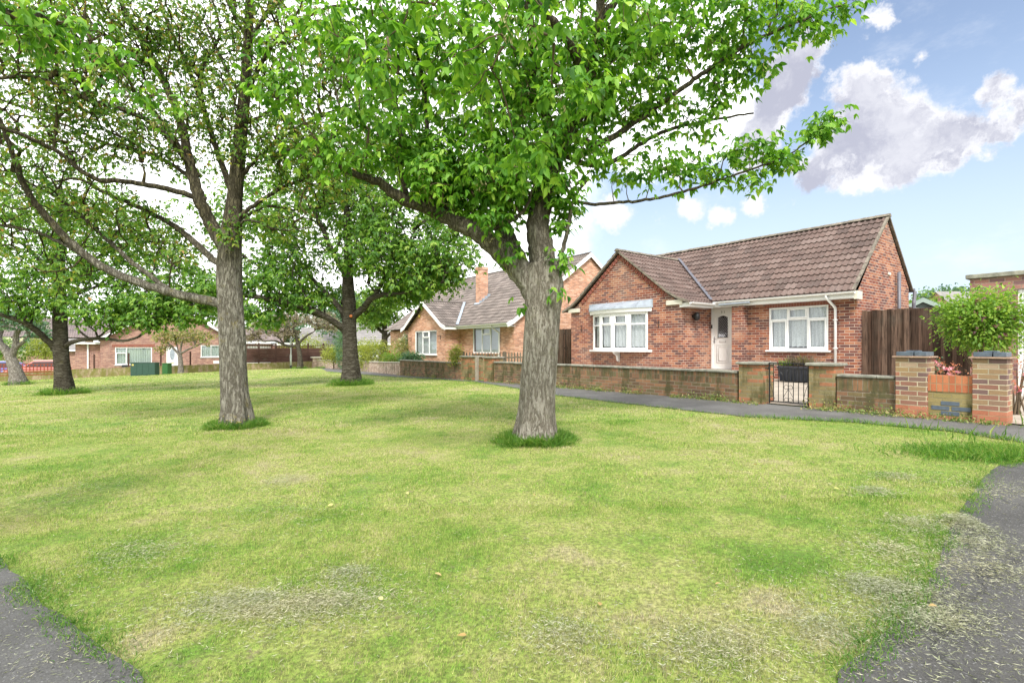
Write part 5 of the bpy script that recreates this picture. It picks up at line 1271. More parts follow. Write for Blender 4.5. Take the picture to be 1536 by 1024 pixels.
# chimney on the front slope
yc_ = 1.75; chx = s2(724, yc_); zc = E2 + (yc_ + .2) * (R2 - E2) / (RD2 + .3)
ch = MB(); ch.box(chx - .22, chx + .22, yc_ - .30, yc_ + .20, z2(zc - .5), z2(zc + 1.75)); ch.box(chx - .25, chx + .25, yc_ - .33, yc_ + .23, z2(zc + 1.752), z2(zc + 1.90)); cho = ch.build('chimney', M['brick2'], roof2)
fs = MB(); fs.add([(chx - .30, yc_ - .42, z2(zc - .13)), (chx + .30, yc_ - .42, z2(zc - .13)), (chx + .30, yc_ - .303, z2(zc - .02)), (chx - .30, yc_ - .303, z2(zc - .02))], [(0, 1, 2, 3)])
for k in range(4):
    y0 = yc_ - .36 + k * .17; fs.box(chx + .222, chx + .30, y0, y0 + .16, z2(zc - .1 + (y0 - yc_ + .3) * .74), z2(zc + .06 + (y0 - yc_ + .3) * .74 + .06))
fs.build('chimney_flashing', M['lead'], roof2)
vf = MB(); p0 = Vector((x668 + .42, -.42, z2(E2 + .12))); p1 = Vector((gx2 + .1, 1.55, z2(3.72 + .12))); d = (p1 - p0).normalized(); s_ = d.cross(Vector((0, 0, 1))).normalized() * .07
vf.add([p0 - s_, p0 + s_, p1 + s_, p1 - s_], [(0, 1, 2, 3)]); vf.build('valley_flashing', M['lead'], roof2)
for xx, zz_ in ((617, 1.72), (661, 1.76)):
    br = MB(); q = s2(xx, -PJ2); br.box(q - .01, q + .01, -PJ2 - .02, -PJ2 - .003, z2(zz_ - .1), z2(zz_ + .1)); br.box(q - .01, q + .01, -PJ2 - .2, -PJ2 - .02, z2(zz_ + .06), z2(zz_ + .08)); br.build('plant_bracket', M['black'], H2)

# ============================================================ FRONT WALLS, PIERS, GATE
def wall_frame(s0, w=0.0):
    p = wl(s0, w); return p
def wall_seg(name, label, sa, sb, topz, m_low, m_top, m_cop, thick=.22, top_h=.22, cop=.045, w0=0.0, group=None, cat='garden wall', cop_over=.03, pts=None, drop=.25):
    """wall from sa to sb (sa < sb, sb farther); local x runs from the far end to the near end"""
    if pts is None: far, near = wl(sb, w0), wl(sa, w0)
    else: far, near = np.array(pts[0], float), np.array(pts[1], float)
    L = float(np.linalg.norm(near - far)); th = math.atan2(*(near - far)[::-1])
    zb = float(G(*far)) ; zn = float(G(*near)); z0 = min(zb, zn)
    t = thing(name, label, cat, (far[0], far[1], z0), th, group)
    n = max(1, int(L / 2.0))
    tf = topz[0] if isinstance(topz, tuple) else topz; tn = topz[1] if isinstance(topz, tuple) else topz
    def zt(x): return tf + (tn - tf) * x / L - z0
    a = MB(); b = MB(); c = MB()
    for i in range(n):
        x0, x1 = L * i / n, L * (i + 1) / n; h0, h1 = zt(x0) - cop, zt(x1) - cop
        for mb, lo, hi in ((a, None, -top_h), (b, -top_h, 0)):
            l0, l1 = (-drop, -drop) if lo is None else (h0 + lo + .001, h1 + lo + .001)
            mb.add([(x0, 0, l0), (x1, 0, l1), (x1, thick, l1), (x0, thick, l0), (x0, 0, h0 + hi), (x1, 0, h1 + hi), (x1, thick, h1 + hi), (x0, thick, h0 + hi)],
                   [(0, 1, 5, 4), (2, 3, 7, 6), (4, 5, 6, 7), (0, 3, 2, 1)] + ([(3, 0, 4, 7)] if i == 0 else []) + ([(1, 2, 6, 5)] if i == n - 1 else []))
    a.build('brickwork', m_low, t)
    if top_h > 0: b.build('top_course', m_top, t)
    x = 0; rg = random.Random(int(abs(sa) * 10) + 3)
    while x < L - .05:
        l = min(.6, L - x); j = rg.uniform(-.006, .006); mb = MB()
        c.M = Matrix.Translation((x, 0, zt(x + l / 2) - cop + .002 + j * .5)) @ Matrix.Rotation(math.atan2(zt(x + l) - zt(x), l), 4, 'Y').inverted()
        c.bbox(.003, l - .003, -cop_over + j, thick + cop_over + j, 0, cop, .010); x += l
    c.M = None
    c.build('coping', m_cop, t); return t
def pier(name, label, sa, sb, top, mats, group=None, cap='slab', thick=None, w0=-.04, base_z=None, cat='brick pier'):
    far, near = wl(sb, w0), wl(sa, w0); L = abs(sb - sa); th = TH; zb = float(G(*wl((sa + sb) / 2)))
    t = thing(name, label, cat, (far[0], far[1], zb), th, group); T_ = thick or L; H = top - zb
    body = MB()
    if cap == 'slab':
        body.bbox(0, L, 0, T_, -.25, H - .055, .004); body.build('brickwork', mats[0], t)
        c = MB(); c.bbox(-.05, L + .05, -.05, T_ + .05, H - .054, H, .012); c.build('coping', M['coping'], t)
    else:
        body.bbox(0, L, 0, T_, .19, H - .105, .004); body.build('brickwork', mats[0], t)
        b2 = MB(); b2.bbox(-.0025, L + .0025, -.0025, T_ + .0025, -.25, .188, .004); b2.build('brick_base', mats[1], t)
        c = MB(); c.bbox(-.04, L + .04, -.04, T_ + .04, H - .104, H - .079, .006); c.build('tile_course', M['slatej'], t)
        c = MB(); xx = 0
        for k in range(2): c.bbox(.008 + k * L * .58, L * .58 - .005 if k == 0 else L - .008, .008, T_ - .008, H - .078, H - .008, .006)
        c.bbox(L * .30, L * .70, .06, T_ * .6, H - .009, H + .012, .004); c.build('coping', M['slate'], t)
    return t
SG = {x: hit(x, W0, U) for x in (1512, 1460, 1392, 1345, 1255, 1215, 1145, 1110, 850, 740, 726, 716, 695, 600)}
pier('gate_pier', 'old mossy brick gate pier on the left side of the black iron gate', SG[1145], SG[1110], .96, (M['pierold'],), 'old gate piers', w0=-.05)
pier('gate_pier', 'old mossy brick gate pier on the right side of the black iron gate', SG[1255] + .02, SG[1215], .97, (M['pierold'],), 'old gate piers', w0=-.05)
pier('brick_pier', 'buff brick pier with blue engineering brick cap, left of the orange brick panel', SG[1392], SG[1345], 1.19, (M['pier'], M['pierbase']), 'newer buff piers', 'blue', w0=-.06)
pier('brick_pier', 'buff brick pier with blue engineering brick cap, rightmost, nearest the viewer', SG[1512], SG[1460], 1.19, (M['pier'], M['pierbase']), 'newer buff piers', 'blue', w0=-.06)
wall_seg('garden_wall', 'low mossy brick wall from the iron gate to behind the big tree', SG[1110] + .05, SG[740] - .05, .765, M['brickwall'], M['wallsoldier'], M['coping'])
wall_seg('garden_wall', 'short mossy brick wall between the iron gate and the buff piers', SG[1345] + .02, SG[1255] + .0, .775, M['brickwall'], M['wallsoldier'], M['coping'])
wall_seg('garden_wall', 'dark brick wall left of the small wooden gate', SG[695] + .05, SG[600], .68, M['brickwall'], M['wallsoldier'], M['coping'])
wall_seg('garden_wall', 'long pale low brick wall leading to the far corner post', 0, 0, (.02, .56), M['brickpale'], M['brickpale'], M['copingpale'], top_h=.001, pts=((far_corner[0], far_corner[1]), tuple(wl(SG[600] + .01, .02))))
pier('gate_pier', 'brick pier on the right side of the small wooden gate', SG[740], SG[726] - .05, .93, (M['pierold'],), 'small gate piers', w0=-.04, thick=.45)
pier('gate_pier', 'brick pier on the left side of the small wooden gate', SG[716] + .2, SG[695] + .1, .94, (M['pierold'],), 'small gate piers', w0=-.04, thick=.45)
# orange panel between the buff piers
pL = SG[1460] - SG[1392]; pfar = wl(SG[1392] , .0); pn = thing('garden_wall', 'low panel of orange upright bricks above blue and olive bricks between the buff piers', 'garden wall', (pfar[0], pfar[1], .12), TH)
L_ = abs(pL) ; a = MB(); a.box(0, L_, 0, .2, .002, .078); a.box(0, L_, -.0, .2, -.2, .001); a.build('brick_base', M['pierbase'], pn)
a = MB(); a.box(.001, L_ - .001, .003, .2, .079, .452); a.build('brickwork', M['panelmid'], pn)
a = MB(); a.box(0, L_, -.006, .205, .453, .70); a.build('top_course', M['paneltop'], pn)
for (cxx, row) in ((.5, 3), (.28, 2), (.74, 2), (.5, 1)): a = MB(); a.bbox(L_ * cxx - .11, L_ * cxx + .11, -.004, .05, .09 + row * .075 - .07, .09 + row * .075 - .008, .003); a.build('blue_brick', M['slate'], pn)

# iron gate
gf = wl(SG[1145] - .06, .10); gl_ = abs(SG[1145] - SG[1215]) - .12; gz = float(G(*gf)) + .03
IG = thing('iron_gate', 'black wrought iron garden gate with scrolls between two mossy brick piers', 'gate', (wl(SG[1145] - .06 - 0, .10)[0], wl(SG[1145] - .06, .10)[1], gz), TH)
g = MB(); Hg = .80
g.bbox(0, gl_, -.012, .012, Hg - .02, Hg, .003); g.bbox(0, gl_, -.012, .012, .03, .05, .003); g.bbox(0, .022, -.012, .012, 0, Hg, .003); g.bbox(gl_ - .022, gl_, -.012, .012, 0, Hg, .003)
g.build('gate_frame', M['black'], IG)
nb = 7
for i in range(1, nb + 1):
    q = MB(); x = gl_ * i / (nb + 1); q.bbox(x - .006, x + .006, -.006, .006, .05, Hg - .02, .002); q.build('bar', M['black'], IG)
g = MB()
def ring(x, z, r, a0=0, a1=6.283, n=14): g.tube([(x + r * math.cos(a0 + (a1 - a0) * i / n), 0, z + r * math.sin(a0 + (a1 - a0) * i / n)) for i in range(n + 1)], .0045, 5)
m_ = gl_ / 2; sp_ = gl_ / (nb + 1)
for sg in (-1, 1):
    ring(m_ + sg * .04, .33, .04); ring(m_ + sg * .04, .09, .038); g.tube([(m_, 0, .30), (m_ + sg * sp_ * .6, 0, .20), (m_ + sg * sp_, 0, .13)], .0045, 5)
    e = 0 if sg < 0 else gl_
    for zc2 in (.56, .45): ring(e - sg * .05, zc2, .04)
    g.tube([(e - sg * .02, 0, .40), (e - sg * .06, 0, .28), (e - sg * sp_, 0, .14)], .0045, 5); ring(e - sg * .06, .10, .045)
    ring(m_ + sg * sp_ * .55, .62, .045, 1.57, 4.7 if sg > 0 else -1.57)
    g.tube([(m_ + sg * sp_ * 2, 0, Hg - .02), (m_ + sg * sp_ * 1.6, 0, .62), (m_ + sg * sp_ * 1.1, 0, .56)], .0045, 5)
g.build('scrollwork', M['black'], IG)
g = MB(); g.bbox(-.07, .04, -.03, -.012, Hg - .13, Hg - .11, .003); g.tube([(.01, -.03, Hg - .14), (.01, -.03, Hg - .08)], .01, 6); g.build('latch', M['black'], IG)
# wooden gate post and small gate
def post(name, label, x, y, h, w=.10, m='wall_timber', group=None, z=None, cat='post'):
    zb = float(GG(x, y)) if z is None else z; t = MB(); t.bbox(-w / 2, w / 2, -w / 2, w / 2, -.2, h, .008); o = t.build(name, M[m], None, (x, y, zb), TH); return tag(o, label, cat, group)
gpx = wl(SG[716], -.02); post('wooden_post', 'weathered timber gate post between the two small brick piers', gpx[0], gpx[1], .86, .11)
# picket fence dividing the gardens
pk0 = wl(11.6, .25); rng = random.Random(4)
PF = thing('picket_fence', 'low grey picket fence behind the small brick piers', 'fence', (pk0[0], pk0[1], float(GG(*pk0))), math.atan2(Wd[1] * .55, Wd[0]))
pd_ = np.array([math.cos(PF.rotation_euler[2]), math.sin(PF.rotation_euler[2])])
npk = 26; z00 = float(GG(*pk0))
for i in range(npk):
    x = .02 + i * .125; q = MB(); h = .93 + rng.uniform(-.015, .02) ; zt_ = 1.07 - z00
    q.prism([(x, 0, .0), (x + .055, 0, .0), (x + .055, 0, zt_ - .05 + rng.uniform(-.02, .02)), (x + .0275, 0, zt_ + rng.uniform(-.01, .02)), (x, 0, zt_ - .05)], (0, .018, 0), rng.random()); q.build('picket', M['picket'], PF)
for z in (.28, .80):
    q = MB(); q.bbox(0, npk * .125, .019, .055, z, z + .06, .004, .4); q.build('rail', M['picket'], PF)
for x in (-.09, 1.6, npk * .125):
    q = MB(); q.bbox(x, x + .08, .056, .13, -.1, 1.09 - z00, .004, .3); q.build('fence_post', M['picket'], PF)

# boarded fences
def board_fence(label, p0, p1, top, th_z, seed, wid=.105, group=None, posts=()):
    p0 = np.array(p0, float); p1 = np.array(p1, float); L = float(np.linalg.norm(p1 - p0)); th = math.atan2(*(p1 - p0)[::-1]); rg = random.Random(seed)
    t = thing('board_fence', label, 'fence', (p0[0], p0[1], th_z), th, group); x = 0; n = 0
    while x < L and n < 98:
        q = MB(); w = wid * rg.uniform(.92, 1.08); dy = rg.uniform(-.004, .004) + (.018 if n % 2 else 0); h = top - th_z + rg.uniform(-.012, .012)
        q.bbox(x, x + w + .012, dy - .011, dy + .003, 0, h, .002, rg.random()); q.build('board', M['fence'], t); x += w; n += 1
    for z in (.3, 1.0, 1.6):
        if z < top - th_z: q = MB(); q.box(0, L, .022, .065, z, z + .07, .3); q.build('rail', M['fence'], t)
    for xp in posts:
        q = MB(); q.bbox(xp, xp + .09, -.085, -.016, 0, top - th_z + .005, .004, .9); q.build('fence_post', M['fence'], t)
    return t
fA = A0 + Wd * .30 - U * .02; fB = fA - U * 2.55
board_fence('tall brown vertical board fence right of the brick bungalow', fA, fB, 2.20, .33, 5, posts=(.92,))
fA = c2 + Wd * 1.2 + np.array([.03, 0]); fB = A0 + U * (-xwl - .05) + Wd * (-.75)
board_fence('tall dark brown board fence between the two bungalows, behind the big tree trunk', fA, fB, 2.02, .2, 6, group=None)

# ============================================================ FAR ROW
ThW = math.atan2(Wd[1], Wd[0])
F0 = np.array([(272 - HX) / FPX * 44.0, 44.0])                      # foot of the far low wall
F3 = F0 + U * 4.0
hb3 = -.95
H3 = thing('gabled_house', 'far pink brown brick gabled house with a white door with oval glass', 'house', (F3[0], F3[1], hb3), ThW)
def s3(x): return hit(x, F3, Wd)
def z3(x, y): q = F3 + Wd * s3(x); return CZ - (y - HY) / FPX * q[1] - hb3
gxl, gxr = s3(150), s3(352); gxm = (gxl + gxr) / 2; gze = z3(200, 509); gza = gze + (gxr - gxl) / 2 * .62
wa = MB()
o1 = (s3(172.5), s3(228), z3(200, 547), z3(200, 520.5)); o2 = (s3(249.5), s3(267.5), z3(258, 551), z3(258, 520)); o3 = (s3(301), s3(336), z3(320, 535.5), z3(320, 517.5))
facade(wa, gxl, gxr, -.8, gze, 0, [o1, o2, o3]); wa.poly([(gxl, 0, gze), (gxr, 0, gze), (gxm, 0, gza)])
wa.poly([(gxr, 0, -.8), (gxr, 9, -.8), (gxr, 9, gze), (gxr, 0, gze)]); wa.poly([(gxl, 9, -.8), (gxl, 0, -.8), (gxl, 0, gze), (gxl, 9, gze)])
exl, exr = s3(103), gxl; ezt = z3(130, 516)
wa.box(s3(112), gxl - .002, .6, 6, -.8, ezt)
wa.build('wall', M['brickfar'], H3)
rf = MB(); hw = (gxr - gxl) / 2
for sg in (1, -1): tiled(rf, (gxm, -.35, 0), (0, 1, 0), (sg, 0, 0), 9.5, [(hw + .4, gze - .15), (0, gza + .12)], seed=31 + sg, tile=.33, course=.33, res=6)
# long rear roof running left
tiled(rf, (gxl - 6.5, 4, 0), (1, 0, 0), (0, -1, 0), 9, [(2.9, gze + .15), (0, gze + 1.9)], seed=35, tile=.33, course=.33, res=6)
tiled(rf, (gxl - 6.5, 4, 0), (1, 0, 0), (0, 1, 0), 9, [(2.9, gze + .15), (0, gze + 1.9)], seed=36, tile=.33, course=.33, res=6)
roof3 = rf.build('roof', M['tile3'], H3)
bg = MB(); barge(bg, [(gxm + hw + .42, -.38, gze - .13), (gxm, -.38, gza + .16), (gxm - hw - .42, -.38, gze - .13)], (0, .03, 0), .22)
bg.box(s3(104), gxl - .01, .15, .20, ezt + .002, ezt + .16); bg.box(s3(104), gxl - .01, .2, 5, ezt + .004, ezt + .12); bg.build('bargeboard', M['white'], H3)
dp = MB(); q = s3(131); dp.box(q - .05, q + .05, .5, .58, -.6, ezt); dp.build('downpipe', M['white'], H3)
so3 = MB(); so3.box(o1[0] - .2, o1[1] + .2, -.012, .05, o1[3] + .002, o1[3] + .24); so3.build('soldier_course', M['soldier'], H3)
window(H3, *o1, .02, [(1, .3, 2), (2.4, None, 0)], 'net', fr=.08, label='large picture window with net curtain', hem=False)
window(H3, *o3, .02, [(1, None, 0), (1.3, None, 0)], 'net', fr=.08, label='two-light window near the right corner', hem=False)
dd = MB(); dd.bbox(o2[0], o2[1], .02, .08, o2[2], o2[3]); door3 = dd.build('door', M['upvc'], H3)
ov = MB(); mx = (o2[0] + o2[1]) / 2; mz = (o2[2] + o2[3]) / 2 + .25; hx = (o2[1] - o2[0]) * .24
ov.poly([(mx + hx * math.cos(t * .449), .014, mz + .55 * math.sin(t * .449)) for t in range(14)]); ov.build('oval_glass', M['lead'], door3)
ov = MB(); ov.tube([(mx + hx * math.cos(t * .449), .014, mz + .55 * math.sin(t * .449)) for t in range(15)], .03, 5); ov.build('glass_surround', M['white'], door3)
ov = MB(); ov.bbox(mx - .13, mx + .13, .01, .02, mz - .85, mz - .77, .003); ov.build('letter_plate', M['amber'], door3)
ov = MB(); ov.bbox(o3[1] - .9, o3[1] + .1, -.02, .03, z3(320, 545), z3(320, 541), .003); ov.build('house_sign', M['white'], H3)
ov = MB(); ov.bbox(s3(187) - .2 + 0, s3(187) + .25, -.25, -.01, z3(187, 552), z3(187, 547), .01); ov.build('window_box', M['darkgrey'], H3)
# low wall in front of the far row
wall_seg('garden_wall', 'long low yellow mossy wall in front of the far gabled house and brown panels', 0, 0, (-.36, -.12), M['farwall'], M['farwall'], M['farwall'], top_h=.001, cop=.03, cop_over=.005,
         pts=(tuple(F0 + Wd * -3.0), tuple(far_corner + np.array([-.4, -.1]))), drop=.5)
pa = F0 + Wd * -3.0
wall_seg('garden_wall', 'far low mossy wall under the red trellis at the left', 0, 0, (-.88, -.36), M['farwall'], M['farwall'], M['farwall'], top_h=.001, cop=.03, cop_over=.005, pts=(tuple(F0 + Wd * -22), tuple(pa)), drop=.5)
cp = far_corner; t = thing('corner_pier', 'pale brick corner pier where the two far walls meet', 'brick pier', (cp[0], cp[1], float(G(*cp))), .5)
q = MB(); q.bbox(-.35, .35, -.35, .35, -.2, 1.0); q.build('brickwork', M['brickpale'], t); q = MB(); q.bbox(-.5, .5, -.5, .5, 1.002, 1.12); q.build('coping', M['copingpale'], t)
# trellis and posts
def lattice(mb, L, z0, z1, step, w=.03, y=0):
    x = 0
    while x <= L: mb.box(x, x + w, y, y + .015, z0, z1, random.random()); x += step
    z = z0
    while z <= z1: mb.box(0, L, y - .012, y - .001, z, z + w, random.random()); z += step
def s0(x): return hit(x, F0, Wd)
la, lb2 = s0(-60), s0(83); p = F0 + Wd * la; t = thing('trellis', 'red trellis panels on the far low wall in front of the parked cars', 'trellis', (p[0], p[1], -.86), ThW)
q = MB(); Lt = lb2 - la; lattice(q, Lt, .02, .90, .20, .055); q.build('lattice', M['lattice'], t)
q = MB(); xq = s0(27) - la; q.bbox(xq, xq + .14, -.05, .05, -.3, .86); q.build('fence_post', M['lattice'], t)
# brown panel fence with trellis top
la, lb2 = s0(362), s0(508); p = F0 + Wd * la + U * .15; zf = -.22
t = thing('panel_fence', 'long brown waney panel fence with a trellis top above the far wall', 'fence', (p[0], p[1], zf), ThW); Lf = lb2 - la; npn = 6
for i in range(npn):
    x0 = Lf * i / npn; x1 = Lf * (i + 1) / npn; q = MB()
    for k in range(9): q.bbox(x0 + .06, x1 - .06, -.01 + .012 * (k % 2), .02 + .012 * (k % 2), .05 + k * .145, .05 + k * .145 + .16, .004, random.random())
    q.build('panel', M['panel'], t)
    q = MB(); q.M = Matrix.Translation((x0 + .06, 0, 0)); lattice(q, x1 - x0 - .12, 1.38, 1.80, .22, .03); q.build('lattice', M['panel'], t)
    q = MB(); q.bbox(x0 - .06, x0 + .06, -.05, .05, -.5, 1.9, .004, .1); q.build('fence_post', M['panel'], t)
# garages behind
def flat_garage(label, xa, xb, D, ytop, ybot, door=True, name='garage', wallm='brickfar'):
    a = np.array([(xa - HX) / FPX * D, D]); b_ = np.array([(xb - HX) / FPX * (D + 2.5), D + 2.5]); L = float(np.linalg.norm(b_ - a)); th = math.atan2(*(b_ - a)[::-1]); zb = -1.0; zt = CZ - (ytop - HY) / FPX * D - zb
    t = thing(name, label, 'garage', (a[0], a[1], zb), th); q = MB(); q.box(0, L, 0, 5, -.3, zt - .3); q.build('wall', M[wallm], t)
    q = MB(); q.bbox(-.2, L + .2, -.3, 5.2, zt - .08, zt + .02); q.build('roof', M['felt'], t); q = MB(); q.bbox(-.2, L + .2, -.34, -.302, zt - .28, zt - .02); q.build('fascia', M['white'], t)
    if door:
        q = MB(); q.bbox(.3, L - .3, -.03, -.002, 0, zt - .55)
        for k in range(1, 8): q.box(.32, L - .32, -.036, -.03, (zt - .6) * k / 8, (zt - .6) * k / 8 + .02)
        q.build('garage_door', M['upvc'], t)
    return t
flat_garage('flat roofed far garage with wide white door behind the brown panel fence', 366, 410, 55, 511.5, 545)
flat_garage('lower flat roofed brick garage right of the white door garage', 414, 470, 56, 514, 545, False)
# plain houses far behind
def plain_house(name, label, x, D, w, dep, eave, apex, th, wallm, tilem, wins=(), z0=-1.0, seed=50, gable_front=False):
    t = thing(name, label, 'house', ((x - HX) / FPX * D, D, z0), th); q = MB()
    facade(q, -w / 2, w / 2, -.3, eave, 0, [(a, b, c, d) for (a, b, c, d) in wins]); q.poly([(-w / 2, dep, -.3), (-w / 2, 0, -.3), (-w / 2, 0, eave), (-w / 2, dep / 2, apex), (-w / 2, dep, eave)]); q.poly([(w / 2, 0, -.3), (w / 2, dep, -.3), (w / 2, dep, eave), (w / 2, dep / 2, apex), (w / 2, 0, eave)])
    q.poly([(w / 2, dep, -.3), (-w / 2, dep, -.3), (-w / 2, dep, eave), (w / 2, dep, eave)]); q.build('wall', M[wallm], t)
    r = MB(); tiled(r, (-w / 2 - .2, 0, 0), (1, 0, 0), (0, -1, 0), w + .4, [(.35, eave - .1), (-dep / 2, apex + .08)], seed=seed, tile=.34, course=.34, res=4); tiled(r, (-w / 2 - .2, 0, 0), (1, 0, 0), (0, 1, 0), w + .4, [(dep + .35, eave - .1), (dep / 2, apex + .08)], seed=seed + 1, tile=.34, course=.34, res=4)
    ro = r.build('roof', M[tilem], t); g_ = MB(); g_.box(-w / 2 - .2, w / 2 + .2, -.42, -.36, eave - .22, eave - .02); g_.build('gutter', M['white'], t)
    for o in wins: window(t, *o, .02, [(1, None, 0), (1, None, 0)], 'net', fr=.08, hem=False)
    return t
plain_house('beige_house', 'beige rendered house with white window far between the dark tree and orange bungalow', 590, 52, 9, 7, 2.3, 4.6, .15, 'render', 'tilegrey', [(-3.4, -1.6, .9, 2.1)], -.6, 51)
plain_house('brick_house', 'far brick house with grey roof behind the cars at the left', 42, 62, 10, 8, 2.4, 5.0, .5, 'brickfar', 'tilegrey', [], -1.4, 53)
plain_house('brick_house', 'far house whose brown roof shows behind the dusky blossom tree', 345, 66, 12, 8, 2.4, 5.2, .35, 'brickfar', 'tile3', [], -1.2, 55)
plain_house('brick_house', 'distant house whose grey roof shows between the bush and the garage', 1540, 42, 9, 7, 2.6, 5.2, -.05, 'brickfar', 'tilegrey', [], 1.0, 57)
plain_house('cream_house', 'cream house half hidden behind the dark tree trunk in the far gap', 492, 60, 6, 6, 2.4, 4.6, .3, 'render', 'tilegrey', [(-1.6, .2, .9, 2.1)], -1.0, 59)
# red panel fence by the beige house
p0 = np.array(P(570, 525, 44)[:2]); p1 = np.array(P(622, 525, 42)[:2])
t = thing('panel_fence', 'reddish timber fence with pale concrete posts in front of the beige house', 'fence', (p0[0], p0[1], -.5), math.atan2(*(p1 - p0)[::-1])); L = float(np.linalg.norm(p1 - p0))
for i in range(3):
    q = MB(); q.bbox(L * i / 3 + .05, L * (i + 1) / 3 - .05, 0, .03, 0, 1.5, .004, .8); q.build('panel', M['lattice'], t); q = MB(); q.bbox(L * i / 3 - .05, L * i / 3 + .05, -.03, .06, -.2, 1.6); q.build('fence_post', M['copingpale'], t)
# green cabinets
def cabinet(label, xa, xb, D, ytop, m, doors=3):
    w = (xb - xa) / FPX * D; x = (xa - HX) / FPX * D; z = float(G(x, D)); h = CZ - (ytop - HY) / FPX * D - z
    t = thing('utility_cabinet', label, 'cabinet', (x, D, z), 0); q = MB(); q.bbox(0, w, 0, .5, -.1, h - .05, .01); q.build('body', m, t)
    q = MB(); q.bbox(-.03, w + .03, -.03, .53, h - .048, h, .012); q.build('lid', m, t)
    for k in range(doors): q = MB(); q.bbox(w * k / doors + .03, w * (k + 1) / doors - .015, -.014, -.001, .08, h - .08, .004); q.build('cabinet_door', m, t)
    return t
cb_ = cabinet('wide dark green metal utility cabinet with four doors on the grass by the far wall', 195.5, 232.5, 38.5, 543.5, M['green_metal'], 4)
q = MB(); q.box(.12, .26, -.018, -.0145, .80, .90); q.build('warning_sticker', M['amber'], cb_)
cabinet('small narrow bright green utility cabinet near the forked ornamental tree', 243, 251.5, 40.5, 544.5, M['green_metal2'], 1)
# rusty posts by the far wall
for i, (x, yt, lb) in enumerate([(141, 531, 'thin rusty post left of the picture window'), (193, 529.5, 'thin rusty post standing behind the wide green cabinet'), (241.5, 528, 'thin rusty post left of the far white door'), (286, 527, 'thin rusty post right of the far white door')]):
    p = F0 + Wd * s0(x) + U * .3; q = MB(); q.bbox(-.06, .06, -.06, .06, -.5, CZ - (yt - HY) / FPX * p[1] + 1.0, .006, .2); o = q.build('fence_post', M['panel'], None, (p[0], p[1], -1.0), ThW); tag(o, lb, 'post', 'thin posts along the far wall')
# lamp post
D_ = 47.8; x = (436.3 - HX) / FPX * D_; z = float(G(x, D_)); t = thing('street_lamp', 'grey street lamp post with a black foot, its top hidden in the tree', 'street lamp', (x, D_, z))
q = MB(); q.sm = True; q.tube([(0, 0, .32), (0, 0, 1.25), (0, 0, 1.35), (0, 0, 4.9)], [.085, .085, .055, .04], 12); q.build('column', M['postgrey'], t)
q = MB(); q.sm = True; q.tube([(0, 0, -.1), (0, 0, .32)], [.088, .088], 12); q.build('foot', M['black'], t)
q = MB(); q.sm = True; q.tube([(0, 0, 4.9), (0, -.25, 5.1), (0, -.7, 5.15)], [.035, .03, .03], 8); q.bbox(-.09, .09, -1.1, -.6, 5.08, 5.2, .02); q.build('lantern', M['postgrey'], t)

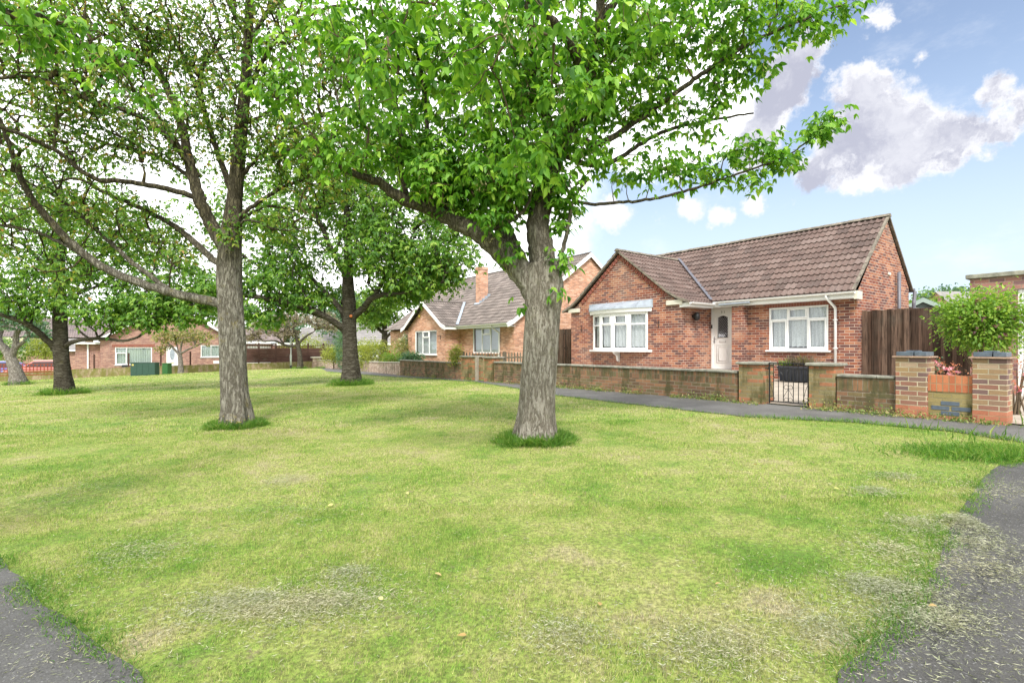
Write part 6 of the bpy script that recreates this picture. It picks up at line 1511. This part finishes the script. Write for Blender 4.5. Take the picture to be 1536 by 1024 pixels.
# ============================================================ CARS (behind the trellis)
def paint(name, col):
    m, T, b = mat(name); b.inputs['Base Color'].default_value = (*col, 1); b.inputs['Roughness'].default_value = .25; b.inputs['Coat Weight'].default_value = .6; return m
def car(label, x, D, rot, col, roofcol=None, L=4.2, H=1.5):
    px_ = (x - HX) / FPX * D; z = -1.38; t = thing('parked_car', label, 'car', (px_, D, z), rot, 'cars parked behind the red trellis')
    prof = [(-L / 2, .35), (-L / 2 + .02, .75), (-L / 2 + .25, .88), (-L / 2 + 1.0, .96), (-L / 2 + 1.7, H - .10), (-L / 2 + 2.0, H), (L / 2 - 1.3, H), (L / 2 - .75, H - .12), (L / 2 - .15, .98), (L / 2, .80), (L / 2, .35), (L / 2 - .45, .22), (-L / 2 + .45, .22)]
    b = MB(); n = len(prof); W = .84; vs = []
    for yy, k in ((-W, 0), (-W * .94, 1), (W * .94, 1), (W, 0)):
        for (a, c) in prof:
            inw = (c - .95) * .28 if c > .95 else 0
            vs.append((a, (yy + inw) if yy < 0 else (yy - inw), c if k else min(c, c)))
    F = [tuple(range(n - 1, -1, -1)), tuple(range(3 * n, 4 * n))]
    for k in range(3):
        for i in range(n): j = (i + 1) % n; F.append((k * n + i, k * n + j, (k + 1) * n + j, (k + 1) * n + i))
    b.add(vs, F); b.build('body', paint('car paint', col), t)
    g = MB()
    for sg in (-1, 1):
        yy = sg * (W + .004)
        def Y(c): return sg * (W - (c - .95) * .28 + .006)
        g.poly([(-L / 2 + 1.2, Y(1.0), 1.0), (L / 2 - .55, Y(1.0), 1.0), (L / 2 - .95, Y(H - .12), H - .12), (-L / 2 + 1.8, Y(H - .12), H - .12)])
    g.poly([(-L / 2 + 1.06, -.70, 1.02), (-L / 2 + 1.06, .70, 1.02), (-L / 2 + 1.66, .62, H - .12), (-L / 2 + 1.66, -.62, H - .12)])
    g.poly([(L / 2 - .22, -.66, 1.03), (L / 2 - .22, .66, 1.03), (L / 2 - .70, .6, H - .14), (L / 2 - .70, -.6, H - .14)])
    g.build('windows', M['darkgrey'], t)
    if roofcol:
        g = MB(); g.bbox(-L / 2 + 1.75, L / 2 - .9, -.64, .64, H - .03, H + .015, .02); g.build('roof_panel', paint('roof paint', roofcol), t)
    for sx_ in (-L / 2 + .8, L / 2 - .8):
        for sg in (-1, 1):
            w = MB(); w.sm = True; w.tube([(sx_, sg * .70, .31), (sx_, sg * .86, .31)], .31, 16); wo = w.build('wheel', M['black'], t); w = MB(); w.tube([(sx_, sg * .861, .31), (sx_, sg * .87, .31)], .18, 12); w.build('rim', M['chrome'], wo)
    for sg in (-1, 1):
        w = MB(); w.bbox(-L / 2 - .01, -L / 2 + .1, sg * .6 - .15, sg * .6 + .15, .66, .78, .02); w.build('headlight', M['white'], t); w = MB(); w.bbox(L / 2 - .08, L / 2 + .01, sg * .62 - .12, sg * .62 + .12, .72, .90, .02); w.build('tail_light', M['lattice'], t)
    return t
car('silver roofed red and white car behind the red trellis, left of the banded tree trunk', 58, 43, ThW + .1, (.60, .22, .20), (.72, .74, .76), H=1.55)
car('blue violet car at the left edge behind the red trellis', -2, 42, ThW + .1, (.16, .17, .42), (.60, .66, .70), H=1.5)

# ============================================================ RIGHT SIDE : garage, shed, planter
gc = np.array([(1455 - HX) / FPX * 10.2, 10.2]); GR = thing('garage', 'brick garage with flat coping and white ribbed door at the right edge', 'garage', (gc[0], gc[1], .22), TH)
gzt = 2.71 - .22; gdx = -hit(1526, gc, U); q = MB()
facade(q, 0, 4.6, -.3, gzt - .09, 0, [(gdx, gdx + 2.3, -.1, 2.36 - .22)], .12); q.poly([(0, 5, -.3), (0, 0, -.3), (0, 0, gzt - .09), (0, 5, gzt - .09)]); q.poly([(4.6, 0, -.3), (4.6, 5, -.3), (4.6, 5, gzt - .09), (4.6, 0, gzt - .09)]); q.build('wall', M['brickgarage'], GR)
q = MB(); q.bbox(-.06, 4.66, -.06, 5, gzt - .088, gzt, .01); q.build('coping', M['coping'], GR)
q = MB(); q.bbox(gdx, gdx + .07, .04, .10, -.1, 2.14); q.bbox(gdx + 2.23, gdx + 2.3, .04, .10, -.1, 2.14); q.bbox(gdx + .07, gdx + 2.23, .042, .10, 2.02, 2.14); gfo = q.build('door_frame', M['upvc'], GR)
q = MB(); q.box(gdx + .07, gdx + 2.23, .07, .09, -.1, 2.02)
for k in range(26): q.bbox(gdx + .075, gdx + 2.225, .058, .0705, -.05 + k * .079, -.05 + k * .079 + .066, .005)
q.build('garage_door', M['upvc'], gfo)
# shed
sp0 = P(1383, 449, 16.6); SH = thing('garden_shed', 'pale green timber shed with grey felt roof behind the board fence', 'shed', (sp0.x, sp0.y, .35), -.55)
zs = sp0.z - .35; q = MB(); W_ = .68
q.box(-W_, W_, 0, 2.0, 0, zs - .40); q.prism([(-W_, .001, zs - .40), (W_, .001, zs - .40), (0, .001, zs - .03)], (0, 1.998, 0)); q.build('wall', M['shed'], SH)
q = MB()
for sg in (-1, 1): q.prism([(0, -.18, zs), (sg * (W_ + .2), -.18, zs - .50), (sg * (W_ + .2), -.18, zs - .45), (0, -.18, zs + .05)], (0, 2.35, 0))
q.build('roof', M['felt'], SH)
q = MB()
for sg in (-1, 1): q.prism([(0, -.215, zs - .10), (sg * (W_ + .2), -.215, zs - .59), (sg * (W_ + .2), -.215, zs - .47), (0, -.215, zs + .03)], (0, .033, 0))
q.build('bargeboard', M['shed'], SH)
# planter
pp = A0 + U * (-(s_main(1196, -.62))) + Wd * (-.62); zp = gg_fn(*pp) + .02; PT = thing('planter', 'dark grey plastic trough planter on the paving under the window', 'planter', (pp[0], pp[1], float(zp)), TH); PT.scale = (.86, 1, 1)
q = MB(); q.add([(-.44, -.16, 0), (.44, -.16, 0), (.44, .16, 0), (-.44, .16, 0), (-.50, -.20, .36), (.50, -.20, .36), (.50, .20, .36), (-.50, .20, .36)], [(0, 3, 2, 1), (0, 1, 5, 4), (1, 2, 6, 5), (2, 3, 7, 6), (3, 0, 4, 7)])
for k in range(9): x = -.42 + k * .105; q.box(x - .012, x + .012, -.205, -.16, .02, .33)
q.bbox(-.52, .52, -.22, .22, .345, .40, .01); q.build('trough', M['darkgrey'], PT); q = MB(); q.box(-.46, .46, -.17, .17, .401, .41); q.build('soil', M['panel'], PT)
def tuft_mesh(name, n, cx_, cy_, rx, ry, hmin, hmax, m, parent, seed, lean=.35, wf=.06, z=0):
    rg = np.random.default_rng(seed); p = np.c_[rg.normal(0, rx, n) + cx_, rg.normal(0, ry, n) + cy_, np.full(n, z)]; d = rg.normal(0, lean, (n, 3)); d[:, 2] = 1
    return leaf_mesh(name, p, d, rand_unit(n, rg), rg.uniform(hmin, hmax, n), wf, m, parent, rg.uniform(size=n), .15)
pl_ = thing('potted_plant', 'low green plant growing in the left half of the dark trough planter', 'plant', tuple(frame_pt((pp[0], pp[1], float(zp)), TH, (-.22, 0, .41))), TH)
tuft_mesh('leaves', 260, 0, 0, .11, .06, .06, .19, M['leafD'], pl_, 1, .7, .25)
pl_ = thing('potted_plant', 'dry wispy brown seed heads in the dark trough planter', 'plant', tuple(frame_pt((pp[0], pp[1], float(zp)), TH, (.10, 0, .41))), TH)
tuft_mesh('stems', 420, 0, 0, .17, .07, .12, .34, M['leafF'], pl_, 2, .4, .05)

# ============================================================ SHRUBS AND FLOWERS
def shrub(name, label, c, rad, n, leaf, m, seed, cat='bush', group=None, stems=12, flowers=None, base_z=None, shape=1.0, leaves_per=12, wf=.55):
    rg = np.random.default_rng(seed); c = np.array(c, float); bz = float(GG(c[0], c[1])) if base_z is None else base_z
    t = thing(name, label, cat, (c[0], c[1], bz), 0, group); lc = np.array([0, 0, c[2] - bz])
    u = rand_unit(n, rg) * (rg.uniform(0, 1, n) ** .33)[:, None]
    lob = 1 + .16 * np.sin(u[:, 0] * 5 + seed) + .14 * np.sin(u[:, 1] * 6 + seed * 2) + .1 * np.sin(u[:, 2] * 7)
    pts = lc + u * np.array(rad) * lob[:, None]; pts = pts[pts[:, 2] > .03]
    Vl, Fl, b = [], [], 0
    for k in range(stems):
        e = pts[rg.integers(len(pts))]; p = np.array([[rg.normal(0, .06), rg.normal(0, .06), -.05], e * [.3, .3, .45], e]); q, r = resample([tuple(z) for z in p], [.018, .012, .004], .15); b = tube_np(q, r, 5, Vl, Fl, b)
    mesh_np('stems', np.concatenate(Vl), np.concatenate(Fl), M['twigA'], t, smooth=True)
    P0 = np.repeat(pts, leaves_per, 0); P0 = P0 + rg.normal(0, leaf * 1.3, P0.shape); P0[:, 2] = np.maximum(P0[:, 2], .02)
    D = (P0 - lc) * np.array([1, 1, .6]); D /= np.linalg.norm(D, axis=1)[:, None]; D += rg.normal(0, .6, D.shape); N = rg.normal(0, .4, D.shape); N[:, 2] += 1
    leaf_mesh('foliage', P0, D, N, leaf * rg.uniform(.6, 1.3, len(P0)), wf, m, t, np.clip(rg.normal(.5, .22, len(P0)), 0, 1))
    if flowers:
        fm, nf, fs_ = flowers; v = rand_unit(nf, rg); v[:, 1] = -np.abs(v[:, 1]) * .9; v[:, 2] = v[:, 2] * .9; f = lc + v * np.array(rad) * rg.uniform(.85, 1.1, nf)[:, None]; f[:, 2] = np.maximum(f[:, 2], .12)
        for fc in f[:60]:
            q7 = np.repeat(fc[None], 8, 0) + rg.normal(0, fs_ * .12, (8, 3)); d = rand_unit(8, rg); d[:, 2] += .3; d[:, 1] -= .4
            leaf_mesh('flower', q7, d, rand_unit(8, rg), fs_ * rg.uniform(.7, 1.2, 8), .7, fm, t, rg.uniform(size=8))
    return t
bc = P(1474, 480, 9.2)
shrub('flowering_shrub', 'large green bush with mauve flowers behind the orange brick panel', tuple(bc), (.54, .52, .50), 850, .070, M['leafH'], 81, flowers=(M['petal_mauve'], 42, .055), base_z=.3, stems=20)
rc_ = P(1409, 556, 8.9); shrub('rose_bush', 'rose bush with pink blooms beside the left buff pier', tuple(rc_), (.18, .22, .20), 13, .045, M['redleaf'], 82, 'rose bush', 'rose bushes behind the piers', 8, (M['petal_pink'], 9, .05), .2, leaves_per=8)
rc_ = P(1443, 560, 8.5); shrub('rose_bush', 'reddish leaved rose bush behind the orange panel, left of the rightmost pier', tuple(rc_), (.24, .25, .26), 18, .045, M['redleaf'], 83, 'rose bush', 'rose bushes behind the piers', 9, (M['petal_pink'], 8, .05), .2, leaves_per=8)
rc_ = P(1392, 548, 9.2); shrub('heather', 'small mauve flowering clump right behind the left buff pier', tuple(rc_), (.22, .2, .10), 30, .04, M['leafG'], 84, 'plant', None, 5, (M['petal_pink'], 30, .03), .25)
rc_ = P(1526, 560, 7.9); shrub('rose_bush', 'rose bush with red leaves right of the rightmost pier', tuple(rc_), (.25, .3, .30), 20, .045, M['redleaf'], 85, 'rose bush', 'rose bushes behind the piers', 9, (M['petal_pink'], 10, .05), .15, leaves_per=8)
# shrubs in the neighbour's garden
for i, (x, y, D, r, m, lb, fl_) in enumerate([
    (548, 531, 31, (.55, .5, .75), 'yleaf', 'yellow green variegated shrub, leftmost behind the pale wall', None), (566, 530, 30, (.95, .7, .85), 'yleaf', 'rounded bright yellow green shrub behind the pale wall', None),
    (590, 541, 27, (.5, .4, .42), 'leafD', 'low green plant between the yellow shrub and the orange bungalow', None), (600, 528, 29, (.5, .4, .8), 'leafE', 'bronze leaved shrub by the corner of the orange bungalow', None),
    (607, 520, 31, (.45, .4, .8), 'leafG', 'shrub with white blossom close to the corner of the orange bungalow', (M['petal_white'], 90, .08)), (684, 532, 19.6, (.24, .22, .32), 'yleaf', 'young yellow green shrub behind the wall, left of the picket fence', None),
    (618, 541, 26.5, (.6, .4, .35), 'leafG', 'grey green low plant under the gable window', None), (519, 522, 36, (.9, .8, 1.3), 'leafG', 'grey green bush behind the dark tree trunk', None), (500, 532, 38, (.9, .6, .6), 'yleaf', 'yellowish hedge plant left of the dark tree trunk', None)]):
    p = P(x, y, D); shrub('garden_shrub', lb, tuple(p), r, 260 if r[0] > .5 else 120, .10 if D > 25 else .07, M[m], 90 + i, 'shrub', 'shrubs of the neighbouring garden', 8, fl_, float(GG(p.x, p.y)))
for i, (x, y, D, r, m, lb) in enumerate([(25, 523, 52, (2.2, 1.2, 1.3), 'leafC', 'dark green hedge with white blossom behind the left cars'), (66, 521, 52, (1.3, 1, 1.1), 'yleaf', 'yellow green bush behind the silver roofed car'), (-20, 520, 52, (2.2, 1.5, 1.5), 'leafD', 'green bush at the far left edge')]):
    p = P(x, y, D); shrub('garden_shrub', lb, tuple(p), r, 300, .17, M[m], 110 + i, 'shrub', 'shrubs by the cars', 8, (M['petal_white'], 60, .14) if i == 0 else None, -1.3)
p = P(463, 522, 54); shrub('garden_shrub', 'pale green bush behind the brown panel fence, right of the blossom tree', tuple(p), (2.4, 1.5, 1.2), 300, .16, M['yleaf'], 120, 'shrub', 'shrubs by the cars', 8, None, -.8)

# ============================================================ GRASS
def vnoise(X, Y, sc, seed):
    rg = np.random.default_rng(seed); T_ = rg.uniform(size=(256, 256)); x = X * sc; y = Y * sc; xi = np.floor(x).astype(int); yi = np.floor(y).astype(int); fx = x - xi; fy = y - yi
    fx = fx * fx * (3 - 2 * fx); fy = fy * fy * (3 - 2 * fy); a = T_[xi % 256, yi % 256]; b = T_[(xi + 1) % 256, yi % 256]; c = T_[xi % 256, (yi + 1) % 256]; d = T_[(xi + 1) % 256, (yi + 1) % 256]
    return (a * (1 - fx) + b * fx) * (1 - fy) + (c * (1 - fx) + d * fx) * fy
pathP = [tuple(q) for q in path_poly]
lawn_lim = [tuple(np.array(q[:2])) for q in path_edge]
trunks = [(bs.x, bs.y, .27), (bs2.x, bs2.y, .27), (bs3.x, bs3.y, .38), (bs4.x, bs4.y, .38)]
def blades(name, n, y0, y1, hmin, hmax, wid, seed, dens_pow=1.0, five=False):
    rg = np.random.default_rng(seed)
    # uniform density over the visible wedge between depths y0 and y1
    Y = np.sqrt(rg.uniform(y0 * y0, y1 * y1, n)); X = rg.uniform(-1.16, 1.16, n) * Y
    keep = ~inside(right_poly, X + rg.normal(0, .085, n), Y + rg.normal(0, .085, n)) & ~inside(left_poly, X + rg.normal(0, .07, n), Y + rg.normal(0, .07, n)) & ~inside(pathP, X + rg.normal(0, .03, n), Y + rg.normal(0, .03, n))
    s, w = sw(X, Y); keep &= (w < -.02) & ~((s > 40) & (w > -3)) & (s < 46.5)
    # thin out worn patches
    wn_ = vnoise(X, Y, 1.3, 3) * .5 + vnoise(X, Y, 4.5, 4) * .3 + vnoise(X, Y, 13, 5) * .2
    keep &= rg.uniform(size=n) < np.clip(1.35 - 1.3 * wn_, .25, 1)
    X, Y, wn_ = X[keep], Y[keep], wn_[keep]; n = len(X); Z = G(X, Y) - .004
    hm = .75 + .6 * (vnoise(X, Y, 2.2, 8) - .3) + .5 * (vnoise(X, Y, 9, 9) - .5)
    h = rg.uniform(hmin, hmax, n) * np.clip(hm, .35, 1.6); az = rg.uniform(0, 6.283, n) + 0; lean = np.abs(rg.normal(.55, .4, n))
    dx = np.cos(az) * lean; dy = np.sin(az) * lean; dirv = np.stack([dx, dy, np.ones(n)], 1); dirv /= np.linalg.norm(dirv, axis=1)[:, None]
    sd_ = np.stack([-np.sin(az + .6), np.cos(az + .6), np.zeros(n)], 1) * (wid * rg.uniform(.6, 1.3, n))[:, None] * .5
    b = np.stack([X, Y, Z], 1); tip = b + dirv * h[:, None]; tip[:, 2] -= h * .12
    V = np.stack([b - sd_, b + sd_, tip], 1).reshape(-1, 3); F = np.arange(3 * n).reshape(-1, 3)
    rnd = np.clip(rg.normal(.5, .28, n), 0, 1)
    return V, F, rnd
Vs, Fs, Rs_ = [], [], []; off = 0
for args in [(620000, 1.3, 4.2, .012, .034, .0036, 1), (420000, 4.0, 8.5, .015, .04, .0068, 2), (330000, 8.0, 18, .025, .055, .014, 3), (200000, 17, 34, .03, .06, .03, 4), (90000, 33, 52, .04, .08, .06, 5)]:
    V, F, r = blades('', *args); Vs.append(V); Fs.append(F + off); Rs_.append(r); off += len(V)
lawn = mesh_np('grass', np.concatenate(Vs), np.concatenate(Fs), M['blade'], None, np.concatenate(Rs_)); tag(lawn, 'short patchy green and straw coloured mown grass covering the green', 'grass', kind='stuff')
# long grass: rings round the trunks, edges of the path and wall feet
def long_grass():
    rg = np.random.default_rng(55); P0, H_, A_ = [], [], []
    for (x, y, r, n, hh, ex_) in [(bs.x, bs.y, .27, 5200, .17, .30), (bs2.x, bs2.y, .27, 3800, .17, .24), (bs3.x, bs3.y, .38, 1500, .28, .45), (bs4.x, bs4.y, .38, 1300, .28, .4), (P(27, 577, D5).x, D5, .3, 400, .3, .4), (P(450, 553, D7).x, D7, .3, 300, .3, .6), (P(490, 553, 45).x, 45, .2, 500, .3, 1.6)]:
        a = rg.uniform(0, 6.283, n); k = (vnoise(np.cos(a) * 3 + 20, np.sin(a) * 3 + 20, 1.0, 6) * 1.3 + .35); rr = r * .85 + np.abs(rg.normal(0, ex_ * .55, n)) * k
        xx = x + np.cos(a) * rr * 1.15; yy = y + np.sin(a) * rr * .95; P0.append(np.c_[xx, yy, G(xx, yy) - .01]); H_.append(rg.uniform(.35, 1, n) * hh * np.clip(1.35 - (rr - r) / ex_, .25, 1.1)); A_.append(a)
    for i in range(len(path_edge) - 1):      # fringe along the footpath
        a, b = path_edge[i], path_edge[i + 1]; L = (b - a).length; n = int(L * (330 if i < 3 else 110)); t = rg.uniform(0, 1, n); xx = a.x + (b.x - a.x) * t + rg.normal(0, .05, n); yy = a.y + (b.y - a.y) * t + rg.normal(0, .05, n)
        P0.append(np.c_[xx, yy, G(xx, yy)]); H_.append(rg.uniform(.03, .10 if i < 3 else .07, n)); A_.append(rg.uniform(0, 6.28, n))
    # tongue of rough grass between path and driveway
    a = gp(1500, 684); n = 5200; xx = a.x + rg.normal(0, .42, n) ; yy = a.y + rg.normal(0, .20, n) - (xx - a.x) * .18; ok = ~inside(right_poly, xx, yy) & ~inside(pathP, xx, yy); xx, yy = xx[ok], yy[ok]; P0.append(np.c_[xx, yy, G(xx, yy)]); H_.append(rg.uniform(.04, .12, len(xx))); A_.append(rg.uniform(0, 6.28, len(xx)))
    for poly, n_, pw_ in ((re, 1500, 1), (le, 1500, 1)):   # overhanging edges
        for i in range(len(poly) - 1):
            a, b = poly[i], poly[i + 1]; L = (b - a).length; n = int(L * n_); t = rg.uniform(0, 1, n); xx = a.x + (b.x - a.x) * t + rg.normal(0, .05, n); yy = a.y + (b.y - a.y) * t + rg.normal(0, .05, n)
            g_ = vnoise(xx, yy, 4, 12) + rg.uniform(-.2, .2, n) > .40; xx, yy = xx[g_], yy[g_]; P0.append(np.c_[xx, yy, G(xx, yy) + .004]); H_.append(rg.uniform(.012, .05, len(xx))); A_.append(rg.uniform(0, 6.28, len(xx)))
    P0 = np.concatenate(P0); H_ = np.concatenate(H_); A_ = np.concatenate(A_); n = len(P0); d = np.c_[np.cos(A_) * .55 + rg.normal(0, .3, n), np.sin(A_) * .55 + rg.normal(0, .3, n), np.ones(n)]
    o = leaf_mesh('long_grass', P0, d, rand_unit(n, rg), H_, .055, M['tuft'], None, np.clip(rg.normal(.5, .25, n), 0, 1), .45)
    tag(o, 'longer tufted grass round the tree trunks and along the path edges', 'grass', kind='stuff')
long_grass()
# dry clippings lying on the lawn and asphalt
def clippings():
    rg = np.random.default_rng(66); P0, S_ = [], []
    spots = [(430, 912, .30, .07, 2600), (360, 905, .16, .05, 900), (500, 905, .15, .05, 800), (520, 865, .10, .05, 600), (430, 722, .14, .08, 600), (640, 540, 0, 0, 0), (1075, 975, .16, .07, 1400), (845, 955, .12, .06, 700), (210, 830, .2, .1, 700),
             (1375, 790, .12, .08, 800), (1340, 830, .12, .08, 700), (1350, 890, .14, .06, 1600), (1385, 930, .16, .05, 1500), (1300, 880, .08, .05, 500), (1230, 945, .1, .06, 500), (1240, 955, .2, .07, 400), (1310, 738, .10, .05, 500), (1345, 716, .12, .06, 500),
             (1445, 790, .07, .06, 1300), (1460, 820, .15, .06, 800), (1500, 860, .12, .08, 500), (1490, 735, .3, .15, 900), (1420, 850, .3, .15, 900), (1180, 900, .2, .1, 300), (430, 770, .3, .15, 500), (100, 740, .3, .2, 400), (800, 900, .8, .4, 1500), (300, 800, 1.2, .6, 1500), (1000, 780, 1.5, .8, 1800), (1380, 980, .3, .15, 500), (1490, 960, .3, .2, 350), (70, 960, .35, .2, 260), (130, 985, .3, .1, 300), (60, 890, .2, .1, 200)]
    for (x, y, rx, ry, n) in spots:
        if n == 0: continue
        c = gp(x, y); sc = 1.0
        xx = c.x + rg.normal(0, rx * 1.3, n); yy = c.y + rg.normal(0, ry * 2.2, n); pile = np.exp(-((xx - c.x) / (rx * 1.3)) ** 2 - ((yy - c.y) / (ry * 2.2)) ** 2)
        hgt = .035 if rx < .2 else .012
        if (x, y) == (1445, 790): hgt = .09
        if rx < .35 and rx > 0:
            xx = np.concatenate([xx, c.x + rg.normal(0, rx * .8, n)]); yy = np.concatenate([yy, c.y + rg.normal(0, ry * 1.3, n)]); pile = np.exp(-((xx - c.x) / (rx * 1.3)) ** 2 - ((yy - c.y) / (ry * 2.2)) ** 2)
        P0.append(np.c_[xx, yy, G(xx, yy) + .012 + rg.uniform(0, 1, len(xx)) * hgt * pile])
    P0 = np.concatenate(P0); n = len(P0); a = rg.uniform(0, 6.283, n); d = np.c_[np.cos(a), np.sin(a), rg.normal(0, .22, n)]
    o = leaf_mesh('grass_clippings', P0, d, rand_unit(n, rg), rg.uniform(.010, .036, n), .032, M['clip'], None, rg.uniform(size=n), .1)
    tag(o, 'dry pale mown grass clippings lying in small heaps and streaks on the lawn and driveway', 'grass clippings', kind='stuff')
clippings()
# weeds along the foot of the walls
def weeds():
    rg = np.random.default_rng(77); P0, L_2 = [], []
    spots = [(SG[740] - .8 + 0, SG[1110] + .2, 46)]
    for (s1, s2_, n) in ((SG[850] + 1.5, SG[1110] + .15, 52), (SG[740], SG[850], 16), (SG[1215], SG[1255] , 6), (SG[1255], SG[1345], 14), (SG[1345], SG[1512], 16), (SG[600], SG[716], 18), (SG[1145], SG[1110], 4)):
        for _ in range(n):
            s = rg.uniform(min(s1, s2_), max(s1, s2_)); w = -.06 - abs(rg.normal(0, .05)) - (.06 if s < .5 and s > -4 else 0); c = wl(s, w); k = int(rg.integers(14, 60)); sp = rg.uniform(.04, .12)
            P0.append(np.c_[c[0] + rg.normal(0, sp, k), c[1] + rg.normal(0, sp, k), float(G(*c)) + np.abs(rg.normal(0, rg.uniform(.02, .09), k))]); L_2.append(rg.uniform(.02, .06, k))
    P0 = np.concatenate(P0); L_2 = np.concatenate(L_2); n = len(P0); d = rg.normal(0, .6, (n, 3)); d[:, 2] = np.abs(d[:, 2]) + .2
    o = leaf_mesh('weeds', P0, d, rand_unit(n, rg), L_2, .45, M['weed'], None, rg.uniform(size=n), .2); tag(o, 'straggly weeds growing along the foot of the garden walls', 'weeds', kind='stuff')
weeds()
# tall seeding stalks by the right pier
rg = np.random.default_rng(88); base = [gp(x, y) for x, y in ((1440, 662), (1452, 668), (1405, 655), (1500, 660), (1520, 668), (1380, 650), (1530, 640))]
P0 = np.concatenate([np.c_[rg.normal(b.x, .07, 6), rg.normal(b.y, .07, 6), np.full(6, b.z)] for b in base]); d = rg.normal(0, .22, P0.shape); d[:, 2] = 1
o = leaf_mesh('grass_stalks', P0, d, rand_unit(len(P0), rg), rg.uniform(.08, .26, len(P0)), .014, M['tuft'], None, rg.uniform(.4, 1, len(P0)), .2); tag(o, 'tall thin seeding grass stalks at the edge of the footpath near the buff piers', 'grass', kind='stuff')
# yellow flowers and small daisies
fl = []; rg = np.random.default_rng(99)
for k in range(16): fl.append((bs2.x + rg.normal(.02, .22), bs2.y - .32 + rg.normal(0, .05), rg.uniform(.08, .24)))
fl = np.array(fl); c = np.repeat(fl, 9, 0); c[:, 2] += G(c[:, 0], c[:, 1]); a = np.tile(np.arange(9) * .698, len(fl)); d = np.c_[np.cos(a), np.sin(a), np.full(len(a), .25)]
t = thing('wild_flowers', 'little yellow flowers in the long grass at the foot of the lichened tree', 'flowers', (bs2.x, bs2.y - .32, float(G(bs2.x, bs2.y - .32)))); lo = np.array(t.location)
leaf_mesh('petals', c - lo, d, np.tile([0, 0, 1.0], (len(a), 1)), np.full(len(a), .016), .5, M['petal_yellow'], t, rg.uniform(size=len(a)), .05)
Vl, Fl, b = [], [], 0
for f in fl: g0 = float(G(f[0], f[1])); b = tube_np(np.array([[f[0], f[1], g0], [f[0] + .01, f[1], g0 + f[2] * .5], [f[0], f[1], g0 + f[2]]]) - lo, np.array([.002, .002, .0015]), 4, Vl, Fl, b)
mesh_np('stalks', np.concatenate(Vl), np.concatenate(Fl), M['tuft'], t)
# suckers on the big trunk

# fallen leaves scattered on the lawn
rg = np.random.default_rng(123)
spots = [(742, 700), (610, 742), (845, 822), (500, 760), (900, 915), (330, 790), (652, 865), (1010, 760), (1130, 700), (420, 690), (240, 720), (575, 905), (1405, 915), (960, 690), (700, 960), (150, 870), (90, 650), (1250, 735), (800, 745), (385, 850), (1080, 880), (540, 690)]
pal_ = [rnd_leaf('fallen leaf ochre', [(0, (.38, .26, .10)), (1, (.55, .42, .20))], .2), rnd_leaf('fallen leaf yellow green', [(0, (.40, .42, .12)), (1, (.55, .52, .22))], .2)]
names_ = ['in the middle of the lawn', 'on the near lawn', 'far out on the lawn']
for i, (x, y) in enumerate(spots):
    c = gp(x, y); a = rg.uniform(0, 6.28); t_ = leaf_mesh('fallen_leaf', np.zeros((1, 3)), np.array([[math.cos(a), math.sin(a), .1]]), np.array([[rg.normal(0, .3), rg.normal(0, .3), 1.0]]), np.array([rg.uniform(.03, .055)]), .6, pal_[i % 2], None, rg.uniform(size=1), .2, True)
    t_.location = (c.x, c.y, c.z + .025); tag(t_, ('small ochre fallen leaf lying on the grass of the lawn' if i % 2 == 0 else 'small yellowish green fallen leaf lying on the grass of the lawn'), 'leaf', 'ochre fallen leaves on the lawn' if i % 2 == 0 else 'yellowish fallen leaves on the lawn')
